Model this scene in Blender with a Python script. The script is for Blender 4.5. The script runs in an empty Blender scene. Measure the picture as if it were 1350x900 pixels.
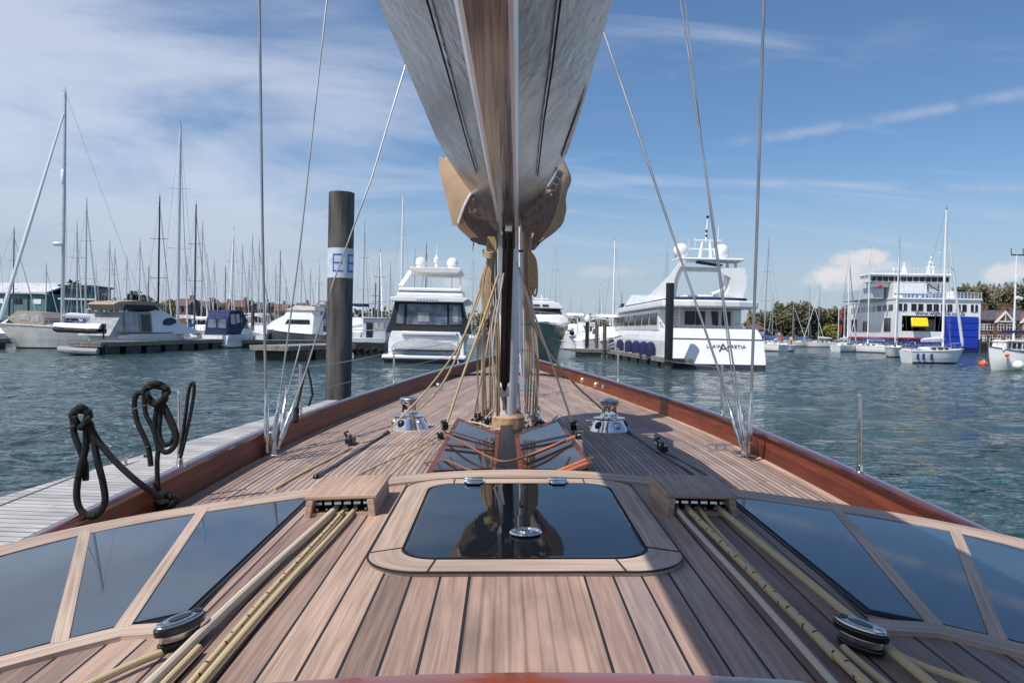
import bpy, math, random
from mathutils import Vector, Matrix, Euler
random.seed(7)
C = bpy.context.scene.collection
PI = math.pi
# ------------------------------------------------------------------ camera
HC = 2.4                      # eye height above the water
FPX = 1050.0                  # focal length in photograph pixels (1350 wide)
def basis(roll):
    y = Vector((-10/FPX, 14/FPX, -1)).normalized()
    u = Vector((math.sin(roll), math.cos(roll), 0)); u = (u - u.dot(y)*y).normalized()
    x = y.cross(u)
    return Matrix((x, y, u))          # camera space -> world
RW = basis(math.radians(1.15)); RY = basis(0.0)
cam = bpy.data.cameras.new('camera'); camo = bpy.data.objects.new('camera', cam); C.objects.link(camo)
cam.sensor_width = 36; cam.lens = FPX/1350*36; cam.clip_start = .05; cam.clip_end = 6000
camo.matrix_world = Matrix.Translation((0, 0, HC)) @ RW.to_4x4()
bpy.context.scene.camera = camo
# ------------------------------------------------------------------ light
SUN = Vector((-.50, -.42, 1)).normalized()       # towards the sun: behind left
elev = math.asin(SUN.z); azim = math.atan2(SUN.x, SUN.y)
w = bpy.data.worlds.new('World'); bpy.context.scene.world = w; w.use_nodes = True
nt = w.node_tree; nt.nodes.clear(); N = nt.nodes.new; LK = nt.links.new
sky = N('ShaderNodeTexSky'); sky.sky_type = 'NISHITA'; sky.sun_disc = False
sky.sun_elevation = elev; sky.sun_rotation = azim; sky.air_density = 1.0; sky.dust_density = .6; sky.ozone_density = 2.2
tc = N('ShaderNodeTexCoord'); sep = N('ShaderNodeSeparateXYZ'); LK(tc.outputs['Generated'], sep.inputs[0])
def M_(op, a, b=None, c=None, clamp=False, T=nt):
    n = T.nodes.new('ShaderNodeMath'); n.operation = op; n.use_clamp = clamp
    for i, v in enumerate((a, b, c)):
        if v is None: continue
        if isinstance(v, (int, float)): n.inputs[i].default_value = v
        else: T.links.new(v, n.inputs[i])
    return n.outputs[0]
def ramp_(T, src, a, b, lo=0., hi=1.):
    n = T.nodes.new('ShaderNodeMapRange'); n.inputs[1].default_value = a; n.inputs[2].default_value = b
    n.inputs[3].default_value = lo; n.inputs[4].default_value = hi; n.interpolation_type = 'SMOOTHSTEP'
    T.links.new(src, n.inputs[0]); return n.outputs[0]
# plane-projected cloud layer: direction / z
zc_ = M_('MAXIMUM', sep.outputs[2], 0.0)
zz = M_('ADD', zc_, 0.22)
cx_ = M_('DIVIDE', sep.outputs[0], zz); cy_ = M_('DIVIDE', sep.outputs[1], zz)
cv = N('ShaderNodeCombineXYZ'); LK(cx_, cv.inputs[0]); LK(cy_, cv.inputs[1])
def cloudnoise(scale, rot, stretch, detail, dist, off):
    mp = N('ShaderNodeMapping'); mp.inputs['Rotation'].default_value = (0, 0, rot); mp.inputs['Scale'].default_value = stretch
    mp.inputs['Location'].default_value = off
    LK(cv.outputs[0], mp.inputs[0]); n = N('ShaderNodeTexNoise'); n.inputs['Scale'].default_value = scale
    n.inputs['Detail'].default_value = detail; n.inputs['Distortion'].default_value = dist; n.inputs['Roughness'].default_value = .55
    LK(mp.outputs[0], n.inputs['Vector']); return n.outputs[0]
n1 = cloudnoise(1.1, .35, (1, 1.5, 1), 7, .5, (3.1, 1.7, 0))
n2 = cloudnoise(2.3, -.25, (.45, 2.2, 1), 6, .5, (8, 2, 0))
leftw = ramp_(nt, cx_, -1.6, 1.0, .38, -.08)
d1 = ramp_(nt, M_('ADD', n1, leftw), .55, .88)
d2 = M_('MULTIPLY', ramp_(nt, n2, .50, .80), .40)
dens = M_('MAXIMUM', M_('MULTIPLY', d1, .72), d2, clamp=True)
# low small cumulus bank on the right, near the horizon
def dirpix(px, py):
    v = RW @ Vector(((px-675)/FPX, -(py-450)/FPX, -1)); return v.normalized()
nm = N('ShaderNodeTexNoise'); nm.inputs['Scale'].default_value = 26; nm.inputs['Detail'].default_value = 6
LK(tc.outputs['Generated'], nm.inputs['Vector'])
pn = M_('MULTIPLY', M_('SUBTRACT', nm.outputs[0], .5), 2.0)
puff = None
for (px, py, rx, ry, s) in [(1092,362,46,17,1), (1148,338,26,12,.95), (1112,345,20,9,.8), (1325,358,40,15,.8), (1165,350,34,9,.6),(600,372,26,9,.45),(560,330,40,14,.0),(795,360,50,10,.3)]:
    dv = dirpix(px, py); az = math.atan2(dv.x, dv.y)
    aa = M_('DIVIDE', M_('SUBTRACT', M_('ARCTAN2', sep.outputs[0], sep.outputs[1]), az), rx/FPX)
    ee = M_('DIVIDE', M_('SUBTRACT', sep.outputs[2], dv.z), ry/FPX)
    q = M_('SUBTRACT', 1.0, M_('SQRT', M_('ADD', M_('MULTIPLY', aa, aa), M_('MULTIPLY', ee, ee))))
    q = M_('MULTIPLY', ramp_(nt, M_('ADD', q, M_('MULTIPLY', pn, 1.3)), -.05, .75), s)
    puff = q if puff is None else M_('MAXIMUM', puff, q)
# thin streak high on the right
def streak(p0, p1, wid, s):
    a, b = dirpix(*p0), dirpix(*p1); a0, b0 = math.atan2(a.x, a.y), math.atan2(b.x, b.y)
    az = M_('ARCTAN2', sep.outputs[0], sep.outputs[1]); t = M_('DIVIDE', M_('SUBTRACT', az, a0), b0-a0)
    zl = M_('ADD', M_('MULTIPLY', t, b.z-a.z), a.z)
    dd = M_('ABSOLUTE', M_('DIVIDE', M_('ADD', M_('SUBTRACT', sep.outputs[2], zl), M_('MULTIPLY', pn, .004)), wid/FPX))
    m = M_('MULTIPLY', ramp_(nt, dd, 0, 1, 1, 0), ramp_(nt, t, -.05, .35))
    return M_('MULTIPLY', M_('MULTIPLY', m, ramp_(nt, nm.outputs[0], .3, .6)), s)
st = M_('MAXIMUM', streak((930,192), (1350,122), 10, .26), streak((960,238), (1200,246), 8, .22))
mixc = N('ShaderNodeMix'); mixc.data_type = 'RGBA'
LK(dens, mixc.inputs[0]); tint = N('ShaderNodeMix'); tint.data_type = 'RGBA'; tint.blend_type = 'MULTIPLY'; tint.inputs[0].default_value = 1
LK(sky.outputs[0], tint.inputs[6]); tint.inputs[7].default_value = (.80, .99, 1.17, 1)
LK(tint.outputs[2], mixc.inputs[6]); mixc.inputs[7].default_value = (6.9, 7.4, 8.7, 1)
mix2 = N('ShaderNodeMix'); mix2.data_type = 'RGBA'; LK(M_('MAXIMUM', puff, st, clamp=True), mix2.inputs[0])
hzm = N('ShaderNodeMix'); hzm.data_type = 'RGBA'; LK(ramp_(nt, sep.outputs[2], 0.0, .22, .80, 0.), hzm.inputs[0]); LK(mixc.outputs[2], hzm.inputs[6]); hzm.inputs[7].default_value = (4.6, 5.3, 6.4, 1)
LK(hzm.outputs[2], mix2.inputs[6]); mix2.inputs[7].default_value = (7.6, 7.4, 7.8, 1)
bg = N('ShaderNodeBackground'); bg.inputs[1].default_value = .088; LK(mix2.outputs[2], bg.inputs[0])
wo = N('ShaderNodeOutputWorld'); LK(bg.outputs[0], wo.inputs[0])
sl = bpy.data.lights.new('sun', 'SUN'); sl.energy = 3.9; sl.angle = math.radians(.5); sl.color = (1, .95, .88)
so = bpy.data.objects.new('sun', sl); C.objects.link(so); so.rotation_euler = SUN.to_track_quat('Z', 'Y').to_euler(); so.location = (-20, -20, 60)
vs = bpy.context.scene.view_settings; vs.view_transform = 'Standard'; vs.look = 'None'; vs.exposure = .2; vs.gamma = 1
# ------------------------------------------------------------------ rays
def ray(px, py, R=RW):
    v = R @ Vector(((px-675)/FPX, -(py-450)/FPX, -1)); return v / v.y
def onz(px, py, z):            # world point seen at a pixel, at world height z
    r = ray(px, py); d = (z-HC)/r.z; return Vector((r.x*d, d, z))
def atd(px, py, d): r = ray(px, py); return Vector((r.x*d, d, HC + r.z*d))
def wl(px, py): return onz(px, py, 0.0)
def wlpy(px, d): return 450 - FPX*((RW.transposed() @ Vector((0, d, -HC))).y / d) + 0*px   # unused helper
# ------------------------------------------------------------------ materials
def newmat(name):
    m = bpy.data.materials.new(name); m.use_nodes = True
    return m, m.node_tree, m.node_tree.nodes['Principled BSDF']
def mat(name, col, rough=.5, metal=0., var=.12, scale=3., bump=0., bscale=40., coat=0., dirt=None, stretch=(1,1,1), spec=.5):
    m, T, B = newmat(name)
    B.inputs['Roughness'].default_value = rough; B.inputs['Metallic'].default_value = metal
    B.inputs['Coat Weight'].default_value = coat; B.inputs['Coat Roughness'].default_value = .06
    B.inputs['Specular IOR Level'].default_value = spec
    t = T.nodes.new('ShaderNodeTexCoord'); mp = T.nodes.new('ShaderNodeMapping'); mp.inputs['Scale'].default_value = stretch
    T.links.new(t.outputs['Object'], mp.inputs[0])
    n = T.nodes.new('ShaderNodeTexNoise'); n.inputs['Scale'].default_value = scale; n.inputs['Detail'].default_value = 6
    T.links.new(mp.outputs[0], n.inputs['Vector'])
    mx = T.nodes.new('ShaderNodeMix'); mx.data_type = 'RGBA'
    lo = tuple(c*(1-var) for c in col); hi = tuple(min(1, c*(1+var)) for c in col)
    if dirt: lo = dirt
    mx.inputs[6].default_value = (*lo, 1); mx.inputs[7].default_value = (*hi, 1)
    T.links.new(ramp_(T, n.outputs[0], .3, .65), mx.inputs[0]); T.links.new(mx.outputs[2], B.inputs['Base Color'])
    rr = ramp_(T, n.outputs[0], .3, .7, max(.02, rough*.8), min(1, rough*1.2)); T.links.new(rr, B.inputs['Roughness'])
    if bump:
        b = T.nodes.new('ShaderNodeBump'); b.inputs['Strength'].default_value = bump; b.inputs['Distance'].default_value = .01
        n3 = T.nodes.new('ShaderNodeTexNoise'); n3.inputs['Scale'].default_value = bscale; n3.inputs['Detail'].default_value = 4
        T.links.new(mp.outputs[0], n3.inputs['Vector']); T.links.new(n3.outputs[0], b.inputs['Height']); T.links.new(b.outputs[0], B.inputs['Normal'])
    return m
def teak(name, cols, seam=True, seamw=.07, grain=60., wid=1.0, rough=.62, coat=0., king=False, butt=.0022, spec=.5):
    """planks from the UV map: u counts planks, v runs along them in metres"""
    m, T, B = newmat(name); L = T.links.new; A = T.nodes.new
    uv = A('ShaderNodeUVMap'); s = A('ShaderNodeSeparateXYZ'); L(uv.outputs[0], s.inputs[0])
    u, v = s.outputs[0], s.outputs[1]
    idx = M_('FLOOR', u, T=T); fr = M_('FRACT', u, T=T)
    # butt joints: shift each plank
    wn = A('ShaderNodeTexWhiteNoise'); wn.noise_dimensions = '1D'; L(idx, wn.inputs['W'])
    vv = M_('ADD', M_('DIVIDE', v, 2.6, T=T), M_('MULTIPLY', wn.outputs[0], 7.3, T=T), T=T)
    j = M_('FLOOR', M_('MULTIPLY', vv, 1. if butt else 0., T=T), T=T); wn2 = A('ShaderNodeTexWhiteNoise'); wn2.noise_dimensions = '2D'
    cb = A('ShaderNodeCombineXYZ'); L(idx, cb.inputs[0]); L(j, cb.inputs[1]); L(cb.outputs[0], wn2.inputs['Vector'])
    r1 = wn2.outputs[0]
    cr = A('ShaderNodeValToRGB'); els = cr.color_ramp.elements
    while len(els) < len(cols): els.new(.5)
    for i, c in enumerate(cols): els[i].position = i/(len(cols)-1); els[i].color = (*c, 1)
    L(r1, cr.inputs[0])
    g = A('ShaderNodeCombineXYZ'); L(M_('ADD', M_('MULTIPLY', u, wid, T=T), M_('MULTIPLY', r1, 31., T=T), T=T), g.inputs[0])
    L(M_('ADD', M_('MULTIPLY', v, .55, T=T), M_('MULTIPLY', r1, 17., T=T), T=T), g.inputs[1])
    n = A('ShaderNodeTexNoise'); n.inputs['Scale'].default_value = grain*.1; n.inputs['Detail'].default_value = 8; n.inputs['Distortion'].default_value = .25
    mp = A('ShaderNodeMapping'); mp.inputs['Scale'].default_value = (1.0, .9, 1); L(g.outputs[0], mp.inputs[0]); L(mp.outputs[0], n.inputs['Vector'])
    n2_ = A('ShaderNodeTexNoise'); n2_.inputs['Scale'].default_value = grain*.55; n2_.inputs['Detail'].default_value = 5
    mp2 = A('ShaderNodeMapping'); mp2.inputs['Scale'].default_value = (1, .12, 1); L(g.outputs[0], mp2.inputs[0]); L(mp2.outputs[0], n2_.inputs['Vector'])
    t = A('ShaderNodeTexCoord'); n4 = A('ShaderNodeTexNoise'); n4.inputs['Scale'].default_value = 1.7; n4.inputs['Detail'].default_value = 5; L(t.outputs['Object'], n4.inputs['Vector'])
    k = M_('ADD', M_('ADD', M_('MULTIPLY', ramp_(T, n.outputs[0], .35, .68), .36, T=T), M_('MULTIPLY', ramp_(T, n2_.outputs[0], .3, .7), .26, T=T), T=T), M_('MULTIPLY', ramp_(T, n4.outputs[0], .3, .7), .26, T=T), T=T)
    k = M_('ADD', k, .58, T=T)
    if king:      # fine growth lines of the wide centre board
        wv = A('ShaderNodeTexWave'); wv.inputs['Scale'].default_value = 3.6; wv.inputs['Distortion'].default_value = 2.2; wv.inputs['Detail'].default_value = 2; wv.inputs['Detail Scale'].default_value = .8
        mk = A('ShaderNodeMapping'); mk.inputs['Scale'].default_value = (1, .10, 1); L(uv.outputs[0], mk.inputs[0]); L(mk.outputs[0], wv.inputs['Vector'])
        inside = M_('LESS_THAN', u, -400., T=T)
        k = M_('MULTIPLY', k, M_('SUBTRACT', 1.0, M_('MULTIPLY', M_('MULTIPLY', ramp_(T, wv.outputs[0], .75, 1), .30, T=T), inside, T=T), T=T), T=T)
    mu = A('ShaderNodeMix'); mu.data_type = 'RGBA'; mu.blend_type = 'MULTIPLY'; mu.inputs[0].default_value = 1
    cg = A('ShaderNodeCombineXYZ'); [L(k, cg.inputs[i]) for i in range(3)]
    L(cr.outputs[0], mu.inputs[6]); L(cg.outputs[0], mu.inputs[7]); out = mu.outputs[2]
    if seam:
        sm = M_('MAXIMUM', M_('LESS_THAN', fr, seamw, T=T), M_('LESS_THAN', M_('FRACT', vv, T=T), butt, T=T), T=T)
        m2 = A('ShaderNodeMix'); m2.data_type = 'RGBA'; L(sm, m2.inputs[0]); L(out, m2.inputs[6]); m2.inputs[7].default_value = (.012, .012, .013, 1); out = m2.outputs[2]
        b = A('ShaderNodeBump'); b.inputs['Strength'].default_value = .5; b.inputs['Distance'].default_value = .002
        L(M_('SUBTRACT', M_('MULTIPLY', n2_.outputs[0], .4, T=T), sm, T=T), b.inputs['Height']); L(b.outputs[0], B.inputs['Normal'])
    L(out, B.inputs['Base Color']); B.inputs['Roughness'].default_value = rough; B.inputs['Coat Weight'].default_value = coat; B.inputs['Coat Roughness'].default_value = .05; B.inputs['Specular IOR Level'].default_value = spec
    return m
TK = [(.32,.215,.175), (.39,.275,.225), (.26,.182,.158), (.43,.315,.26), (.30,.225,.20)]
MT = {}
MT['teak'] = teak('teak_deck', TK, seamw=.17, wid=.6)
MT['teak_roof'] = teak('teak_roof', [(.27,.172,.135), (.38,.255,.20), (.22,.145,.12), (.44,.305,.235), (.31,.20,.158), (.28,.205,.185)], seamw=.085, wid=1., king=True, butt=0.)
MT['trim'] = teak('teak_trim', [(.41,.30,.235), (.45,.34,.27)], seam=False, grain=45)
MT['boxteak'] = teak('teak_box', [(.36,.24,.18), (.41,.28,.205)], seam=False, grain=70)
MT['mahog'] = teak('mahogany_varnish', [(.12,.026,.012), (.18,.042,.017), (.09,.020,.011)], seam=True, seamw=.03, grain=40, rough=.45, coat=.06, spec=.25)
MT['mahogcap'] = mat('mahogany_cap', (.09,.020,.014), .22, var=.35, scale=4, stretch=(6,.6,6), coat=1.)
MT['orange'] = mat('sunlit_varnish', (.80,.22,.02), .35, var=.12, scale=9, coat=.3)  # orange of sun reflected in varnish, put into the colour
MT['chrome'] = mat('polished_steel', (.82,.80,.78), .09, 1., var=.05)
MT['steel'] = mat('brushed_steel', (.62,.60,.58), .28, 1., var=.1, scale=20)
MT['wire'] = mat('steel_wire', (.34,.34,.35), .42, .7)
MT['black'] = mat('black_anodised', (.012,.012,.014), .3, var=.3)
MT['rubber'] = mat('black_rope', (.005,.005,.006), .8, var=.4, scale=60, bump=.6, bscale=220)
def ropemat(name, a, b, fleck=None):
    m, T, B = newmat(name); A = T.nodes.new; L = T.links.new
    uv = A('ShaderNodeUVMap'); s = A('ShaderNodeSeparateXYZ'); L(uv.outputs[0], s.inputs[0])
    # braid: crossing helices, u round the rope, v along it in metres
    h1 = M_('SINE', M_('ADD', M_('MULTIPLY', s.outputs[1], 1700., T=T), M_('MULTIPLY', s.outputs[0], 4*PI, T=T), T=T), T=T)
    h2 = M_('SINE', M_('SUBTRACT', M_('MULTIPLY', s.outputs[1], 1700., T=T), M_('MULTIPLY', s.outputs[0], 4*PI, T=T), T=T), T=T)
    hh = M_('MULTIPLY', M_('ADD', h1, h2, T=T), .5, T=T)
    mx = A('ShaderNodeMix'); mx.data_type = 'RGBA'; mx.inputs[6].default_value = (*a, 1); mx.inputs[7].default_value = (*b, 1); L(ramp_(T, hh, -.8, .8), mx.inputs[0]); out = mx.outputs[2]
    if fleck:
        fv = M_('FRACT', M_('MULTIPLY', s.outputs[1], 21., T=T), T=T); fu = M_('FRACT', M_('ADD', M_('MULTIPLY', s.outputs[0], 2., T=T), M_('MULTIPLY', M_('FLOOR', M_('MULTIPLY', s.outputs[1], 21., T=T), T=T), .37, T=T), T=T), T=T)
        f = M_('MULTIPLY', M_('LESS_THAN', fv, .16, T=T), M_('LESS_THAN', fu, .42, T=T), T=T)
        m2 = A('ShaderNodeMix'); m2.data_type = 'RGBA'; L(f, m2.inputs[0]); L(out, m2.inputs[6]); m2.inputs[7].default_value = (*fleck, 1); out = m2.outputs[2]
    L(out, B.inputs['Base Color']); B.inputs['Roughness'].default_value = .8
    b_ = A('ShaderNodeBump'); b_.inputs['Strength'].default_value = .5; b_.inputs['Distance'].default_value = .001; L(hh, b_.inputs['Height']); L(b_.outputs[0], B.inputs['Normal'])
    return m
MT['rope_w'] = ropemat('rope_pale', (.46,.38,.30), (.66,.56,.45))
MT['rope_y'] = ropemat('rope_straw', (.42,.32,.17), (.62,.50,.30))
MT['rope_f'] = ropemat('rope_straw_fleck', (.44,.34,.18), (.64,.52,.32), (.03,.025,.02))
MT['rope_b'] = ropemat('rope_tan', (.34,.23,.13), (.52,.38,.23))
MT['rope_r'] = ropemat('rope_red', (.20,.05,.03), (.34,.16,.11))
MT['glass'] = mat('dark_tinted_glass', (.030,.046,.070), .035, var=.35, scale=1.2, spec=.6)
MT['hatchglass'] = mat('dark_hatch_glass', (.004,.007,.012), .025, var=.3, scale=1.2, spec=.45)
MT['skyglass'] = mat('smoked_skylight_glass', (.035,.026,.02), .06, var=.5, scale=3, spec=.16)
MT['seal'] = mat('black_seal', (.01,.01,.011), .5)
MT['boom'] = mat('boom_silver_paint', (.255,.232,.22), .22, .62, var=.12, scale=4, stretch=(1,.4,1), bump=.45, bscale=17)
MT['boombase'] = mat('boom_polished_keel', (.46,.43,.415), .15, .6, var=.30, scale=5, stretch=(14,.25,1), bump=.05, bscale=5)
MT['boomedge'] = mat('boom_edge_highlight', (.80,.81,.84), .2, .1, var=.05)  # bright highlights along the silver boom's edges, put into the colour
MT['mast'] = mat('mast_pale_paint', (.66,.67,.70), .3, .1, var=.06)
MT['sock'] = mat('white_sailcloth', (.74,.76,.80), .7, var=.08, scale=8, bump=.4, bscale=30)
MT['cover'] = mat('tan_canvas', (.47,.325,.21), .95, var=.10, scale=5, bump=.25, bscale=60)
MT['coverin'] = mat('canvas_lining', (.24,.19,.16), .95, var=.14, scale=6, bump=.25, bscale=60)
MT['leather'] = mat('leather_boot', (.42,.27,.16), .7, var=.3, scale=14)
MT['white'] = mat('white_gelcoat', (.86,.86,.86), .22, var=.04, scale=.8, coat=.3)
MT['offwhite'] = mat('cream_gelcoat', (.74,.72,.66), .35, var=.08, scale=1.2)
MT['greywhite'] = mat('grey_gelcoat', (.50,.53,.58), .35, var=.08, scale=1.2)
MT['pvcblue'] = mat('pvc_reflection', (.13,.16,.21), .12, var=.5, scale=1.5)  # blue-grey reflection in canvas windows painted into the base colour
MT['win'] = mat('boat_window', (.012,.015,.02), .12, var=.3, scale=3, spec=.4)
MT['navy'] = mat('navy_canvas', (.014,.024,.09), .8, var=.25, scale=5, bump=.5)
MT['blue'] = mat('blue_canvas', (.02,.11,.33), .8, var=.25, scale=5)
MT['darkcanvas'] = mat('charcoal_canvas', (.022,.023,.028), .75, var=.3, scale=4)
MT['beige'] = mat('beige_canvas', (.34,.27,.21), .85, var=.2, scale=4)
MT['clearpvc'] = mat('clear_pvc', (.34,.35,.36), .15, var=.22, scale=1.5)
MT['alu'] = mat('alloy_spar', (.50,.52,.55), .35, .5, var=.1)
MT['aludark'] = mat('dark_spar', (.10,.11,.13), .45, .3, var=.2)
MT['vang'] = mat('dark_vang_tube', (.028,.020,.018), .3, .2, var=.3, stretch=(1,1,.3))
MT['woodspar'] = mat('brown_spar', (.16,.085,.05), .4, .1, var=.2)
MT['fred'] = mat('red_cloth', (.55,.03,.03), .8); MT['fyel'] = mat('yellow_paint', (.85,.60,.01), .45, var=.06)
MT['forange'] = mat('orange_plastic', (.75,.13,.03), .5)
MT['bootblue'] = mat('royal_blue_paint', (.01,.045,.42), .35, var=.12, scale=.3)
MT['hullblue'] = mat('deep_blue_paint', (.02,.035,.20), .35, var=.15, scale=.3)
MT['hullgreen'] = mat('sage_green_hull', (.16,.21,.19), .18, var=.10, scale=.5, coat=.6)
MT['hulldark'] = mat('dark_hull', (.02,.022,.028), .35, var=.3, scale=.8)
MT['hullgrey'] = mat('slate_hull', (.09,.105,.125), .3, var=.15, scale=.6)
MT['tube'] = mat('grey_inflatable', (.30,.31,.32), .6, var=.1)
MT['skin'] = mat('skin', (.50,.30,.22), .6); MT['cloth'] = mat('dark_cloth', (.03,.035,.05), .85)
MT['fendernavy'] = mat('navy_fender_cover', (.010,.016,.085), .75)
MT['antifoul'] = mat('antifoul', (.02,.025,.04), .6, var=.3)
# ------------------------------------------------------------------ mesh helpers
class MB:
    def __init__(s): s.v = []; s.f = []; s.m = []; s.uv = {}; s.flat = set()
    def add(s, vs, fs, mi=0, uvs=None, flat=False):
        o = len(s.v); s.v += [Vector(p) for p in vs]
        for k, f in enumerate(fs):
            if flat: s.flat.add(len(s.f))
            if uvs: s.uv[len(s.f)] = uvs[k]
            s.f.append([i+o for i in f]); s.m.append(mi)
        return s
    def box(s, c, d, mi=0, M=None, top=(1, 1), rotz=0):
        c = Vector(c); hx, hy, hz = d[0]/2, d[1]/2, d[2]/2; pts = []
        for z, k in ((-hz, (1, 1)), (hz, top)):
            for x, y in ((-1,-1), (1,-1), (1,1), (-1,1)): pts.append(Vector((x*hx*k[0], y*hy*k[1], z)))
        R = Matrix.Rotation(rotz, 3, 'Z') if M is None else M
        L = max(d)
        fs = [(3,2,1,0),(4,5,6,7),(0,1,5,4),(1,2,6,5),(2,3,7,6),(3,0,4,7)]
        uvs = []
        for f in fs:
            n = (pts[f[1]]-pts[f[0]]).cross(pts[f[2]]-pts[f[0]]); a = max(range(3), key=lambda i: abs(n[i]))
            ax = [i for i in range(3) if i != a]; ax.sort(key=lambda i: d[i])
            uvs.append([(pts[i][ax[0]]*12, pts[i][ax[1]]) for i in f])
        return s.add([c + R @ p for p in pts], fs, mi, uvs, flat=True)
    def tube(s, pts, r, n=8, mi=0, cap=True, close=False):
        pts = [Vector(p) for p in pts]; rs = r if isinstance(r, (list, tuple)) else [r]*len(pts)
        V = []; up = None; Ls = [0.]
        for i, p in enumerate(pts):
            a = pts[(i-1) % len(pts)] if (close or i > 0) else p; b = pts[(i+1) % len(pts)] if (close or i < len(pts)-1) else p
            t = (b-a).normalized() if (b-a).length > 1e-9 else Vector((0, 0, 1))
            if up is None: up = t.orthogonal().normalized()
            up = (up - t*up.dot(t)); up = up.normalized() if up.length > 1e-6 else t.orthogonal().normalized()
            bi = t.cross(up)
            for k in range(n): V.append(p + (up*math.cos(2*PI*k/n) + bi*math.sin(2*PI*k/n))*rs[i])
            if i: Ls.append(Ls[-1] + (p-pts[i-1]).length)
        F = []; U_ = []; m = len(pts)
        for i in range(m if close else m-1):
            j = (i+1) % m; l0 = Ls[i]; l1 = Ls[j] if j else Ls[-1]+.01
            for k in range(n):
                k2 = (k+1) % n; F.append((i*n+k, i*n+k2, j*n+k2, j*n+k)); U_.append([(k/n, l0), ((k+1)/n, l0), ((k+1)/n, l1), (k/n, l1)])
        if cap and not close:
            F.append(tuple(range(n-1, -1, -1))); U_.append([(0, 0)]*n); F.append(tuple((m-1)*n+k for k in range(n))); U_.append([(0, 0)]*n)
        return s.add(V, F, mi, U_)
    def lathe(s, c, prof, n=24, mi=0, M=None):
        c = Vector(c); V = []; F = []
        for (r, z) in prof:
            for k in range(n):
                p = Vector((r*math.cos(2*PI*k/n), r*math.sin(2*PI*k/n), z)); V.append(c + (M @ p if M else p))
        for i in range(len(prof)-1):
            for k in range(n): k2 = (k+1) % n; F.append((i*n+k, i*n+k2, (i+1)*n+k2, (i+1)*n+k))
        F.append(tuple(range(n-1, -1, -1))); F.append(tuple((len(prof)-1)*n+k for k in range(n)))
        return s.add(V, F, mi)
    def ball(s, c, r, n=12, mi=0, sz=1.):
        return s.lathe(c, [(max(.001, r*math.sin(PI*i/8)), -r*sz*math.cos(PI*i/8)) for i in range(9)], n, mi)
    def loft(s, secs, mi=0, closed=False, cap=False, flat=False):
        n = len(secs[0]); V = [p for q in secs for p in q]; F = []
        for i in range(len(secs)-1):
            for k in range(n if closed else n-1): k2 = (k+1) % n; F.append((i*n+k, i*n+k2, (i+1)*n+k2, (i+1)*n+k))
        if cap: F.append(tuple(range(n-1, -1, -1))); F.append(tuple((len(secs)-1)*n+k for k in range(n)))
        return s.add(V, F, mi, flat=flat)
    def prism(s, poly, a, b, mi=0):       # 2D polygon -> points a(p), b(p)
        A = [Vector(a(p)) for p in poly]; B = [Vector(b(p)) for p in poly]; n = len(poly)
        uv = [tuple((p[0]*12, p[1]) for p in poly)]
        F = [tuple(range(n-1, -1, -1)), tuple(range(n, 2*n))] + [(i, (i+1) % n, n+(i+1) % n, n+i) for i in range(n)]
        U_ = [[(p[0]*12, p[1]) for p in reversed(poly)], [(p[0]*12, p[1]) for p in poly]] + [[(0, i*.3), (0, i*.3+.2), (.4, i*.3+.2), (.4, i*.3)] for i in range(n)]
        return s.add(A+B, F, mi, U_, flat=True)
    def xz(s, poly, y0, y1, mi=0): return s.prism(poly, lambda p: (p[0], y0, p[1]), lambda p: (p[0], y1, p[1]), mi)
    def yz(s, poly, x0, x1, mi=0): return s.prism(poly, lambda p: (x0, p[0], p[1]), lambda p: (x1, p[0], p[1]), mi)
    def xy(s, poly, z0, z1, mi=0): return s.prism(poly, lambda p: (p[0], p[1], z0), lambda p: (p[0], p[1], z1), mi)
    def build(s, name, mats, parent=None, smooth=True, shift=None, angle=.6, bevel=0):
        if not isinstance(mats, (list, tuple)): mats = [mats]
        me = bpy.data.meshes.new(name)
        sh = shift or Vector((0, 0, 0))
        me.from_pydata([p - sh for p in s.v], [], s.f)
        for m in mats: me.materials.append(m if not isinstance(m, str) else MT[m])
        for i, p in enumerate(me.polygons): p.material_index = s.m[i]
        if s.uv:
            ul = me.uv_layers.new(name='UVMap')
            for i, p in enumerate(me.polygons):
                if i in s.uv:
                    for k, li in enumerate(p.loop_indices): ul.data[li].uv = s.uv[i][k]
        me.validate()
        if smooth:
            me.polygons.foreach_set('use_smooth', [True]*len(me.polygons)); me.update()
            me.set_sharp_from_angle(angle=angle)
        o = bpy.data.objects.new(name, me); C.objects.link(o)
        if parent: o.parent = parent
        if bevel:
            b = o.modifiers.new('bevel', 'BEVEL'); b.width = bevel; b.segments = 2; b.limit_method = 'ANGLE'; b.angle_limit = .6
        return o
def tag(o, label=None, cat=None, group=None, kind=None):
    if label: o['label'] = label
    if cat: o['category'] = cat
    if group: o['group'] = group
    if kind: o['kind'] = kind
    return o
def thing(name, label, cat, loc=(0,0,0), rz=0, group=None):
    o = bpy.data.objects.new(name, None); C.objects.link(o); o.location = loc; o.rotation_euler = (0, 0, rz); o.empty_display_size = .2
    return tag(o, label, cat, group)
def copy_tree(o, parent=None):
    c = o.copy(); C.objects.link(c)
    if parent: c.parent = parent
    for ch in list(o.children): copy_tree(ch, c)
    return c
def smoothpath(pts, n=6):          # Catmull-Rom
    pts = [Vector(p) for p in pts]; P = [pts[0]*2-pts[1]] + pts + [pts[-1]*2-pts[-2]]; out = []
    for i in range(1, len(P)-2):
        for k in range(n):
            t = k/n; a, b, c, d = P[i-1], P[i], P[i+1], P[i+2]
            out.append(.5*((2*b) + (c-a)*t + (2*a-5*b+4*c-d)*t*t + (3*b-a-3*c+d)*t**3))
    out.append(pts[-1]); return out
def lerp(a, b, t): return a + (b-a)*t
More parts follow.
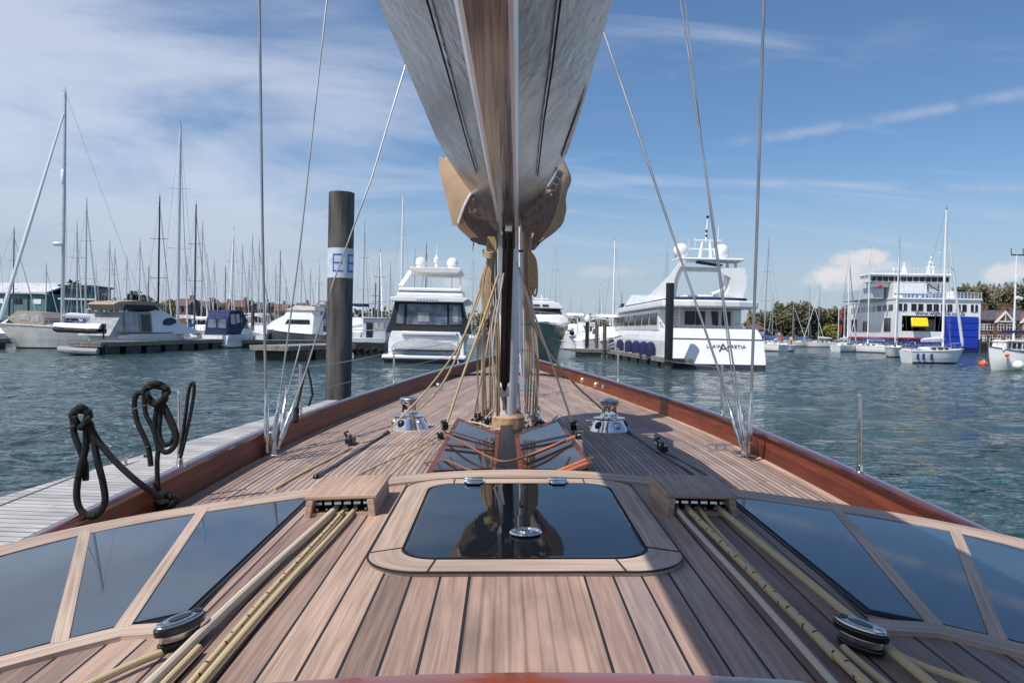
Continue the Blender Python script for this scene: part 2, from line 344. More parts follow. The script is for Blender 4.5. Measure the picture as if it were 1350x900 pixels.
def interp(tab, x):
    if x <= tab[0][0]: return tab[0][1]
    for (a, va), (b, vb) in zip(tab, tab[1:]):
        if x <= b: return va + (vb-va)*(x-a)/(b-a)
    return tab[-1][1]
def textmesh(s, size, extr=.01):
    cu = bpy.data.curves.new('lettering', 'FONT'); cu.body = s; cu.size = size; cu.extrude = extr; cu.align_x = 'CENTER'; cu.align_y = 'CENTER'
    o = bpy.data.objects.new('tmp', cu); C.objects.link(o); dg = bpy.context.evaluated_depsgraph_get()
    me = bpy.data.meshes.new_from_object(o.evaluated_get(dg)); bpy.data.objects.remove(o); return me
def lettering(s, size, mt, parent, loc, rot, sx=1., extr=.01):
    me = textmesh(s, size, extr); me.materials.clear(); me.materials.append(MT[mt])
    o = bpy.data.objects.new('lettering', me); C.objects.link(o); o.parent = parent; o.location = loc; o.rotation_euler = rot; o.scale = (sx, 1, 1); return o
# ------------------------------------------------------------------ water
def water():
    m, T, B = newmat('sea_water'); A = T.nodes.new; L = T.links.new
    B.inputs['Roughness'].default_value = .06; B.inputs['IOR'].default_value = 1.333
    t = A('ShaderNodeTexCoord'); hs = []
    for sc, st, w_, det, rot in ((.35, (1, 1.8, 1), .34, 3, .15), (1.3, (1, 1.9, 1), .34, 4, -.12), (4.5, (1, 1.6, 1), .07, 3, .2)):
        mp = A('ShaderNodeMapping'); mp.inputs['Scale'].default_value = st; mp.inputs['Rotation'].default_value = (0, 0, rot); L(t.outputs['Object'], mp.inputs[0])
        n = A('ShaderNodeTexNoise'); n.inputs['Scale'].default_value = sc; n.inputs['Detail'].default_value = det; n.inputs['Distortion'].default_value = .6; L(mp.outputs[0], n.inputs['Vector'])
        hs.append(M_('MULTIPLY', n.outputs[0], w_, T=T))
    h = M_('ADD', M_('ADD', hs[0], hs[1], T=T), hs[2], T=T)
    b = A('ShaderNodeBump'); b.inputs['Strength'].default_value = .9; b.inputs['Distance'].default_value = .9; L(h, b.inputs['Height']); L(b.outputs[0], B.inputs['Normal'])
    n = A('ShaderNodeTexNoise'); n.inputs['Scale'].default_value = .05; n.inputs['Detail'].default_value = 5; L(t.outputs['Object'], n.inputs['Vector'])
    mx = A('ShaderNodeMix'); mx.data_type = 'RGBA'; mx.inputs[6].default_value = (.014, .040, .044, 1); mx.inputs[7].default_value = (.026, .062, .062, 1)
    L(ramp_(T, n.outputs[0], .3, .7), mx.inputs[0]); L(mx.outputs[2], B.inputs['Base Color'])
    ys = []; y = -14.
    while y < 60: ys.append(y); y += max(.10, .010*max(0, y)+.02*max(0, -y))
    while y < 130: ys.append(y); y += .9
    while y < 4500: ys.append(y); y *= 1.12
    rnd = random.Random(3); W = []
    for i in range(26):
        lam = .45*(1.17**i) if i < 14 else .6*(1.25**(i-14)); a = rnd.gauss(PI/2+.25, .75); k = 2*PI/lam
        W.append((k*math.cos(a), k*math.sin(a), .021*lam**.62*(1 if lam < 1.6 else .55), rnd.uniform(0, 7), lam))
    V = []; F = []; nx = 320
    for y in ys:
        half = 12 + max(0, y)*.85 + (max(0, y-130)*2.0)
        for i in range(nx+1):
            x = (i/nx*2-1)*half; z = 0.
            if y < 125:
                cell = 2*half/nx; fade = 1-max(0, (y-80)/45)
                mod = .55+.45*math.sin(x*.11+y*.07+math.sin(y*.05)*2)
                for kx, ky, am, ph, lam in W:
                    if lam > cell*2.2 : z += am*(1-abs(math.sin((kx*x+ky*y+ph)/2+.4*math.sin(.5*ky*x+ph)))*1.6)*fade*mod if lam < 3 else am*math.sin(kx*x+ky*y+ph)*fade
            V.append((x, y, z*.5))
    for j in range(len(ys)-1):
        for i in range(nx): a = j*(nx+1)+i; F.append((a, a+1, a+nx+2, a+nx+1))
    mb = MB(); mb.v = [Vector(v) for v in V]; mb.f = F; mb.m = [0]*len(F)
    o = mb.build('water', m, smooth=True, angle=3.1); tag(o, kind='structure')
water()
# ------------------------------------------------------------------ the yacht under the camera
S = 1.3; C0 = .045
heel = RW @ RY.transposed()
root = thing('sailing_yacht', 'teak decked classic sailing yacht seen from its own cockpit looking forward, silver boom overhead', 'yacht', Vector((0, 0, HC)) + heel @ Vector((0, 7.8, -2.4)))
root.rotation_euler = heel.to_euler()
def Y(x, y, z): return Vector((x*S, y*S-7.8, z*S+2.4))
def Uy(px, py, a, b=0.): r = ray(px, py, RY); d = a/(r.z-b); return Vector((r.x*d, d, r.z*d))
def Dy(px, py, d): r = ray(px, py, RY); return Vector((r.x*d, d, r.z*d))
def YV(v): return Y(*v)
def Ur(px, py, h=0.):          # point of the crowned roof seen at a pixel
    r = ray(px, py, RY); d = 1.5
    for _ in range(30): d = (-.525-.030*(r.x*d-C0)**2+h)/(r.z-.021)
    return Vector((r.x*d, d, r.z*d))
BT = [(-5, 1.0), (-3, 1.32), (-1, 1.52), (1, 1.63), (2.5, 1.67), (4, 1.685), (5, 1.67), (5.9, 1.63), (7.3, 1.485), (8.3, 1.345), (9.5, 1.175), (10.5, 1.03), (11.8, .81), (13, .60), (14.2, .40), (15.2, .20), (15.8, .07), (16, .0)]
def beam(y): return sum(interp(BT, y+d) for d in (-.5, -.25, 0, .25, .5))/5 if y < 15.2 else interp(BT, y)
def zd(y): return -.958+.022*y
ys = [-5+.25*i for i in range(85)]
# deck
mb = MB()
PW = .0345
for y0, y1 in zip(ys, ys[1:]):
    for sgn in (-1, 1):
        for k in range(6):
            t0, t1 = k/6, (k+1)/6; q = [(t0, y0), (t1, y0), (t1, y1), (t0, y1)]
            if sgn < 0: q = q[::-1]
            P = []; UVs = []
            for t, y in q:
                b = beam(y); x = sgn*b*t; P.append(Y(C0+x, y, zd(y)+.012*(1-t*t))); UVs.append(((b-abs(x))/PW + (400 if sgn < 0 else 0), y*S))
            mb.add(P, [(0, 1, 2, 3)], 0, [UVs])
mb.build('deck', 'teak', root)
# covering board between planks and bulwark
for sgn in (-1, 1):
    mb = MB(); secs = []
    for y in ys:
        b = beam(y); i_ = max(0, b-.045); secs.append([Y(C0+sgn*i_, y, zd(y)+.0025), Y(C0+sgn*b, y, zd(y)+.0025)])
    mb.loft(secs); mb.build('covering_board', mat('covering_teak%d' % sgn, (.42, .29, .22), .6, var=.2, stretch=(6, .4, 6)), root)
    mb = MB(); F_ = []
    prof = [(0, 0), (.006, .05), (.012, .10), (.016, .142), (.05, .142), (.06, .0), (.03, -.5), (-.12, -1.2), (-.5, -2.0)]
    secs = []
    for y in ys:
        b = beam(y); hh = 1.0+.0*y; k = min(1, b/.3)
        secs.append([Y(C0+sgn*(b+dx*(1 if dx > 0 else k)) if b > .01 else C0, y, zd(y)+dz) for dx, dz in prof[:6]])
    V = [p for q in secs for p in q]; n = 6; U_ = []; F = []
    for i in range(len(secs)-1):
        for k in range(n-1):
            F.append((i*n+k, i*n+k+1, (i+1)*n+k+1, (i+1)*n+k)); us = [0, .7, 1.35, 1.95, 2.5, 4]
            U_.append([(us[k]+.02, ys[i]*S), (us[k+1]+.02, ys[i]*S), (us[k+1]+.02, ys[i+1]*S), (us[k]+.02, ys[i+1]*S)])
    mb.add(V, F, 0, U_); bw = mb.build('bulwark', 'mahog', root)
    mb = MB(); secs = []
    for y in ys:
        b = beam(y); cap = [(-.002, .150), (.0, .164), (.012, .172), (.035, .175), (.058, .170), (.070, .160), (.070, .146), (.052, .140), (.012, .140)]
        secs.append([Y(C0+sgn*(b+dx), y, zd(y)+dz) for dx, dz in cap])
    mb.loft(secs, closed=True, cap=True); mb.build('cap_rail', 'mahogcap', bw)
# hull shell
mb = MB(); secs = []
for y in ys:
    b = beam(y)+.055; q = min(1, max(0, (16-y)/6)); secs.append([Y(C0+s_*(b*(k*q+1*(1-t)+0 if False else (1-t*(1-k)))), y, lerp(zd(y)+.05, -2.1, t)) for s_, k, t in ((-1, 1, 0), (-1, .9*q, .5), (-1, .55*q, 1), (1, .55*q, 1), (1, .9*q, .5), (1, 1, 0))])
mb.loft(secs); mb.build('hull', mat('hull_varnish', (.12, .03, .016), .2, var=.3, stretch=(1, 1, 8), coat=1.), root)
# ---- coachroof
def zr(x, y): return -.525+.021*y - .030*(x-C0)**2
OUT = [(0.000, 2.645), (0.200, 2.626), (0.424, 2.546), (0.634, 2.414), (0.832, 2.308), (1.041, 2.187), (1.214, 2.038), (1.346, 1.832), (1.458, 1.525), (1.523, 1.132), (1.545, 0.568), (1.53, -.2), (1.50, -.9)]
outline = smoothpath([(a, b, 0) for a, b in OUT], 4); outline = [(p.x, p.y) for p in outline]
def front(u):
    u = abs(u); best = -.9
    for (a, b), (c, d) in zip(outline, outline[1:]):
        if min(a, c) <= u <= max(a, c) and abs(c-a) > 1e-6: return b+(d-b)*(u-a)/(c-a)
    return best
mb = MB(); us = sorted(u for u in set([0, .113] + [.113+.058*i for i in range(24)] + [1.515]) if u <= 1.515); KW = .113
for a, b in zip(us, us[1:]):
    for sgn in (-1, 1):
        fa, fb = front(min(a, 1.515)), front(min(b, 1.515)); n = 8
        for k in range(n):
            q = [(a, lerp(-.9, fa, k/n)), (b, lerp(-.9, fb, k/n)), (b, lerp(-.9, fb, (k+1)/n)), (a, lerp(-.9, fa, (k+1)/n))]
            if sgn < 0: q = q[::-1]
            mid = (a+b)/2; P = []; U_ = []
            for u, y in q:
                P.append(Y(C0+sgn*u, y, zr(C0+sgn*u, y)))
                if mid < KW: U_.append((-500+.5+sgn*u/KW*.42, y*S))
                else: U_.append(((u-KW)/.058 + 1e-3 + (200 if sgn < 0 else 0), y*S))
            mb.add(P, [(0, 1, 2, 3)], 0, [U_])
roof = mb.build('coachroof', 'teak_roof', root)
# side skirt of the coachroof
mb = MB(); full = [(-u, y) for u, y in reversed(outline)] + outline[1:]
secs = [[Y(C0+u, y, zr(C0+u, y)-.001), Y(C0+u*1.01, y+.01, zr(C0+u, y)-.05), Y(C0+u*1.03, y+.06, -.97)] for u, y in full]
mb.loft(secs); mb.build('coaming', 'mahogcap', roof)
def offs(poly, d):          # offset a plan polyline inward (to its right side)
    out = []
    for i, p in enumerate(poly):
        a = Vector(poly[max(0, i-1)]); b = Vector(poly[min(len(poly)-1, i+1)]); t = (b-a).normalized(); out.append((p[0]+t.y*d, p[1]-t.x*d))
    return out
def ribbon(name, line, wid, h, mt, parent, both=True, lead=0.):
    A_ = offs(line, lead); B_ = offs(line, lead+wid); mb = MB(); L_ = 0.
    for i in range(len(line)-1):
        l1 = L_ + (Vector(line[i+1])-Vector(line[i])).length*S
        P = [Y(C0+a, b, zr(C0+a, b)+z) for (a, b), z in ((A_[i], h), (A_[i+1], h), (B_[i+1], h), (B_[i], h), (A_[i], 0), (A_[i+1], 0), (B_[i+1], 0), (B_[i], 0))]
        mb.add(P, [(3, 2, 1, 0), (0, 1, 5, 4), (2, 3, 7, 6)], 0, [[(1, L_), (1, l1), (0, l1), (0, L_)], [(0, L_), (0, l1), (.2, l1), (.2, L_)], [(0, l1), (0, L_), (.2, L_), (.2, l1)]]); L_ = l1
    a, b = A_[0], B_[0]; c, d = A_[-1], B_[-1]
    for (p, q) in ((a, b), (d, c)): mb.add([Y(C0+p[0], p[1], zr(C0+p[0], p[1])+h), Y(C0+q[0], q[1], zr(C0+q[0], q[1])+h), Y(C0+q[0], q[1], zr(C0+q[0], q[1])), Y(C0+p[0], p[1], zr(C0+p[0], p[1]))], [(0, 1, 2, 3)], 0, [[(0, 0), (1, 0), (1, .05), (0, .05)]])
    return mb.build(name, mt, parent, smooth=False)
ribbon('edge_trim', full, .105, .008, 'trim', roof, lead=-.004)
def panel(name, poly, h, mt, parent, h0=0., bevel=0, flat=False):
    mb = MB()
    if flat:                     # a flat pane let into the crowned roof
        import numpy as np
        Q = np.array([(x, y, 1) for x, y in poly]); zz_ = np.array([zr(C0+x, y) for x, y in poly]); co = np.linalg.lstsq(Q, zz_, rcond=None)[0]
        zf = lambda p: co[0]*p[0]+co[1]*p[1]+co[2]
        mb.prism(poly, lambda p: Y(C0+p[0], p[1], zf(p)+h-.004), lambda p: Y(C0+p[0], p[1], zf(p)+h)); return mb.build(name, mt, parent, smooth=False)
    mb.prism(poly, lambda p: Y(C0+p[0], p[1], zr(C0+p[0], p[1])+h0), lambda p: Y(C0+p[0], p[1], zr(C0+p[0], p[1])+h)); return mb.build(name, mt, parent, smooth=False, bevel=bevel)
def inset(poly, d):
    out = []; n = len(poly); ar = sum(poly[i][0]*poly[(i+1) % n][1]-poly[(i+1) % n][0]*poly[i][1] for i in range(n)); sg = 1 if ar > 0 else -1
    for i in range(n):
        a, b, c = Vector(poly[i-1]), Vector(poly[i]), Vector(poly[(i+1) % n]); e1 = (b-a).normalized(); e2 = (c-b).normalized()
        n1 = Vector((-e1.y, e1.x))*sg; n2 = Vector((-e2.y, e2.x))*sg; m_ = (n1+n2); m_ = m_/max(.3, m_.dot(n1)); out.append(tuple(b+m_*d))
    return out
inner = offs(full, .100); half = [p for p in inner if p[0] > .600]
half.sort(key=lambda p: -p[1])
def at_u(lst, y):  # outer line x at y
    for a, b in zip(lst, lst[1:]):
        if b[1] <= y <= a[1]: t = (a[1]-y)/(a[1]-b[1]+1e-9); return a[0]+(b[0]-a[0])*t
    return lst[-1][0]
LOW = [(0.602, 1.414), (0.694, 1.361), (0.770, 1.308), (0.877, 1.221), (1.065, 1.097), (1.374, 0.953)]
mull = [((0.883, 2.214), LOW[1]), ((1.120, 2.036), LOW[2]), ((1.306, 1.668), LOW[3])]
inner_front = (.603, interp([(a[0], a[1]) for a in sorted(half)], .603))
for sgn in (-1, 1):
    nodes = [(inner_front, LOW[0])] + mull + [((1.36, .97), LOW[4])]
    for (t0, b0), (t1, b1) in zip(nodes, nodes[1:]):
        topl = [t0] + [p for p in half if t1[1]+.02 < p[1] < t0[1]-.02] + [t1]
        poly = topl + [b1, b0]
        if sgn < 0: poly = [(-x, y) for x, y in poly][::-1]
        panel('glass_seal', poly, .0035, 'seal', roof)
        panel('roof_window', inset(poly, .010), .0068, 'glass', roof, flat=True)
    for t, b in mull:
        l = [(sgn*t[0], t[1]+.01), (sgn*b[0], b[1]-.01)]
        ribbon('mullion', l, .026, .009, 'trim', roof, lead=-.013)
    l = [(sgn*a, b) for a, b in [(.555, 1.41)] + LOW[1:]]; l[0] = (sgn*.585, 1.37)
    if sgn < 0: l = l[::-1]
    ribbon('window_trim', l, .05, .0085, 'trim', roof, lead=0.0)
    l2 = [(sgn*a, b) for a, b in ((.635, 2.33), (.592, 1.36))]
    mb = MB(); mb.tube([Y(C0+a, b, zr(C0+a, b)+.001) for a, b in l2], .003, 6); mb.build('glass_seal', 'seal', roof)
# ---- deck hatch in the roof
def rrect(x0, x1, y0, y1, r, n=7):
    out = []
    for cx, cy, a in ((x1-r, y0+r, -PI/2), (x1-r, y1-r, 0), (x0+r, y1-r, PI/2), (x0+r, y0+r, PI)):
        for k in range(n+1): t = a + k/n*PI/2; out.append((cx+r*math.cos(t), cy+r*math.sin(t)))
    return out
hz = lambda u, y, h: Y(C0+u, y, zr(C0+u, y)+h)
outer = rrect(-.337, .337, 1.592, 2.495, .125, 9); inn = rrect(-.272, .272, 1.672, 2.43, .085, 9)
mb = MB(); n = len(outer); V = [hz(*p, .010) for p in outer] + [hz(*p, .010) for p in inn] + [hz(*p, 0) for p in outer]
F = []; U_ = []
Ls = [0]
for i in range(n): Ls.append(Ls[-1] + (Vector(outer[(i+1) % n])-Vector(outer[i])).length*S)
for i in range(n):
    j = (i+1) % n; F.append((i, j, n+j, n+i)); U_.append([(0, Ls[i]), (0, Ls[i+1]), (1, Ls[i+1]), (1, Ls[i])]); F.append((i, 2*n+i, 2*n+j, j)); U_.append([(0, Ls[i]), (.2, Ls[i]), (.2, Ls[i+1]), (0, Ls[i+1])])
mb.add(V, F, 0, U_, flat=True); fr = mb.build('hatch_frame', 'trim', roof, smooth=False)
def seamline(pts, r=.0026): mb = MB(); mb.tube([hz(*p, .0095) for p in pts], r*S, 5); mb.build('frame_seam', 'seal', fr)
seamline(rrect(-.339, .339, 1.590, 2.497, .127, 9) + [(.337-.125, 1.590)], .0026)
for sg in (-1, 1):
    seamline([(sg*.2, 1.594), (sg*.19, 1.672)]); seamline([(sg*.336, 1.73), (sg*.272, 1.76)]); seamline([(sg*.2, 2.43), (sg*.2, 2.49)]); 
panel('hatch_seal', rrect(-.274, .274, 1.670, 2.432, .087), .0065, 'seal', roof)
# salt film on the glass: roughness breaks up in patches
T = MT['glass'].node_tree; B = T.nodes['Principled BSDF']; n_ = T.nodes.new('ShaderNodeTexNoise'); n_.inputs['Scale'].default_value = 4.5; n_.inputs['Detail'].default_value = 9; n_.inputs['Roughness'].default_value = .7
t_ = T.nodes.new('ShaderNodeTexCoord'); T.links.new(t_.outputs['Object'], n_.inputs['Vector']); T.links.new(ramp_(T, n_.outputs[0], .42, .75, .025, .055), B.inputs['Roughness'])
hg = panel('hatch_glass', inset(rrect(-.272, .272, 1.672, 2.43, .085), .008), .011, 'hatchglass', roof, bevel=.003)
mb = MB(); cc = hz(.005, 1.865, .0115)
mb.lathe(cc, [(.048, 0), (.050, .003), (.046, .007), (.040, .0075), (.036, .003), (.020, .003), (.016, .009), (.001, .010)], 32); mb.build('handle', 'chrome', hg)
for sg in (-1, 1):
    mb = MB(); p = Ur(625 if sg < 0 else 735, 637, .006)
    c_ = YV(p) + Vector((0, -.01, .012)); mb.box(c_, (.075, .05, .012)); mb.tube([c_+Vector((-.038, .012, .006)), c_+Vector((.038, .012, .006))], .008, 8); mb.box(c_+Vector((0, -.03, 0)), (.055, .035, .01)); mb.build('hinge', 'chrome', hg, bevel=.003)
# companionway beam at the very bottom of the view
mb = MB(); secs = []
for i in range(25):
    t = i/24*2-1; u = t*.56; yy = 1.148-.02*t*t; h = .008-.011*t*t
    secs.append([Y(C0+u, yy+a, zr(C0+u, yy)+b) for a, b in ((0, -.04), (0, h-.006), (-.008, h+.002), (-.05, h+.008), (-.12, h+.006), (-.13, -.04))])
mb.loft(secs, closed=True, cap=True); mb.build('companionway_beam', mat('beam_varnish', (.20,.045,.02), .2, var=.35, scale=3, stretch=(.5,6,6), coat=.6), roof, bevel=0)
# ---- clutch boxes
def clutchbox(sgn):
    u0, u1 = (.383, .572); ya, yb = 2.085, 2.345; H = .058; wdt = .018
    b = thing_part('clutch_box'); 
    for a, c in ((u0, u0+wdt), (u1-wdt, u1)):
        mb = MB(); xs = (sgn*a, sgn*c); xa, xb = min(xs), max(xs)
        mb.prism([(xa, ya), (xb, ya), (xb, yb), (xa, yb)], lambda p: hz(p[0], p[1], -.002), lambda p: hz(p[0]*(.985 if abs(p[0]) > .5 else 1.012), p[1], H-.012)); mb.build('side_board', 'boxteak', b, smooth=False, bevel=.003)
    mb = MB(); xa, xb = min(sgn*u0, sgn*u1), max(sgn*u0, sgn*u1)
    mb.prism([(xa, ya), (xb, ya), (xb, yb), (xa, yb)], lambda p: hz(p[0]*.995, p[1], H-.012), lambda p: hz(p[0]*.992+.001, p[1], H)); mb.build('lid', 'boxteak', b, smooth=False, bevel=.004)
    mb = MB(); mb.prism([(xa+.01, yb-.02), (xb-.01, yb-.02), (xb-.01, yb-.005), (xa+.01, yb-.005)], lambda p: hz(p[0], p[1], 0), lambda p: hz(p[0], p[1], H-.012)); mb.build('back_board', 'seal', b, smooth=False)
    mb = MB(); mb.prism([(xa+.019, ya+.01), (xb-.019, ya+.01), (xb-.019, ya+.035), (xa+.019, ya+.035)], lambda p: hz(p[0], p[1], -.001), lambda p: hz(p[0], p[1], .010)); mb.build('sill', 'boxteak', b, smooth=False)
    for k in range(6):
        mb = MB(); u = lerp(xa+.03, xb-.03, k/5); mb.tube([hz(u-.009, ya+.05, .026), hz(u+.009, ya+.05, .026)], .010*S, 10); mb.tube([hz(u, ya+.028, .013), hz(u, ya+.028, .018)], .005*S, 10); mb.build('sheave', 'steel', b)
def thing_part(name):
    o = bpy.data.objects.new(name, None); C.objects.link(o); o.parent = root; o.empty_display_size = .05; return o
clutchbox(-1); clutchbox(1)
# ---- control lines on the roof
def roofline(pix, r, mt, lift=.012, label=None):
    pts = []
    for i, q in enumerate(pix):
        p = Ur(q[0], q[1], lift); pts.append(YV(p))
    mb = MB(); mb.tube(smoothpath(pts, 5) if len(pts) > 2 else pts, r*S, 10); o = mb.build('control_line', mt, root); return o
roofline([(446,664), (436,676), (330,772), (199,899), (150,946)], .0082, 'rope_w', .014)
roofline([(456,665), (446,681), (358,777), (252,899), (215,944)], .0050, 'rope_f', .012)
roofline([(470,665), (461,679), (371,777), (266,899), (228,944)], .0062, 'rope_y', .012)
roofline([(262,853), (248,868), (218,899), (190,930)], .0058, 'rope_y', .012)
roofline([(212,860), (180,873), (123,899), (60,930)], .0060, 'rope_y', .012)
roofline([(891,665), (901,681), (988,775), (1099,900), (1145,952)], .0058, 'rope_w', .012)
roofline([(904,665), (917,681), (1014,777), (1141,900), (1190,948)], .0080, 'rope_f', .013)
roofline([(919,665), (932,684), (950,705), (1025,786), (1100,866)], .0052, 'rope_y', .012)
roofline([(944,665), (957,678), (1075,774), (1228,901), (1290,952)], .0075, 'rope_y', .014)
roofline([(1112,853), (1128,868), (1168,901), (1210,936)], .0058, 'rope_y', .012)
roofline([(1165,852), (1212,876), (1282,901), (1350,925)], .0062, 'rope_y', .014)
# ---- turning blocks on the roof
def block(px, py, ang, L_=.104, W_=.042):
    p = Ur(px, py, .003); base = YV(p); R = Matrix.Rotation(ang, 3, 'Z'); b = thing_part('turning_block')
    def st(prof, z0, z1, mt, nm, k0=1, k1=1):
        mb = MB(); n = 28; A_ = []; B_ = []
        for i in range(n):
            t = 2*PI*i/n; x = math.cos(t)*L_*prof*S/2; y = math.copysign(abs(math.sin(t))**1.15, math.sin(t))*W_*prof*S/2
            A_.append(base + R @ Vector((x*k0, y*k0, z0))); B_.append(base + R @ Vector((x*k1, y*k1, z1)))
        mb.loft([A_, B_], closed=True, cap=True); return mb.build(nm, mt, b, bevel=.003)
    st(1.0, 0, .012, 'black', 'base', .82, .9); st(.8, .012, .030, 'steel', 'sheave'); st(1.02, .030, .046, 'black', 'cheek', .96, 1.0); st(.95, .046, .053, 'steel', 'cover_plate', 1.0, .86)
    mb = MB(); mb.loft([[base + R @ Vector((L_*S*.23*math.cos(2*PI*i/16)*k_, W_*S*.19*math.sin(2*PI*i/16)*k_, z)) for i in range(16)] for z, k_ in ((.0515, 1), (.0545, .96))], closed=True, cap=True); mb.build('slot', 'black', b)
    for s_ in (-1, 1):
        mb = MB(); mb.lathe(base + R @ Vector((s_*L_*S*.34, 0, .052)), [(.013, 0), (.012, .003), (.005, .0035), (.001, .001)], 16); mb.build('bolt', 'black' if s_ > 0 else 'steel', b)
block(238, 846, math.radians(66)); block(1134, 854, math.radians(116))
# ---- winches
def winch():
    w_ = thing_part('winch')
    def L_(nm, prof, mt, c=(0, 0, 0), n=36, M=None): mb = MB(); mb.lathe(c, prof, n, M=M); return mb.build(nm, mt, w_)
    L_('base', [(.20, 0), (.205, .015), (.19, .05), (.155, .11), (.150, .13), (.165, .138), (.165, .150), (.10, .156)], 'chrome')
    L_('drum', [(.098, .155), (.100, .17), (.082, .19), (.076, .24), (.080, .275), (.098, .285), (.098, .295), (.05, .297)], 'chrome')
    L_('self_tailer', [(.07, .296), (.100, .302), (.108, .312), (.088, .320), (.106, .328), (.100, .340), (.05, .344), (.03, .352), (.028, .335), (.001, .335)], 'steel')
    for k in range(5):
        a = .5+2*PI*k/5; mb = MB(); mb.ball((.155*math.cos(a), .155*math.sin(a), .07), .045, 12, sz=1.1); mb.build('gear_boss', 'black' if k % 2 else 'steel', w_)
    return w_
w1 = winch(); w1.location = YV(Uy(540, 566, -.958, .022)); w2 = copy_tree(w1, root); w2.location = YV(Uy(803, 569, -.958, .022)); w2.rotation_euler = (0, 0, 2.1)
for w_, q in ((w1, 540), (w2, 803)):
    mb = MB(); mb.lathe((0, 0, -.002), [(.22, 0), (.215, .014), (.2, .016)], 36); mb.build('plinth', 'trim', w_)
# ---- jib sheet tracks beside the winches
def track(p0, p1, q):
    a = YV(Uy(*p0, -.958+.012, .022)); b = YV(Uy(*p1, -.958+.012, .022)); t = thing_part('sheet_track')
    d = (b-a).normalized(); mb = MB(); mb.tube([a, a+d*.12, a+d*.14, b-d*.14, b-d*.12, b], [.026, .026, .017, .017, .024, .02], 10); mb.build('rail', 'black', t)
    c = YV(Uy(*q, -.958+.03, .022)); m_ = MB(); m_.box(c+Vector((0, 0, .01)), (.07, .13, .05), rotz=math.atan2(-d.x, d.y)); m_.box(c+Vector((0, 0, .045)), (.03, .07, .05), top=(.6, .6)); m_.tube([c+Vector((-.03, 0, .05)), c+Vector((-.06, .01, .085)), c+Vector((-.02, .02, .10))], .014, 8); m_.build('car', 'black', t, bevel=.006)
    m_ = MB(); m_.lathe(c+Vector((-.045, .03, .045)), [(.03, -.01), (.034, 0), (.03, .012), (.01, .014)], 16, M=Matrix.Rotation(1.2, 3, 'Y')); m_.build('sheave', 'steel', t)
    for e in (a, b): m_ = MB(); m_.ball(e, .028, 10); m_.build('end_stop', 'black', t)
track((417, 629), (511, 571), (462, 582)); track((925, 631), (829, 571), (873, 592))
# ---- low skylight in front of the roof
sk = thing_part('skylight')
def dz(px, py, h): return Uy(px, py, -.958+h, .022)
SKZ = .085
ql = [dz(603, 550, SKZ), dz(660, 572, SKZ+.02), dz(657, 628, SKZ+.02), dz(556, 632, SKZ)]
qr = [dz(738, 551, SKZ), dz(676, 572, SKZ+.02), dz(680, 628, SKZ+.02), dz(795, 632, SKZ)]
for q in (ql, qr):
    c_ = sum(q, Vector())/4; mb = MB(); V = [YV(p) for p in q] + [Y(p.x, p.y, zd(p.y)-.01) for p in q]
    # skylight_frame board, with UV along
    f_ = [(0, 1, 2, 3), (0, 4, 5, 1), (1, 5, 6, 2), (2, 6, 7, 3), (3, 7, 4, 0)]
    mb.add(V, f_, 0, [[(v.x*6/S, v.y) for v in [V[i] for i in f]] for f in f_], flat=True); mb.build('skylight_frame', 'mahog', sk, smooth=False, bevel=.004)
    g = [c_ + (p-c_)*.80 for p in q]; e0 = g[0]+(g[1]-g[0])*.06; g = [g[0], g[1], g[2], g[3]]
    mb = MB(); up = Vector((0, 0, .006)); V = [YV(p)+up for p in g] + [YV(p)+up*1.8 for p in g]
    mb.add(V, [(0, 1, 2, 3), (4, 5, 6, 7), (0, 1, 5, 4), (1, 2, 6, 5), (2, 3, 7, 6), (3, 0, 4, 7)], flat=True); mb.build('pane', 'skyglass', sk, smooth=False)
    for t in ((.33, .36), (.62, .65)) if q is ql else ((.42, .455),):
        a0, a1 = lerp(g[0], g[3], t[0]), lerp(g[1], g[2], t[0]*.8+.1); mb = MB(); mb.tube([YV(a0)+Vector((0, 0, .035)), YV(a1)+Vector((0, 0, .03))], .012, 8); mb.build('guard_rail', 'mahogcap', sk)
mb = MB()
V = [YV(p) for p in (dz(660, 560, SKZ+.03), dz(676, 560, SKZ+.03), dz(684, 632, SKZ+.03), dz(652, 632, SKZ+.03))]; V += [v-Vector((0, 0, .16)) for v in V]
mb.add(V, [(0, 1, 2, 3), (0, 4, 5, 1), (1, 5, 6, 2), (2, 6, 7, 3), (3, 7, 4, 0)], 0, None, flat=True); mb.build('centre_board', 'mahog', sk, smooth=False, bevel=.003)
for a, b, r in (((757, 576), (692, 603), .015), ((781, 603), (735, 622), .018), ((779, 609), (728, 629), .015)):
    mb = MB(); mb.tube([YV(dz(*a, SKZ+.035)), YV(dz(*b, SKZ+.05))], r, 8); mb.build('sunlit_varnish_strip', 'orange', sk)  # solid strips painted as sunlit varnish reflections across the skylight
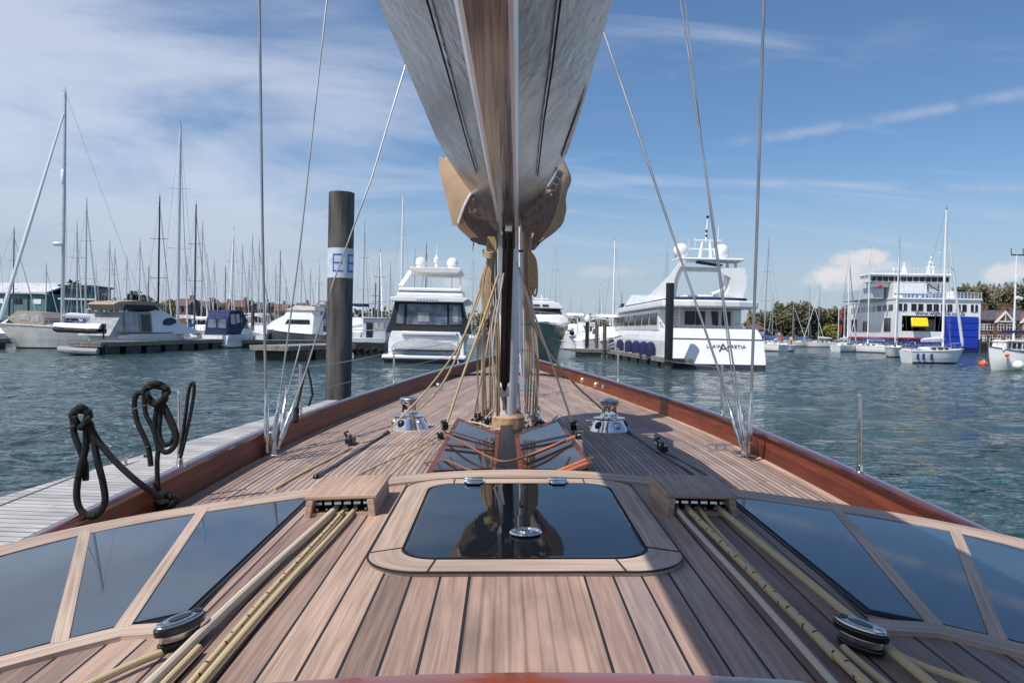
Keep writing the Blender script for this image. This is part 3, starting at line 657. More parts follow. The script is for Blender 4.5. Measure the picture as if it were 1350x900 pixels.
# ---- mast, furled staysail, vang
MY = 6.2; mx = .03
mb = MB(); base = Y(mx+.0, MY, -.80)
mb.lathe(base, [(.20, 0), (.205, .02), (.17, .03), (.165, .17), (.12, .23), (.10, .26)], 28); mb.build('mast_boot', 'leather', root)
mb = MB(); 
mb.loft([[Y(mx, MY, z)+Vector((.105*math.cos(t), .15*math.sin(t), 0)) for t in [2*PI*k/24 for k in range(24)]] for z in [-.80+.6*i for i in range(34)]], closed=True, cap=True); mast = mb.build('mast', 'mast', root)
mb = MB(); mb.tube([Y(mx-.5, MY+.05, 6.6), Y(mx-.0, MY, 6.5), Y(mx+.5, MY+.05, 6.6)], .05, 8); 
sp = MB(); sp.tube([Y(-1.75, 5.9, 7.0), Y(mx, MY, 6.9), Y(1.80, 5.9, 7.0)], .04, 8); sp.build('spreader', 'mast', mast)
mb = MB(); mb.lathe(base+Vector((0, 0, .23)), [(.125, 0), (.13, .02), (.125, .05), (.115, .25), (.12, .27), (.10, .28)], 24); mb.build('mast_collar', 'steel', mast)
# hanging furled sail behind the mast
mb = MB(); secs = []
for px0, px1, py in ((678, 684, 250), (677, 686, 300), (678, 690, 360), (679, 694, 410), (680, 697, 455), (681, 696, 478), (682, 691, 492), (684, 687, 498)):
    a, b = Dy(px0+4, py, 6.45), Dy(px1+9, py, 6.45); c = (a+b)/2; wd = (b.x-a.x)/2
    secs.append([Y(c.x+wd*1.0*math.cos(t), c.y+wd*.8*math.sin(t), c.z) for t in [2*PI*k/16 for k in range(16)]])
mb.loft(secs, closed=True, cap=True); ss = mb.build('furled_staysail', 'sock', root)
for py in (331, 427, 462): mb = MB(); p = YV(Dy(694 if py > 400 else 685, py, 6.33)); mb.box(p, (.09, .03, .022)); mb.build('tie', 'black', ss)
# vang
va, vb = YV(Dy(670.5, 306, 5.62)), YV(Dy(665, 516, 5.95)); mb = MB(); dv = (vb-va)
mb.tube([va, va+dv*.08, va+dv*.09, va+dv*.93, va+dv*.95, vb], [.058, .058, .052, .050, .028, .028], 18); vg = mb.build('vang_cylinder', 'vang', root)
mb = MB(); 
for s_ in (-1, 1): mb.box(va+Vector((s_*.045, 0, -.03)), (.025, .08, .24))
mb.build('fork', 'black', vg, bevel=.004)
mb = MB(); mb.tube([vb, YV(Dy(665.5, 540, 5.98))], [.03, .022], 12); mb.box(vb, (.09, .06, .09)); mb.build('vang_foot', 'steel', vg)
# ---- boom: V section, silver, gloss keel
def bc(y): return .03 + .0175*(y-5.9)
def bsec(y):
    k = 1.0; c = bc(y)
    zb = .725; zt = 1.05 if y < 5.2 else 1.05
    wt = .368; wb = .050
    P = [(-wb, zb), (-wb-.012, zb+.004), (-wb-.022, zb+.016), (-wb-.024, zb+.03), (-wt, zt-.015), (-wt-.006, zt), (-wt+.006, zt+.006), (-wt+.02, zt-.01), (-wb, zb+.06), (wb, zb+.06), (wt-.02, zt-.01), (wt-.006, zt+.006), (wt+.006, zt), (wt, zt-.015), (wb+.024, zb+.03), (wb+.022, zb+.016), (wb+.012, zb+.004), (wb, zb)]
    return [Y(c+x, y, z) for x, z in P]
ysb = [-2.2+.25*i for i in range(29)] + [5.1, 5.3, 5.5, 5.7, 5.85]
mb = MB(); secs = []
for y in ysb:
    s_ = bsec(y)
    if y > 4.3:           # top edge sweeps down towards the gooseneck
        k = (y-4.3)/1.55; c = bc(y); out = []
        for i, p in enumerate(s_):
            f_ = 1-.55*k**1.6 if 4 <= i <= 7 or 10 <= i <= 13 else 1; x = (p.x/S-c); z = (p.z-2.4)/S
            out.append(Y(c+x*(f_ if f_ < 1 else 1), y, .725+(z-.725)*(f_)))
        s_ = out
    secs.append(s_)
bmm = MB()
for i in range(len(secs)-1):
    n = len(secs[0])
    for k in range(n):
        k2 = (k+1) % n; mi = 0
        if k in (0, 1, 2, 14, 15, 16): mi = 1
        if k == 17: mi = 2
        if k in (4, 5, 11, 12): mi = 1
        bmm.add([secs[i][k], secs[i][k2], secs[i+1][k2], secs[i+1][k]], [(0, 1, 2, 3)], mi)
bmm.add(secs[-1], [tuple(range(17, -1, -1))], 0); bmm.add(secs[0], [tuple(range(18))], 0)
boom = bmm.build('boom', ['boom', 'boomedge', 'boombase'], root, smooth=False)
for s_, lst in ((-1, [(563, 0), (590, 95), (612, 175), (628, 228)]), (1, [(739, 0), (728, 90), (717, 160), (709, 232)])):
    pts = []
    for px, py in lst:      # hit the V panel of that side
        best = None
        for i in range(400):
            d = 1.2+i*.015; p = Dy(px, py, d); c = bc(d); x = (p.x-c)*s_; zl = .755 + (x-.074)/(.368-.074)*(1.035-.755)
            if p.z <= zl+0 and best is None: pass
            if p.z >= zl-.012 and x > .05: best = Y(c+s_*x, d, zl-.010); break
        if best: pts.append(best)
    if len(pts) > 1: mb = MB(); mb.tube(pts, .0045, 6); mb.build('reef_line', 'rubber', boom)
# crumpled foot of the sail hanging in the boom end and the sail number patch
# ---- tan sail cover wrapped round the gooseneck
rows = [  # z, left half width, right half width, depth behind, y of aft edge left / right
    (1.34, .36, .26, 1.00), (1.24, .465, .36, 1.02), (1.10, .475, .45, 1.02), (.98, .46, .44, 1.0), (.86, .42, .40, .95), (.75, .37, .345, .88), (.66, .27, .26, .75), (.60, .15, .15, .6)]
def coversec(z, l, r_, dp, k, ins=0.):
    out = []; n = 26; cx = .035
    for i in range(n+1):
        t = i/n; a = PI*(1.0-t)          # left -> front -> right
        wv = .022*math.sin(11*t+3*z*4)+.014*math.sin(23*t+z*14)+.008*math.sin(47*t-z*31)
        x = math.cos(a); sx = (l if x < 0 else r_)+wv*.8-ins; y = 5.75 + (dp-ins)*math.sin(a)**.7*1.0
        out.append(Y(cx+math.copysign(abs(x)**.75, x)*sx, y, z+.018*math.sin(7*t)))
    # aft flaps folded in towards the boom
    lf = out[0]; rt = out[-1]
    cl = [Y(cx-l*.80+ins, 5.58, z-.01), Y(cx-l*.93+ins, 5.62, z)]
    cr = [Y(cx+r_*.93-ins, 5.64, z), Y(cx+r_*.82-ins, 5.62, z-.01)]
    return cl + out + cr
fr_ = [Vector(q[:3]) for q in rows[:7]]; fd_ = [Vector((q[3], 0, 0)) for q in rows[:7]]; rr_ = [(a.x, a.y, a.z, b.x) for a, b in zip(smoothpath(fr_, 5), smoothpath(fd_, 5))]
mb = MB(); mb.loft([coversec(*q, 0) for q in rr_], mi=0)
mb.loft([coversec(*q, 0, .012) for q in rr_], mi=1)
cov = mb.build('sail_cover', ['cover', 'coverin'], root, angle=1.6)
# left outer flap that faces the cockpit: pale zip edge
def D5(px, py, d): return YV(Dy(px, py, d))
mb = MB(); fl = [[D5(579, 206, 5.60), D5(596, 213, 5.56), D5(612, 236, 5.5)], [D5(579, 222, 5.60), D5(604, 238, 5.52), D5(627, 247, 5.45)], [D5(584, 245, 5.6), D5(600, 253, 5.54), D5(618, 260, 5.5)], [D5(590, 270, 5.6), D5(599, 272, 5.56), D5(610, 276, 5.53)], [D5(597, 298, 5.62), D5(601, 297, 5.6), D5(606, 294, 5.58)]]
mb.loft(fl); mb.build('cover_flap', 'cover', cov, angle=2)
mb = MB(); mb.tube([D5(629, 244, 5.44), D5(618, 260, 5.48), D5(612, 272, 5.5), D5(604, 294, 5.55)], .014, 6); mb.build('zip_edge', 'sock', cov)
# hanging sail foot, left and right, greyish crumpled cloth
def cloth(name, grid, mt, thick=.012):
    G = [[D5(*q) for q in r_] for r_ in grid]; 
    def fine(L_): return smoothpath(L_, 5)
    rows_ = [fine(r_) for r_ in G]; cols = list(zip(*rows_)); cols = [fine(list(c)) for c in cols]; rows_ = list(zip(*cols))
    rnd = random.Random(len(name)+len(grid)); out = []
    for i, r_ in enumerate(rows_): out.append([p + Vector((0, .018*math.sin(i*1.7+j*.9)+.012*math.sin(j*2.3), .006*math.sin(i*2+j))) for j, p in enumerate(r_)])
    mb = MB(); mb.loft(out); o = mb.build(name, mt, cov, angle=2.5); sf = o.modifiers.new('thickness', 'SOLIDIFY'); sf.thickness = thick; return o
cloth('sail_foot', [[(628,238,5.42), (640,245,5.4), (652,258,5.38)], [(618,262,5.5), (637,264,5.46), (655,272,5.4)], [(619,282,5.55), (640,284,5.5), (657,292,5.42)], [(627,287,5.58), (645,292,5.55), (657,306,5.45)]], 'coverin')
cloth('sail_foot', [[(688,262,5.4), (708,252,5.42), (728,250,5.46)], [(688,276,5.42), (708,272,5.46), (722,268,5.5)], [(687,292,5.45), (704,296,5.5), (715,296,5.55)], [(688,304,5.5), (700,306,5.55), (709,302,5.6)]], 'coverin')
mb = MB(); mb.tube([D5(697,303,5.56), D5(719,262,5.52), D5(727,256,5.5)], .018, 6); mb.tube([D5(623,330,5.6), D5(627,300,5.9)], .006, 5); mb.build('tie', 'leather', cov)
cloth('sail_corner', [[(629,235,5.34), (636,238,5.34), (640,246,5.34)], [(635,246,5.34), (641,252,5.34), (645,260,5.34)], [(641,256,5.34), (645,261,5.34), (648,268,5.34)]], 'sock', .006)
# number patch at the right lip of the boom
def onV(px, py, off):
    for i in range(900):
        d = 1.2+i*.008; p = Dy(px, py, d); x = p.x-bc(d); zl = .755+(x-.074)/(.368-.074)*(1.035-.755)
        if p.z >= zl-.004: return Y(p.x, d, zl-off)
    return D5(px, py, 5)
pat = [(736,221), (744,226), (731,251), (723,248)]
def quad(name, px, mt, off, parent=None, off2=.004):
    A_ = [onV(*q, off) for q in px]; B_ = [onV(*q, off-off2) for q in px]; mb = MB(); mb.loft([A_, B_], closed=True, cap=True, flat=True); return mb.build(name, mt, parent or cov, smooth=False)
try:
    pt = quad('number_patch', pat, 'sock', .012)
    for k in range(3):
        t0, t1 = .06+k*.32, .28+k*.32; a, b = Vector(pat[0]), Vector(pat[1]); c, d = Vector(pat[2]), Vector(pat[3])
        l = lambda s_, t: tuple(lerp(lerp(a, d, t), lerp(b, c, t), s_)); quad('digit', [l(.2, t0), l(.85, t0), l(.85, t1), l(.2, t1)], 'aludark', .017, pt)
    quad('leech_strip', [(775, 112), (772, 122), (748, 200), (742, 208), (741, 204), (764, 140)], 'sock', .010)
except Exception as e: print('patch', e)
# ---- running rigging round the mast
def lineP(pix, r, mt='rope_b', name='halyard', parent=None):
    mb = MB(); mb.tube(smoothpath([D5(*q) for q in pix], 5), r, 7); return mb.build(name, mt, parent or root)
rnd = random.Random(12)
for k in range(8):      # bundle left of the mast
    x0 = 642+k*1.7; x1 = 630+k*3.9+rnd.uniform(-1.5, 1.5); lineP([(x0, 312, 5.75), (x0-1+rnd.uniform(-2, 2), 370, 5.75), (x1+rnd.uniform(-2, 2), 450, 5.8), (x1, 548, 5.95)], .0075+.003*rnd.random(), rnd.choice(['rope_b', 'rope_b', 'rope_w']))
for k in range(6):
    x0 = 691+k*1.8; x1 = 694+k*3.2+rnd.uniform(-1, 1); lineP([(x0, 300, 5.8), (x0+rnd.uniform(-2, 2), 380, 5.8), (x1, 470, 5.85), (x1-2, 545, 5.95)], .0075+.003*rnd.random(), rnd.choice(['rope_b', 'rope_b', 'rope_w']))
for k in range(7):       # hanging coil hanks
    w_ = rnd.uniform(3, 8); x = 642+rnd.uniform(-3, 3); yb = rnd.uniform(392, 425)
    lineP([(646, 335, 5.66), (x-w_, 372, 5.64), (x-w_*.7, yb-8, 5.64), (x, yb, 5.64), (x+w_*.7, yb-10, 5.64), (x+w_*.5, 370, 5.64), (649, 337, 5.66)], .010, 'rope_b', 'rope_coil')
for k in range(5):
    w_ = rnd.uniform(3, 7); x = 701+rnd.uniform(-2, 3); yb = rnd.uniform(370, 392)
    lineP([(697, 328, 5.7), (x-w_*.4, 350, 5.7), (x-w_*.3, yb-8, 5.7), (x+2, yb, 5.7), (x+w_*.8, yb-12, 5.7), (x+w_*.5, 345, 5.7), (698, 330, 5.7)], .010, 'rope_b', 'rope_coil')
for k in range(3): lineP([(637, 330+k*3, 5.63), (646, 334+k*3, 5.58), (653, 331+k*3, 5.63)], .011, 'rope_b', 'rope_coil')
lineP([(657,362,5.6), (636,425,5.58), (612,490,5.5), (590,556,5.45)], .011, 'rope_y')
lineP([(650,330,5.7), (628,395,5.7), (602,470,5.8), (577,515,5.9), (549,542,6.1)], .010, 'rope_y')
lineP([(652,400,5.7), (640,470,5.7), (630,520,5.8), (625,548,5.9)], .009, 'rope_w')
lineP([(648,345,5.7), (612,442,5.6), (570,505,5.7), (515,565,5.6)], .008, 'rope_y')
lineP([(680,345,5.6), (700,402,5.6), (728,480,5.5), (754,556,5.45)], .010, 'rope_w')
lineP([(684,352,5.6), (710,440,5.7), (752,500,5.8), (796,541,6.1)], .010, 'rope_y')
lineP([(655,395,5.65), (648,440,5.65), (655,500,5.7), (668,545,5.8)], .008, 'rope_w')
lineP([(664,360,5.5), (650,455,5.5), (652,530,5.55), (640,552,5.6)], .008, 'rope_w')
lineP([(690,395,5.7), (691,470,5.7), (692,530,5.75), (702,553,5.8)], .008, 'rope_w')
# lines led round the skylight and aft
def deckline(pix, r, mt, h=.012, name='sheet'):
    mb = MB(); mb.tube(smoothpath([YV(dz(q[0], q[1], q[2] if len(q) > 2 else h)) for q in pix], 5), r, 7); return mb.build(name, mt, root)
deckline([(586,572,.12), (610,583,.15), (640,600,.15), (664,608,.15), (692,602,.15), (725,590,.14), (757,574,.12)], .009, 'rope_r')
deckline([(560,610,.02), (585,606,.1), (615,618,.12), (640,626,.12)], .008, 'rope_r')
deckline([(586,570), (545,592), (500,612), (455,634), (420,650)], .009, 'rope_y')
deckline([(584,576), (540,604), (500,640)], .008, 'rope_y')
deckline([(463,590), (430,607), (395,625), (362,644)], .010, 'rope_y')
deckline([(520,566), (490,580), (466,584)], .009, 'rope_y')
deckline([(762,556), (800,600), (815,625), (818,640)], .008, 'rope_b')
deckline([(632,556,.03), (648,566,.05), (668,570,.07), (690,568,.05), (712,556,.03)], .012, 'rope_w')
deckline([(590,560,.03), (620,556,.05), (645,562,.07), (668,569,.07)], .010, 'rope_w')
deckline([(735,548,.03), (718,562,.05), (690,572,.07)], .010, 'rope_w')
deckline([(697,573,.04), (712,560,.05), (735,556,.03)], .010, 'rope_y')
deckline([(881,598), (905,610), (935,628), (975,655)], .007, 'black')
deckline([(346,605), (395,592), (450,580), (520,560)], .006, 'wire')
# turning blocks round the mast foot
def mblock(px, py, h, r=.055, mt='black', ax=(0, 1, 0)):
    c = YV(dz(px, py, h)); q = Vector(ax).to_track_quat('Z', 'Y').to_matrix(); b = thing_part('halyard_block')
    m = MB(); m.lathe(c, [(r*.9, -.03), (r, -.026), (r, -.012), (r*.78, -.008), (r*.78, .008), (r, .012), (r, .026), (r*.9, .03)], 18, M=q); m.build('shell', mt, b)
    m = MB(); m.lathe(c, [(.02, -.036), (.022, -.03), (.022, .03), (.02, .036)], 12, M=q); m.build('axle', 'chrome', b)
    m = MB(); m.tube([c, c-Vector((0, 0, h*S*.9))], .014, 8); m.build('shackle', 'steel', b)
for q in ((632,549,.07,.055,'black',(.3,1,0)), (640,556,.06,.05,'black',(1,.6,.1)), (652,554,.05,.05,'black',(.8,1,.2)), (643,543,.09,.045,'black',(.2,1,.1)), (626,556,.04,.045,'black',(.7,1,0)), (586,560,.08,.055,'black',(1,.3,.1)), (580,575,.03,.045,'black',(1,.3,.1)),
          (704,553,.09,.075,'chrome',(.5,1,.2)), (712,560,.05,.05,'black',(.6,1,0)), (697,560,.04,.045,'black',(.9,.8,0)), (757,560,.08,.055,'black',(1,-.3,.1)), (763,575,.03,.04,'black',(1,-.3,.1)), (706,541,.12,.06,'chrome',(.2,1,.4))): mblock(*q)
m = MB(); m.lathe(YV(dz(668, 572, .05)), [(.15, -.03), (.16, 0), (.155, .03), (.10, .035)], 28); m.build('mast_foot_plate', 'black', root)
# ---- shrouds and chainplates
def chain(sgn, px, py):
    b = thing_part('chainplate'); c = YV(dz(px, py, 0))
    m = MB(); m.box(c+Vector((0, .02, .10)), (.035, .14, .22)); m.box(c+Vector((-sgn*.03, 0, .012)), (.14, .24, .02)); m.build('plate', 'steel', b, bevel=.004)
    for k in range(4): m = MB(); m.tube([c+Vector((-.03, -.03+.03*k, .07+.035*k)), c+Vector((.03, -.03+.03*k, .07+.035*k))], .012, 8); m.build('clevis_pin', 'chrome', b)
    return c
cl = chain(-1, 358, 600); cr = chain(1, 984, 600)
def shroud(c0, lst, d0, d1, r, screw=(.0, .28), name='shroud'):
    p = [D5(*lst[0], d0), D5(*lst[-1], d1)]; a, b = p; m = MB(); dv = (b-a); n = 6; pts = [a]
    for i in range(1, len(lst)-1): t = (lst[0][1]-lst[i][1])/(lst[0][1]-lst[-1][1]); pts.append(D5(*lst[i], lerp(d0, d1, t)))
    pts.append(b); pts.append(b+(b-pts[-2])*1.6)
    m.tube(pts, r, 6); o = m.build(name, 'wire', root)
    e = (pts[1]-pts[0]).normalized(); m = MB(); L_ = screw[1]
    m.tube([a-e*.04, a+e*.04, a+e*.05, a+e*L_, a+e*(L_+.01), a+e*(L_+.16)], [.013, .013, .021, .021, .014, .012], 10); m.build('turnbuckle', 'steel', o)
shroud(cl, [(352,590), (346,300), (342,0)], 5.12, 5.0, .0125, (.0, .34))
shroud(cl, [(360,588), (395,330), (431,0)], 5.15, 5.5, .008)
shroud(cl, [(368,586), (403,490), (440,370), (490,235), (533,92)], 5.25, 5.75, .0085)
shroud(cl, [(371,576), (376,530), (384,500)], 5.3, 5.4, .007)
shroud(cr, [(988,590), (998,300), (1007,0)], 5.12, 5.0, .0125, (.0, .34))
shroud(cr, [(984,588), (962,450), (937,270), (897,0)], 5.15, 5.5, .008)
shroud(cr, [(982,590), (966,500), (935,270), (903,0)], 5.2, 5.5, .005)
shroud(cr, [(977,588), (945,480), (880,290), (812,90), (790,25)], 5.25, 5.9, .0105)
# ---- bow fittings
def fx(px, py, h, dims, mt, nm): m = MB(); m.box(YV(dz(px, py, h)), dims); return m.build(nm, mt, root, bevel=.006)
m = MB(); m.tube(smoothpath([YV(dz(*q)) for q in ((600,495,.03), (640,493,.04), (705,493,.04), (745,497,.03), (790,505,.03))], 4), .022, 8); m.build('foredeck_track', 'black', root)
deckline([(745,498,.01), (752,515,.01), (768,528,.01), (790,540,.01)], .007, 'rope_b')
for q in ((768,501), (786,507), (797,510), (578,508)):
    b = thing_part('deck_fairlead'); m = MB(); m.box(YV(dz(*q, .02)), (.10, .14, .05)); m.build('base', 'black', b, bevel=.006); m = MB(); m.ball(YV(dz(*q, .06)), .05, 12); m.build('roller', 'steel', b)
for q in ((548,539), (715,525), (738,522), (950,594)):
    b = thing_part('deck_cleat'); c = YV(dz(*q, .0)); m = MB()
    for s_ in (-.04, .04): m.tube([c+Vector((s_, 0, 0)), c+Vector((s_, 0, .05))], .012, 8)
    m.build('post', 'steel', b); m = MB(); m.tube([c+Vector((-.12, 0, .055)), c+Vector((0, 0, .052)), c+Vector((.12, 0, .055))], [.008, .014, .008], 8); m.build('horn', 'steel', b)
m = MB(); hp = [YV(dz(*q, .004)) for q in ((672,503), (700,503), (704,516), (672,516))]; m.loft([hp, [p+Vector((0, 0, .02)) for p in hp]], closed=True, cap=True, flat=True); m.build('fore_hatch', 'glass', root, smooth=False)
# ---- stanchions and guard wires
def stan(px, py, sgn, h=.385, lean=0.):
    p = Uy(px, py, -.958+.172, .022); y = p.y; x = C0+sgn*(beam(y)+.036); a = Y(x, y, zd(y)+.165); b_ = Y(x+lean, y, zd(y)+.165+h); m = MB(); m.tube([a, b_], [.0165, .013], 12)
    o = m.build('stanchion', 'steel', root); m = MB(); m.lathe(a+Vector((0, 0, .005)), [(.04, -.005), (.04, .004), (.022, .012), (.02, .05), (.017, .052)], 16); m.build('socket', 'chrome', o)
    m = MB(); m.ball(b_, .016, 8); m.build('cap', 'chrome', o); return a, b_
T = {}
for k, (px, py, sg) in enumerate([(234,614,-1), (408,546,-1), (513,505,-1), (1110,622,1), (931,547,1), (826,503,1), (604,480,-1), (745,482,1)]): T[k] = stan(px, py, sg)
def wirep(pts, r, nm='guard_wire'):
    out = []
    for a, b in zip(pts, pts[1:]):
        for i in range(8): t = i/8; q = lerp(a, b, t); out.append(q-Vector((0, 0, .03*4*t*(1-t))))
    out.append(pts[-1]); m = MB(); m.tube(out, r, 5); m.build(nm, 'wire', root)
back_l = Y(-1.66, -1.5, -.42); 
for f_ in (1., .48):
    g = lambda k: lerp(T[k][0], T[k][1], f_*.97)
    wirep([Y(C0-1.70, 1.2, zd(1.2)+.165+.385*f_), g(0), g(1), g(2), g(6)], .0048 if f_ == 1 else .0038)
    wirep([Y(C0+1.72, 1.2, zd(1.2)+.165+.385*f_), g(3), g(4), g(5), g(7)], .0030)
m = MB(); m.tube([D5(411,455,5.9), D5(400,500,5.85), D5(391,540,5.75)], .013, 6); m.tube([D5(391,538,5.75), D5(389,556,5.7)], .028, 8); m.build('backstay_tail', 'rubber', root)
m = MB(); m.tube([D5(404,478,6.0), D5(409,500,6.0), D5(412,520,6.0), D5(407,535,6.0)], .012, 6); m.build('lashing', 'rubber', root)
m = MB(); m.tube(smoothpath([D5(*q, 4.0) for q in ((237,598), (243,560), (248,520), (252,506), (256,508), (254,530), (246,570), (238,603))], 5), .012, 6); m.build('lashing', 'rubber', root)
# the boat is carried by the water: keel line and stem sit inside the hull shell
# ---- coiled black mooring ropes hanging on the guard wire (things of their own)
def coil(nm, label, d, blob, paths, extra=None):
    c = heel @ Vector((0, 0, 0)); base_l = D5(blob[0], blob[1]+90, d); base_w = root.location + heel @ base_l
    t = thing(nm, label, 'rope', base_w); t.rotation_euler = heel.to_euler()
    def W(px, py, dd=0): return D5(px, py, d+dd)-base_l
    m = MB(); rn = random.Random(5)
    for k in range(9):
        a0 = rn.uniform(0, 6); bx, by = blob[0], blob[1]; rx, ry = blob[2], blob[3]
        pts = [W(bx+rx*math.cos(a0+j*.7)*(.55+.45*rn.random()), by+ry*math.sin(a0+j*.7)*(.6+.4*rn.random()), rn.uniform(-.035, .035)) for j in range(9)]
        m.tube(smoothpath(pts, 4), .0155, 8)
    m.build('hitch', 'rubber', t)
    for P, r in paths: m = MB(); m.tube(smoothpath([W(*q) for q in P], 6), r, 9); m.build('loop', 'rubber', t)
    return t
coil('mooring_rope', 'black rope hitched on the guard wire with one long loop hanging low, nearer the camera', 3.12, (107, 550, 13, 14),
     [([(96,550), (98,572), (106,594), (112,612,.02), (113,633,.02)], .0165), ([(114,560), (113,590), (105,620), (101,648), (104,668), (115,679), (128,678), (138,662), (136,638), (128,605), (122,572), (118,556)], .0175),
      ([(118,560), (130,582), (152,608), (178,632), (200,648,.03), (214,656,.05)], .0165)])
coil('mooring_rope', 'black rope hitched on the guard wire beside the stanchion, with several short loops', 3.75, (206, 519, 18, 15),
     [([(188,517), (180,520), (177,533), (181,556), (190,576), (196,592), (199,614)], .0165), ([(190,522), (192,545), (202,566), (208,590), (207,610), (208,640), (211,655)], .0150),
      ([(207,535), (204,560), (206,580), (214,594), (224,594), (232,583), (231,566), (222,545), (213,528)], .0165), ([(213,532), (211,552), (210,572), (216,586), (226,582), (229,570), (220,550), (214,534)], .0145)])
tc_ = coil('mooring_rope', 'black rope piled in a tangle inside the bulwark, below the hanging loops', 3.78, (214, 660, 21, 11), [([(196,676), (200,664), (207,655), (216,650), (228,656), (233,664)], .016), ([(200,670), (214,668), (230,662)], .016)])
# ------------------------------------------------------------------ harbour helpers
def at_dist(px, d, z=0.): r = ray(px, 445); return Vector((r.x*d, d, z))
def dwl(px, py): return wl(px, py).y
def ztop(px, py, d): return atd(px, py, d).z
def slab(mb, pts, th, mi=0):
    pts = [Vector(p) for p in pts]; n = (pts[1]-pts[0]).cross(pts[2]-pts[0]).normalized()*th
    mb.loft([pts, [p+n for p in pts]], mi, closed=True, cap=True, flat=True); return mb
FWD = lambda x, y, z: Vector((x, y, z))
AWAY = lambda x, y, z: Vector((-y, x, z))       # bow points away from the camera (+Y), picture right = +x
def hullprof(t, stern, full=.45, pw=2.2):
    if t < full: return lerp(stern, 1, math.sin(t/full*PI/2))
    return max(0., 1-((t-full)/(1-full))**pw)
def hull(parent, L, B, F, Fb, over=.1, stern=.75, mt='white', deck='offwhite', m=FWD, boot='antifoul', rake=0., flare=.0, full=.45, pw=2.2, stripe=None):
    mb = MB(); secs = []; n = 16; rail = []
    for i in range(n+1):
        t = i/n; hb = B/2*hullprof(t, stern, full, pw); zs = F+(Fb-F)*t**1.7
        def P(k, z, s):
            x = t*L - over*L*(t**5)*(1-z/zs) + rake*(1-z/zs)*(1-t)**6
            return m(x, s*hb*k, z)
        lv = [(1, zs), (.985-flare*.3, zs*.72), (.96-flare*.6, zs*.45), (.90-flare*t, .14), (.86-flare*t, .0), (.45, -.35)]
        secs.append([P(k, z, 1) for k, z in lv] + [P(0, -.4, 1)] + [P(k, z, -1) for k, z in lv[::-1]]); rail.append((t*L, hb, zs))
    k_ = len(secs[0])
    for i in range(n):
        for k in range(k_-1):
            mi = 1 if 3 <= k < k_-4 else 0
            mb.add([secs[i][k], secs[i][k+1], secs[i+1][k+1], secs[i+1][k]], [(0, 3, 2, 1)], mi)
    mb.add(secs[0], [tuple(range(k_))], 0)
    h = mb.build('hull', [mt, boot], parent, angle=.9)
    d = MB(); d.loft([[m(x, hb*.97, z-.03), m(x, 0, z+.05), m(x, -hb*.97, z-.03)] for x, hb, z in rail]); d.build('deck', deck, parent, angle=1)
    rl = MB(); rl.tube([m(x, hb, z) for x, hb, z in rail], .045, 5); rl.tube([m(x, -hb, z) for x, hb, z in rail], .045, 5); rl.build('rubbing_strake', stripe or mt, h)
    def R(x):
        t = max(0, min(1, x/L)); return B/2*hullprof(t, stern, full, pw), F+(Fb-F)*t**1.7
    return h, R
def house(parent, name, prof, wf, mt, m=FWD, bevel=.0):
    """side profile (x,z) closed polygon, extruded to half width wf(x, z)"""
    mb = MB(); A_ = [m(x, wf(x, z), z) for x, z in prof]; B_ = [m(x, -wf(x, z), z) for x, z in prof]
    mb.loft([A_, B_], closed=True, cap=True, flat=True); return mb.build(name, mt, parent, smooth=False, bevel=bevel)
def sidewin(parent, name, poly, wf, mt='win', m=FWD, th=.03, sides=(1, -1)):
    for s_ in sides:
        mb = MB(); mb.loft([[m(x, s_*(wf(x, z)+o), z) for x, z in poly] for o in (-.02, th)], closed=True, cap=True, flat=True); mb.build(name, mt, parent, smooth=False)
def rails(parent, pts, h, r=.022, name='guard_rail', posts=True, mt='steel', mids=0):
    mb = MB(); up = Vector((0, 0, h)); mb.tube([p+up for p in pts], r, 5)
    for k in range(mids): mb.tube([p+up*((k+1)/(mids+1)) for p in pts], r*.7, 4)
    if posts:
        for p in pts: mb.tube([p, p+up], r, 5)
    return mb.build(name, mt, parent)
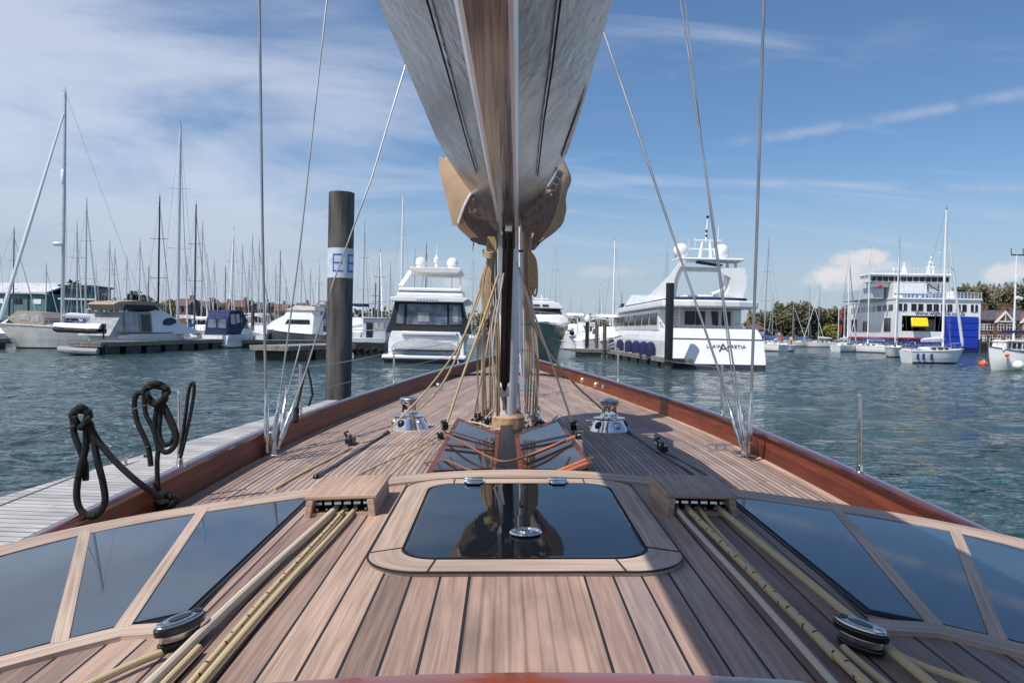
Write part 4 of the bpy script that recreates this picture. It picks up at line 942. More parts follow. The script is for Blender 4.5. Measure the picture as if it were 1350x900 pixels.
def sailboat(px, top, d, L, rz, label, hullm='white', cover='blue', mastm='alu', F=1.05, lean=0., mr=.085, furl='sock', furl_r=.07, hood=None, group=None, beam_=None, mastx=.57, wheel=True, topz=None, cat='sailing boat', boomdir=0., cabin=True, foreL=1.0, frac=.93):
    p = at_dist(px, d); H = ztop(px, top, d) if topz is None else topz
    bx = mastx*L; off = Matrix.Rotation(rz, 3, 'Z') @ Vector((bx, 0, 0)); B = beam_ or (.9+.24*L)
    t = thing('sailing_boat', label, cat, p-off, rz, group)
    h, R = hull(t, L, B, F, F*1.25, .12, .62, hullm, 'offwhite', rake=.25)
    if cabin:
        wf = lambda x, z: R(x)[0]*.62-(z-F)*.22
        c = house(t, 'cabin', [(.30*L, F), (.30*L, F+.42), (.55*L, F+.52), (.68*L, F+.42), (.76*L, F+.15)], wf, hullm if hullm in ('white', 'offwhite') else 'white')
        for a, b in ((.34, .42), (.45, .54), (.57, .64)): sidewin(c, 'window', [(a*L, F+.20), (b*L, F+.20), (b*L-.05, F+.38), (a*L+.05, F+.38)], wf)
    mb = MB(); wd = B*.32; mb.loft([[Vector((x, s_*wd, F)), Vector((x, s_*wd, F+.22)), Vector((x, s_*(wd-.08), F+.22)), Vector((x, s_*(wd-.08), F))] for s_ in (1,) for x in (.04*L, .30*L)], closed=True, cap=True); mb.build('cockpit_coaming', 'white', t); mb = MB(); mb.loft([[Vector((x, -wd, F)), Vector((x, -wd, F+.22)), Vector((x, -wd+.08, F+.22)), Vector((x, -wd+.08, F))] for x in (.04*L, .30*L)], closed=True, cap=True); mb.build('cockpit_coaming', 'white', t)
    tip = Vector((bx-lean, 0, H)); foot = Vector((bx, 0, F)); mb = MB(); mb.tube([foot, lerp(foot, tip, .6), tip], [mr, mr, mr*.7], 8); ms = mb.build('mast', mastm, t)
    mb = MB(); mb.tube([tip, tip+Vector((.02, 0, .5))], .02, 4); mb.tube([tip+Vector((-.15, 0, .1)), tip+Vector((.25, 0, .15))], .02, 4); mb.build('wind_vane', 'aludark', ms)
    Hs = [.42, .70] if H > 12 else [.55]
    for f_ in Hs:
        q = lerp(foot, tip, f_); w_ = B*.32*(1.1-f_*.4); mb = MB(); mb.tube([q+Vector((-.12, w_, .05)), q, q+Vector((-.12, -w_, .05))], .028, 5); mb.build('spreader', mastm, ms)
    mb = MB()
    for s_ in (1, -1):
        q1 = lerp(foot, tip, Hs[0]); w1_ = B*.32*(1.1-Hs[0]*.4); mb.tube([Vector((bx-.1, s_*R(bx)[0]*.9, F)), q1+Vector((-.12, s_*w1_, .05)), lerp(foot, tip, .97)], .014, 3); mb.tube([Vector((bx+.1, s_*R(bx)[0]*.85, F)), q1], .012, 3)
    mb.tube([tip, Vector((.1, 0, F+.1))], .014, 3); mb.build('standing_rigging', 'wire', t)
    fb = Vector((L*.985*foreL, 0, F*1.25+.1)); ft = lerp(foot, tip, frac); mb = MB(); mb.tube([fb, lerp(fb, ft, .05), lerp(fb, ft, .5), lerp(fb, ft, .95), ft], [.03, furl_r, furl_r*.95, furl_r*.5, .02], 7); mb.build('furled_jib', furl, t)
    mb = MB(); mb.lathe(fb, [(.10, -.05), (.12, 0), (.12, .12), (.09, .16)], 10); mb.build('furling_drum', 'black', t)
    bl = Vector((bx-.37*L, .37*L*math.sin(boomdir), F+1.0)); b0 = Vector((bx-.1, 0, F+1.05)); mb = MB(); mb.tube([b0, bl], .06, 7); bo = mb.build('boom', mastm, t)
    mb = MB(); pts = [lerp(b0, bl, k/8) for k in range(9)]; mb.tube([p_+Vector((0, 0, .16+.10*(1-k/8))) for k, p_ in enumerate(pts)], [.10]+[.20-.011*k+.02*(k % 2) for k in range(7)]+[.06], 8); mb.tube([b0+Vector((.05, 0, .1)), b0+Vector((.03, 0, .75))], [.18, .09], 7); mb.build('sail_cover', cover, t)
    n = 4; A_ = [Vector((x, R(x)[0]*.95, R(x)[1])) for x in [L*.1+L*.8*k/n for k in range(n+1)]]; B_ = [Vector((p_.x, -p_.y, p_.z)) for p_ in A_]
    rails(t, A_, .6, .016, mids=1); rails(t, B_, .6, .016, mids=1)
    rails(t, [Vector((L*.86, R(L*.86)[0]*.9, F*1.2)), Vector((L*.99, 0, F*1.27)), Vector((L*.86, -R(L*.86)[0]*.9, F*1.2))], .62, .022, 'pulpit')
    rails(t, [Vector((L*.12, B*.36, F)), Vector((.02, B*.3, F)), Vector((.02, -B*.3, F)), Vector((L*.12, -B*.36, F))], .65, .022, 'pushpit', mids=1)
    if hood: 
        wf = lambda x, z: B*.30-(z-F)*.08; house(t, 'spray_hood', [(.26*L, F), (.25*L, F+1.0), (.33*L, F+1.05), (.42*L, F+.45)], wf, hood)
    if wheel: mb = MB(); c_ = Vector((.12*L, 0, F+.55)); mb.tube([c_+Vector((0, .42*math.cos(a), .42*math.sin(a))) for a in [2*PI*k/16 for k in range(16)]], .02, 5, close=True); mb.tube([Vector((.13*L, 0, F-.1)), c_], .06, 6); mb.build('wheel', 'steel', t)
    return t
W_, O_, A_h = 'white', 'offwhite', 'alu'
# px, top, dist, L, heading, label, options
big = sailboat(82, 122, 72, 12.5, PI+.42, 'large cream sailing boat at the left, bow pointing left, white furled jib on its forestay', 'offwhite', 'sock', mr=.15, F=1.75, furl_r=.17, mastx=.60)
mb = MB(); mb.lathe(Vector((12.5*.6+.1, 0, ztop(82, 225, 72)-.6)), [(.12, -.6), (.17, -.5), (.17, .6), (.1, .7)], 10); mb.build('radar_reflector', 'white', big)
mb = MB(); mb.ball(Vector((12.5*.6+.45, 0, ztop(82, 322, 72))), .42, 12, sz=.5); mb.build('radar_dome', 'white', big)
S2 = [
 (17, 303, 98, 9, 1.2, 'sailing boat at the far left edge of the marina with a thin grey mast', dict(mastm='aludark')),
 (-14, 235, 90, 11, 2.2, 'sailing boat mostly beyond the left edge of the picture', dict()),
 (102, 298, 92, 9, 1.9, 'sailing boat whose mast leans beside the tall mast of the cream boat', dict(lean=1.2)),
 (112, 265, 86, 10, 1.7, 'sailing boat with the mast just right of the big cream boat', dict(mr=.10)),
 (143, 320, 112, 9, 1.5, 'sailing boat behind the beige canopied cruiser, left of a close pair of masts', dict(cover='navy')),
 (150, 330, 122, 9, 1.6, 'sailing boat behind the beige canopied cruiser, right of a close pair of masts', dict()),
 (166, 340, 138, 8, 1.6, 'small sailing boat with a short mast far behind the beige canopied cruiser', dict(cover='sock')),
 (183, 318, 112, 9, 1.5, 'sailing boat with a grey mast rising above the beige canopy', dict()),
 (208, 260, 84, 10, 1.6, 'sailing boat with a nearly black mast, left of the tallest grey mast', dict(mastm='black', cover='navy', mr=.10)),
 (234, 165, 80, 12, 1.75, 'sailing boat with the very tall grey mast and a bright blue cover at its foot', dict(cover='blue', mr=.14)),
 (256, 270, 94, 10, 1.5, 'sailing boat with a dark mast right of the very tall grey mast', dict(mastm='aludark', mr=.12)),
 (265, 295, 104, 9, 1.4, 'sailing boat with a slim light mast close behind the dark mast', dict(cover='navy')),
 (218, 350, 140, 8, 1.6, 'small distant sailing boat seen between the black mast and the tallest mast', dict()),
 (281, 345, 140, 8, 1.6, 'small distant sailing boat left of the navy canopied motorboat', dict()),
 (305, 302, 102, 9, 1.8, 'sailing boat with a leaning pale mast above the navy canopied motorboat', dict(lean=-.8, cover='beige')),
 (318, 325, 122, 9, 1.5, 'sailing boat with a thin mast above the wooden mooring posts', dict()),
 (327, 350, 138, 8, 1.5, 'sailing boat with the shorter mast behind the wooden mooring posts', dict()),
 (340, 320, 116, 9, 1.3, 'sailing boat with a light mast left of the thick wire shroud', dict(furl_r=.10)),
 (362, 352, 140, 8, 1.6, 'distant sailing boat behind the slate hulled motor yacht, left of two', dict()),
 (376, 372, 150, 7, 1.6, 'distant small sailing boat behind the slate hulled motor yacht, right of two', dict(cover='navy')),
 (396, 340, 124, 9, 1.4, 'sailing boat just left of the thick steel pile', dict()),
 (419, 345, 130, 9, 1.7, 'sailing boat whose mast stands against the left side of the steel pile', dict(cover='navy')),
 (478, 295, 112, 10, 1.5, 'sailing boat with a tall mast just right of the steel pile', dict(mr=.10)),
 (500, 330, 100, 9, 1.8, 'sailing boat with a dark mast leaning above the workboat', dict(mastm='aludark', lean=-1.0)),
 (513, 348, 130, 8, 1.5, 'sailing boat with a thin mast left of the flybridge yacht', dict()),
 (528, 258, 122, 12, 1.6, 'sailing boat with a tall white mast behind the flybridge yacht', dict(mastm='white', mr=.12)),
 (545, 330, 150, 8, 1.6, 'distant sailing boat masked by the flybridge yacht', dict()),
 (622, 335, 140, 9, 1.6, 'sailing boat with its mast between the flybridge yacht and the coiled halyards', dict()),
 (717, 370, 150, 8, 1.6, 'distant sailing boat behind the green hulled motor yacht, left one', dict()),
 (731, 315, 142, 10, 1.5, 'distant sailing boat with a leaning mast behind the green hulled motor yacht', dict(lean=-.6)),
 (751, 392, 170, 6, 1.6, 'very small distant sailing boat behind the row of parked motorboats', dict()),
 (766, 396, 175, 6, 1.6, 'very small distant sailing boat near the post with a white cap', dict(cover='sock')),
 (790, 376, 150, 8, 1.6, 'distant sailing boat above the white roofed motor cruiser', dict()),
 (808, 317, 118, 11, 1.4, 'sailing boat with a tall pale mast left of the white superyacht', dict(mastm='white', mr=.12)),
 (819, 386, 160, 7, 1.6, 'small distant sailing boat with a dark mast beside the bow of the superyacht', dict(mastm='aludark')),
 (877, 324, 150, 9, 1.6, 'sailing boat whose mast top shows behind the superyacht arch', dict()),
 (1007, 318, 132, 9, 1.9, 'sailing boat with a leaning mast just right of the superyacht', dict(lean=.7, mr=.10)),
 (1018, 388, 185, 7, 1.6, 'small distant sailing boat in front of the red roofed sheds', dict()),
 (1045, 398, 200, 9, .2, 'cream ketch with bright blue covers moored in front of the far trees, left mast', dict(hullm='offwhite')),
 (1066, 377, 196, 10, .1, 'sailing boat with a blue cover moored in front of the far trees, pale mast', dict(hullm='offwhite')),
 (1079, 377, 192, 9, PI, 'sailing boat with a cream hull moored right of the two blue covers', dict(cover='sock')),
 (1113, 366, 165, 8, 1.2, 'sailing boat behind the white one moored by the red banners', dict(cover='sock')),
]
for k_, (px, top, d) in enumerate([(60, 350, 135), (125, 348, 140), (195, 352, 145), (245, 340, 135), (272, 338, 128), (296, 352, 150), (331, 312, 125), (350, 342, 142), (368, 332, 135), (408, 356, 150), (490, 345, 140), (560, 322, 150)]):
    nm_ = ['left of the big cream boat mast', 'left of the close pair of masts', 'left of the black mast', 'just right of the tallest grey mast', 'right of the slim light mast', 'left of the leaning pale mast', 'near the wooden mooring posts', 'right of the thick wire shroud', 'above the slate motor yacht wheelhouse', 'near the left side of the steel pile', 'above the workboat wheelhouse', 'between the domes of the flybridge yacht'][k_]
    S2.append((px, top, d, 8, 1.3+.5*math.sin(k_*2.1), 'far sailing boat showing a thin mast ' + nm_, dict(mastm=['alu', 'white', 'aludark'][k_ % 3])))
for px, top, d, L, rz, lab, kw in S2: sailboat(px, top, d, L, rz, lab, group='sailing boats in the marina', **kw)
sailboat(1117.5, 337, 138, 8.5, .75, 'white sailing boat moored left of the ferry in open water, white mast leaning slightly', 'white', 'sock', mastm='white', mr=.13, furl_r=.12, lean=.0)
sailboat(1144, 328, 136, 8.5, PI-1.0, 'white sailing boat with a turquoise blue sail cover in front of the ferry side', 'white', 'blue', mastm='white', mr=.12)
sailboat(1182.5, 315, 104, 8.5, PI+1.05, 'white sailing boat with a dark blue spray hood, rafted beside the larger one', 'white', 'navy', mastm='alu', mr=.10, hood='navy')
rb = sailboat(1243, 277, 81, 7.4, .28, 'white sailing boat in front of the blue ferry door, blue fenders along its side', 'white', 'sock', mastm='white', mr=.12, furl_r=.15, mastx=.63, F=1.2)
for k, x in enumerate((.5, 1.1, 2.0)):
    mb = MB(); mb.lathe(Vector((x, -1.15-.10*k, .35)), [(.05, 0), (.13, .08), (.13, .55), (.05, .66)], 10); mb.build('fender', 'hullblue', rb)
# ------------------------------------------------------------------ motor boats
def cruiser(px, d, L, B, rz, label, hullm='white', canopy=None, H=2.2, F=1.1, group=None, at=.5, cat='motorboat', win='win', name='motor_cruiser', arch=True, roofm='white'):
    off = Matrix.Rotation(rz, 3, 'Z') @ Vector((at*L, 0, 0)); t = thing(name, label, cat, at_dist(px, d)-off, rz, group)
    h, R = hull(t, L, B, F, F*1.35, .16, .9, hullm, 'white', flare=.12, full=.4)
    wf = lambda x, z: B*.40-(z-F)*.16
    c = house(t, 'cabin', [(.28*L, F), (.30*L, F+H*.48), (.55*L, F+H*.5), (.70*L, F+.35), (.90*L, F+.2), (.90*L, F)], wf, 'white')
    sidewin(c, 'window', [(.33*L, F+H*.25), (.60*L, F+H*.22), (.55*L, F+H*.43), (.35*L, F+H*.43)], wf, win)
    mb = MB(); slab(mb, [(.555*L, B*.33, F+H*.47), (.555*L, -B*.33, F+H*.47), (.69*L, -B*.34, F+.40), (.69*L, B*.34, F+.40)], -.03); mb.build('windscreen', win, c)
    if canopy:
        wf2 = lambda x, z: B*.42-(z-F)*.10
        k = house(t, 'canopy', [(.04*L, F), (.05*L, F+H*.55), (.10*L, F+H*.82), (.42*L, F+H*.88), (.56*L, F+H*.5), (.50*L, F+H*.4), (.30*L, F)], wf2, canopy)
        sidewin(k, 'window', [(.10*L, F+H*.38), (.22*L, F+H*.38), (.22*L, F+H*.72), (.11*L, F+H*.72)], wf2, 'clearpvc'); sidewin(k, 'window', [(.25*L, F+H*.42), (.40*L, F+H*.46), (.38*L, F+H*.75), (.25*L, F+H*.72)], wf2, 'clearpvc')
        for s_ in (-1, 1): mb = MB(); slab(mb, [(.045*L, s_*B*.17-B*.14, F+H*.24), (.045*L, s_*B*.17+B*.14, F+H*.24), (.052*L, s_*B*.16+B*.12, F+H*.53), (.052*L, s_*B*.16-B*.12, F+H*.53)], -.06); mb.build('window', 'pvcblue', k)
    elif arch:
        mb = MB(); mb.tube([Vector((.22*L, B*.40, F)), Vector((.18*L, B*.36, F+H*.75)), Vector((.18*L, 0, F+H*.82)), Vector((.18*L, -B*.36, F+H*.75)), Vector((.22*L, -B*.40, F))], .09, 6); mb.build('radar_arch', 'white', t)
        house(t, 'hardtop', [(.24*L, F+H*.86), (.24*L, F+H*.93), (.52*L, F+H*.95), (.58*L, F+H*.85)], lambda x, z: B*.36, roofm)
        for x in (.27*L, .42*L, .55*L):
            for s_ in (-1, 1): mb = MB(); mb.tube([Vector((x, s_*B*.34, F+H*.4)), Vector((x, s_*B*.34, F+H*.88))], .03, 5); mb.build('hardtop_post', 'steel', t)
    A_ = [Vector((x, R(x)[0]*.93, R(x)[1])) for x in [L*(.55+.09*k) for k in range(5)]]; rails(t, A_+[Vector((L*.985, 0, F*1.35))]+[Vector((p.x, -p.y, p.z)) for p in A_[::-1]], .55, .02, 'bow_rail', mids=1)
    mb = MB(); mb.box((-.25, 0, .3), (.6, B*.8, .12)); mb.build('bathing_platform', 'white', t)
    return t, R
G2 = 'motorboats in the marina'
cruiser(28, 88, 10, 3.4, PI-.3, 'white motor cruiser with a beige cover behind the bow of the big cream sailing boat', canopy='beige', H=2.3, F=1.5, group=G2)
cruiser(96, 92, 8, 3, .5, 'white open motorboat with a raked windscreen between the cream boat and the beige canopied cruiser', H=3, F=1.6, group=G2, arch=False)
cruiser(132, 112, 8, 3, 1.8, 'small white motorboat showing only its roof above the beige canopy', H=3.0, F=1.9, group=G2)
cruiser(245, 100, 8, 3, 1.9, 'white motorboat with a round bow behind the long left pontoon, left of the navy canopy', H=2.4, F=1.3, group=G2)
cruiser(263, 96, 7, 2.6, -1.3, 'white motorboat bow on, squeezed beside the navy canopied boat', H=2.2, F=1.3, group=G2)
nv, R = cruiser(289, 84, 8.5, 3.3, PI/2-.15, 'motorboat with a navy blue canopy moored stern to the long left pontoon', canopy='navy', H=3.1, F=1.35, at=.1)
cruiser(342, 98, 8, 3, 1.7, 'white motorboat between the wooden mooring posts', H=2.6, F=1.5, group=G2)
cruiser(322, 120, 8, 3, 1.4, 'far white motorboat left of the wooden mooring posts', H=2.6, F=1.8, group=G2)
cruiser(437, 104, 9, 3.2, 1.7, 'white motorboat hidden half behind the steel pile', canopy='navy', H=3, F=1.8, group=G2)
cruiser(472, 96, 9, 3.3, 1.5, 'white motorboat with a dark roof behind the workboat', H=3.6, F=1.9, group=G2, roofm='navy')
cruiser(757, 110, 9, 3.2, -1.4, 'white motorboat bow on, right of the green hulled motor yacht', H=3.3, F=1.9, group=G2)
cruiser(772, 100, 8, 3, 1.5, 'white motorboat with clutter on deck at the pontoon, left of the white roofed cruiser', H=2.4, F=1.4, group=G2)
cruiser(800, 92, 8, 3.6, -1.35, 'white roofed motor cruiser with dark sides at the head of the right pontoon', H=3.2, F=1.5, hullm='greywhite')
cruiser(1010, 134, 9, 3, .25, 'white motorboat with a dark cover at the right of the superyacht', canopy='darkcanvas', H=2.6, F=1.2)
# beige canopied cruiser, broadside on behind the left pontoon
Lb, Bb, Fb_, db = 10.6, 3.5, 1.55, 70
t = thing('motor_cruiser', 'white motor cruiser with beige canopies and a dark oval side window, behind the left pontoon', 'motor cruiser', at_dist(136, 66), 1.28)
h, R = hull(t, Lb, Bb, Fb_, 1.8, .16, .92, 'white', 'white', flare=.12, full=.38, stripe='hulldark')
wf = lambda x, z: Bb*.46-(z-Fb_)*.20
c = house(t, 'cabin', [(.36*Lb, Fb_), (.36*Lb, 3.45), (.44*Lb, 3.62), (.56*Lb, 3.45), (.66*Lb, 2.95), (.76*Lb, 2.35), (.92*Lb, 1.9), (.92*Lb, Fb_)], wf, 'white')
sidewin(c, 'window', [(.50*Lb, 2.30), (.58*Lb, 2.28), (.66*Lb, 2.50), (.67*Lb, 2.75), (.62*Lb, 2.98), (.55*Lb, 2.92), (.50*Lb, 2.62)], wf)
mb = MB(); slab(mb, [(.58*Lb, Bb*.26, 3.42), (.58*Lb, -Bb*.26, 3.42), (.74*Lb, -Bb*.34, 2.5), (.74*Lb, Bb*.34, 2.5)], -.04); mb.build('windscreen', 'win', c)
wf2 = lambda x, z: Bb*.45-(z-Fb_)*.10
k = house(t, 'cockpit_enclosure', [(-.10*Lb, Fb_-.2), (.05*Lb, 3.3), (.36*Lb, 3.38), (.36*Lb, Fb_-.2)], wf2, 'clearpvc')
sidewin(k, 'panel', [(.235*Lb, 1.75), (.355*Lb, 1.75), (.355*Lb, 3.2), (.235*Lb, 3.2)], wf2, 'win'); 
for x in (.06, .23, .35): sidewin(k, 'canvas_band', [(x*Lb-.1, 1.5), (x*Lb+.12, 1.5), (x*Lb+.12, 3.3), (x*Lb-.1, 3.3)], wf2, 'beige', th=.05)
sidewin(k, 'canvas_band', [(-.01*Lb, 1.4), (.36*Lb, 1.4), (.36*Lb, 1.7), (-.01*Lb, 1.7)], wf2, 'beige', th=.06)
house(t, 'bimini', [(-.04*Lb, 3.9), (.02*Lb, 4.15), (.25*Lb, 4.35), (.45*Lb, 4.3), (.56*Lb, 3.95), (.45*Lb, 3.8), (.03*Lb, 3.45)], lambda x, z: Bb*.42-(z-3.5)*.25, 'beige')
house(t, 'bimini_window', [(.05*Lb, 3.5), (.08*Lb, 3.95), (.40*Lb, 4.0), (.46*Lb, 3.65)], lambda x, z: Bb*.43-(z-3.5)*.2, 'darkcanvas')
A_ = [Vector((x, -R(x)[0]*.93, R(x)[1])) for x in [Lb*(.55+.09*k_) for k_ in range(5)]]; rails(t, A_+[Vector((Lb*.985, 0, 1.9))]+[Vector((p.x, -p.y, p.z)) for p in A_[::-1]], .6, .02, 'bow_rail', mids=1)
def inflatable(px, d, L, rz, label, z0=.25, cov=None, tube='tube', r=.26, nm='inflatable_dinghy'):
    t = thing(nm, label, 'dinghy', at_dist(px, d, z0-.25), rz); mb = MB(); w_ = L*.24
    pth = [(0, w_), (.3*L, w_), (.65*L, w_), (.85*L, w_*.72), (.98*L, 0), (.85*L, -w_*.72), (.65*L, -w_), (.3*L, -w_), (0, -w_)]
    mb.tube(smoothpath([Vector((x-L/2, y, .25+.12*(x/L)**2)) for x, y in pth], 4), r, 10); mb.build('tube', tube, t)
    fl = MB(); fl.xy([(x-L/2, y) for x, y in pth], .1, .2); fl.build('floor', 'hulldark', t)
    if cov: 
        m_ = MB(); m_.loft([[Vector((x-L/2, w_*1.1*s_*k_, .25+r*.9+(.42*(1-abs(s_)**2)))) for s_ in [-1, -.6, -.2, .2, .6, 1]] for x, k_ in ((-.05, .9), (.2*L, 1), (.5*L, .95), (.75*L, .7), (.92*L, .4), (1.02*L, .08))], cap=True); m_.build('cover', cov, t)
    m_ = MB(); m_.box((-L/2-.1, 0, .55), (.25, .3, .55), top=(1.3, 1.2)); m_.box((-L/2-.15, 0, .0), (.1, .1, .7)); m_.build('outboard', 'black', t); return t
inflatable(103, 61, 3.4, PI+.1, 'covered white dinghy with a dark tube hanging on davits behind the beige canopied cruiser', z0=1.75, cov='white', tube='darkcanvas', r=.2)
inflatable(108, 60, 3.2, PI+.0, 'grey inflatable dinghy lying in the water at the end of the left pontoon', z0=.25)
# slate motor yacht left of the pile
t = thing('motor_yacht', 'slate grey hulled motor yacht with a white upper deck lying behind the left pontoon', 'motor yacht', at_dist(431, 96), PI-.25)
h, R = hull(t, 9.8, 3.6, 1.5, 2.35, .13, .9, 'hullgrey', 'white', flare=.1)
wf = lambda x, z: 1.45-(z-1.6)*.18
c = house(t, 'wheelhouse', [(1.2, 1.4), (1.2, 3.6), (1.6, 4.3), (4.6, 4.35), (5.2, 3.7), (7.4, 2.6), (7.4, 1.9)], wf, 'white')
sidewin(c, 'window', [(1.6, 2.7), (4.9, 2.7), (4.6, 3.25), (1.7, 3.25)], wf); mb = MB(); slab(mb, [(5.0, 1.0, 3.7), (5.0, -1.0, 3.7), (6.6, -1.05, 2.95), (6.6, 1.05, 2.95)], -.05); mb.build('windscreen', 'win', c)
house(t, 'flybridge', [(1.0, 4.35), (1.1, 4.85), (3.6, 4.95), (4.9, 4.4)], lambda x, z: 1.15, 'offwhite')
mb = MB(); mb.tube([Vector((1.2, .9, 4.8)), Vector((.6, .8, 5.5)), Vector((.6, -.8, 5.5)), Vector((1.2, -.9, 4.8))], .05, 6); mb.build('rail_arch', 'fred', t)
# workboat
t = thing('workboat', 'small dark hulled workboat with a grey wheelhouse, stern towards us, left of the flybridge yacht', 'workboat', at_dist(486, dwl(486, 469)), 0)
h, R = hull(t, 8, 3.1, 1.15, 1.8, .12, .92, 'hulldark', 'greywhite', m=AWAY)
mb = MB(); mb.box((0, .12, 1.35), (2.9, .2, .42)); mb.build('bulwark', 'greywhite', h, bevel=.04)
for k in range(5): mb = MB(); mb.ball((-1.3+.6*k, -.05, .45+.12*(k % 2)), .2, 8); mb.build('fender', 'rubber', t)
mb = MB(); mb.box((.25, 2.3, 2.3), (2.1, 2.2, 1.9), top=(.92, .92)); c = mb.build('wheelhouse', 'greywhite', t, smooth=False, bevel=.05)
mb = MB(); mb.box((-.15, 1.19, 2.15), (.55, .05, 1.45)); mb.build('door', 'win', c, smooth=False)
for x in (.45, .95): mb = MB(); mb.box((x, 1.21, 2.6), (.38, .05, .6)); mb.build('window', 'clearpvc', c, smooth=False)
mb = MB(); mb.box((.25, 2.3, 3.3), (2.3, 2.5, .1)); mb.build('roof', 'greywhite', c, bevel=.03)
mb = MB(); mb.tube([(0.1, 2.4, 3.3), (.15, 2.4, 6.4)], .06, 6); mb.tube([(-.5, 2.4, 4.6), (.7, 2.4, 4.6)], .035, 5); mb.tube([(-.3, 2.4, 5.3), (.5, 2.4, 5.3)], .03, 5); mb.build('mast', 'aludark', t)
mb = MB(); mb.tube([(-1.4, .2, 1.5), (-1.4, .2, 2.2), (1.4, .2, 2.2), (1.4, .2, 1.5)], .04, 6); mb.build('stern_rail', 'steel', t)
# flybridge yacht, stern on
dF = dwl(562, 478); k_ = dF/FPX
fx_ = lambda px: (px-562)*k_; fz = lambda py: (478-py)*k_
t = thing('flybridge_yacht', 'white flybridge motor yacht with charcoal cockpit canvas, stern towards us, left of the mast', 'motor yacht', at_dist(562, dF), 0)
h, R = hull(t, 18, 5.4, 1.9, 3.0, .14, .95, 'white', 'white', m=AWAY, flare=.08, full=.4)
mb = MB(); mb.box((0, -.75, .42), (5.9, 1.6, .34)); mb.build('bathing_platform', 'white', t, bevel=.12)
mb = MB(); mb.box((0, -1.56, .27), (5.8, .06, .14)); mb.box((0, -.75, .05), (5.6, 1.4, .3)); mb.build('platform_skirt', 'hulldark', t)
mb = MB(); mb.xz([(fx_(512), fz(452)), (fx_(516), fz(437)), (fx_(606), fz(437)), (fx_(612), fz(452)), (fx_(612), fz(470)), (fx_(512), fz(470))], .05, .5); mb.build('transom', 'white', h, smooth=False, bevel=.06)
mb = MB(); mb.box((fx_(566), .0, fz(439.5)), (4.0, .35, .28)); mb.build('transom_seat', 'white', t, bevel=.08)
enc = [(fx_(507), fz(439)), (fx_(514), fz(420)), (fx_(519), fz(398)), (fx_(608), fz(398)), (fx_(613), fz(420)), (fx_(620), fz(439))]
mb = MB(); mb.xz(enc, .3, 3.2); c = mb.build('cockpit_canvas', 'darkcanvas', t, smooth=False, bevel=.05)
for a in ([(521,427), (525,401), (532,401), (531,427)], [(535,428), (536,401), (588,401), (589,428)], [(592,427), (591,401), (606,401), (609,427)]):
    mb = MB(); mb.xz([(fx_(x), fz(y)) for x, y in a], .26, .31); mb.build('canvas_window', 'pvcblue', c, smooth=False)
for a in ([(550,424), (550,412), (565,412), (565,424)], [(596,424), (596,404), (603,404), (603,424)]): mb = MB(); mb.xz([(fx_(x), fz(y)) for x, y in a], .24, .27); mb.build('reflection_panel', 'clearpvc', c, smooth=False)  # pale panels painted as reflections in the canvas windows
mb = MB(); mb.xz([(fx_(513), fz(393)), (fx_(516), fz(398)), (fx_(610), fz(398)), (fx_(617), fz(393)), (fx_(610), fz(391)), (fx_(524), fz(391))], -.2, 9); mb.build('flybridge_deck', 'white', t, smooth=False, bevel=.06)
mb = MB(); mb.xz([(fx_(522), fz(390.5)), (fx_(522), fz(385.5)), (fx_(609), fz(385.5)), (fx_(609), fz(390.5))], .2, 6); mb.build('flybridge_coaming', 'white', t, smooth=False, bevel=.08)
mb = MB(); mb.xz([(fx_(524), fz(391)), (fx_(524), fz(384)), (fx_(607), fz(384)), (fx_(607), fz(391))], .35, 5.8); mb.build('recess_shade', 'hulldark', t, smooth=False)  # solid dark block paints the shade between coaming and lounge
mb = MB(); mb.xz([(fx_(523), fz(384)), (fx_(524), fz(379)), (fx_(606), fz(379)), (fx_(608), fz(384))], .3, 6); mb.build('sun_lounge', 'white', t, smooth=False, bevel=.1)
house(t, 'saloon', [(3.0, 1.6), (3.0, 4.5), (9.6, 4.5), (12.2, 3.0), (14, 2.6), (14, 1.6)], lambda x, z: 2.45-(z-1.6)*.12, 'white', m=AWAY)
for s_ in (-1, 1):
    mb = MB(); x0 = 562+s_*36; x1 = 562+s_*25
    slab(mb, [(fx_(x0-3), .6, fz(379)), (fx_(x0+3), .6, fz(379)), (fx_(x1+6*(s_ > 0)+2), 2.0, fz(357)), (fx_(x1-4+6*(s_ > 0)), 2.0, fz(357))], .18) if s_ < 0 else mb.tube([(fx_(605), 1.2, fz(379)), (fx_(603), 1.4, fz(357))], .05, 6)
    mb.build('arch_leg', 'white', t)
for a_, b_, y_ in ((558, 558, 2), (547, 550, 3.5), (590, 590, 3.5)): mb = MB(); mb.tube([(fx_(a_), y_, fz(379)), (fx_(b_), y_, fz(358))], .035, 5); mb.build('hardtop_post', 'steel', t)
mb = MB(); mb.xz([(fx_(536), fz(355)), (fx_(538), fz(351)), (fx_(604), fz(351)), (fx_(606), fz(355)), (fx_(601), fz(359)), (fx_(545), fz(359))], .8, 5.5); mb.build('hardtop', 'offwhite', t, smooth=False, bevel=.06)
for x in (549, 592): mb = MB(); mb.lathe((fx_(x), 2.2, fz(351.5)), [(.2, 0), (.34, .05), (.36, .25), (.41, .30), (.42, .5), (.36, .70), (.22, .83), (.02, .87)], 16); mb.build('satellite_dome', 'white', t)
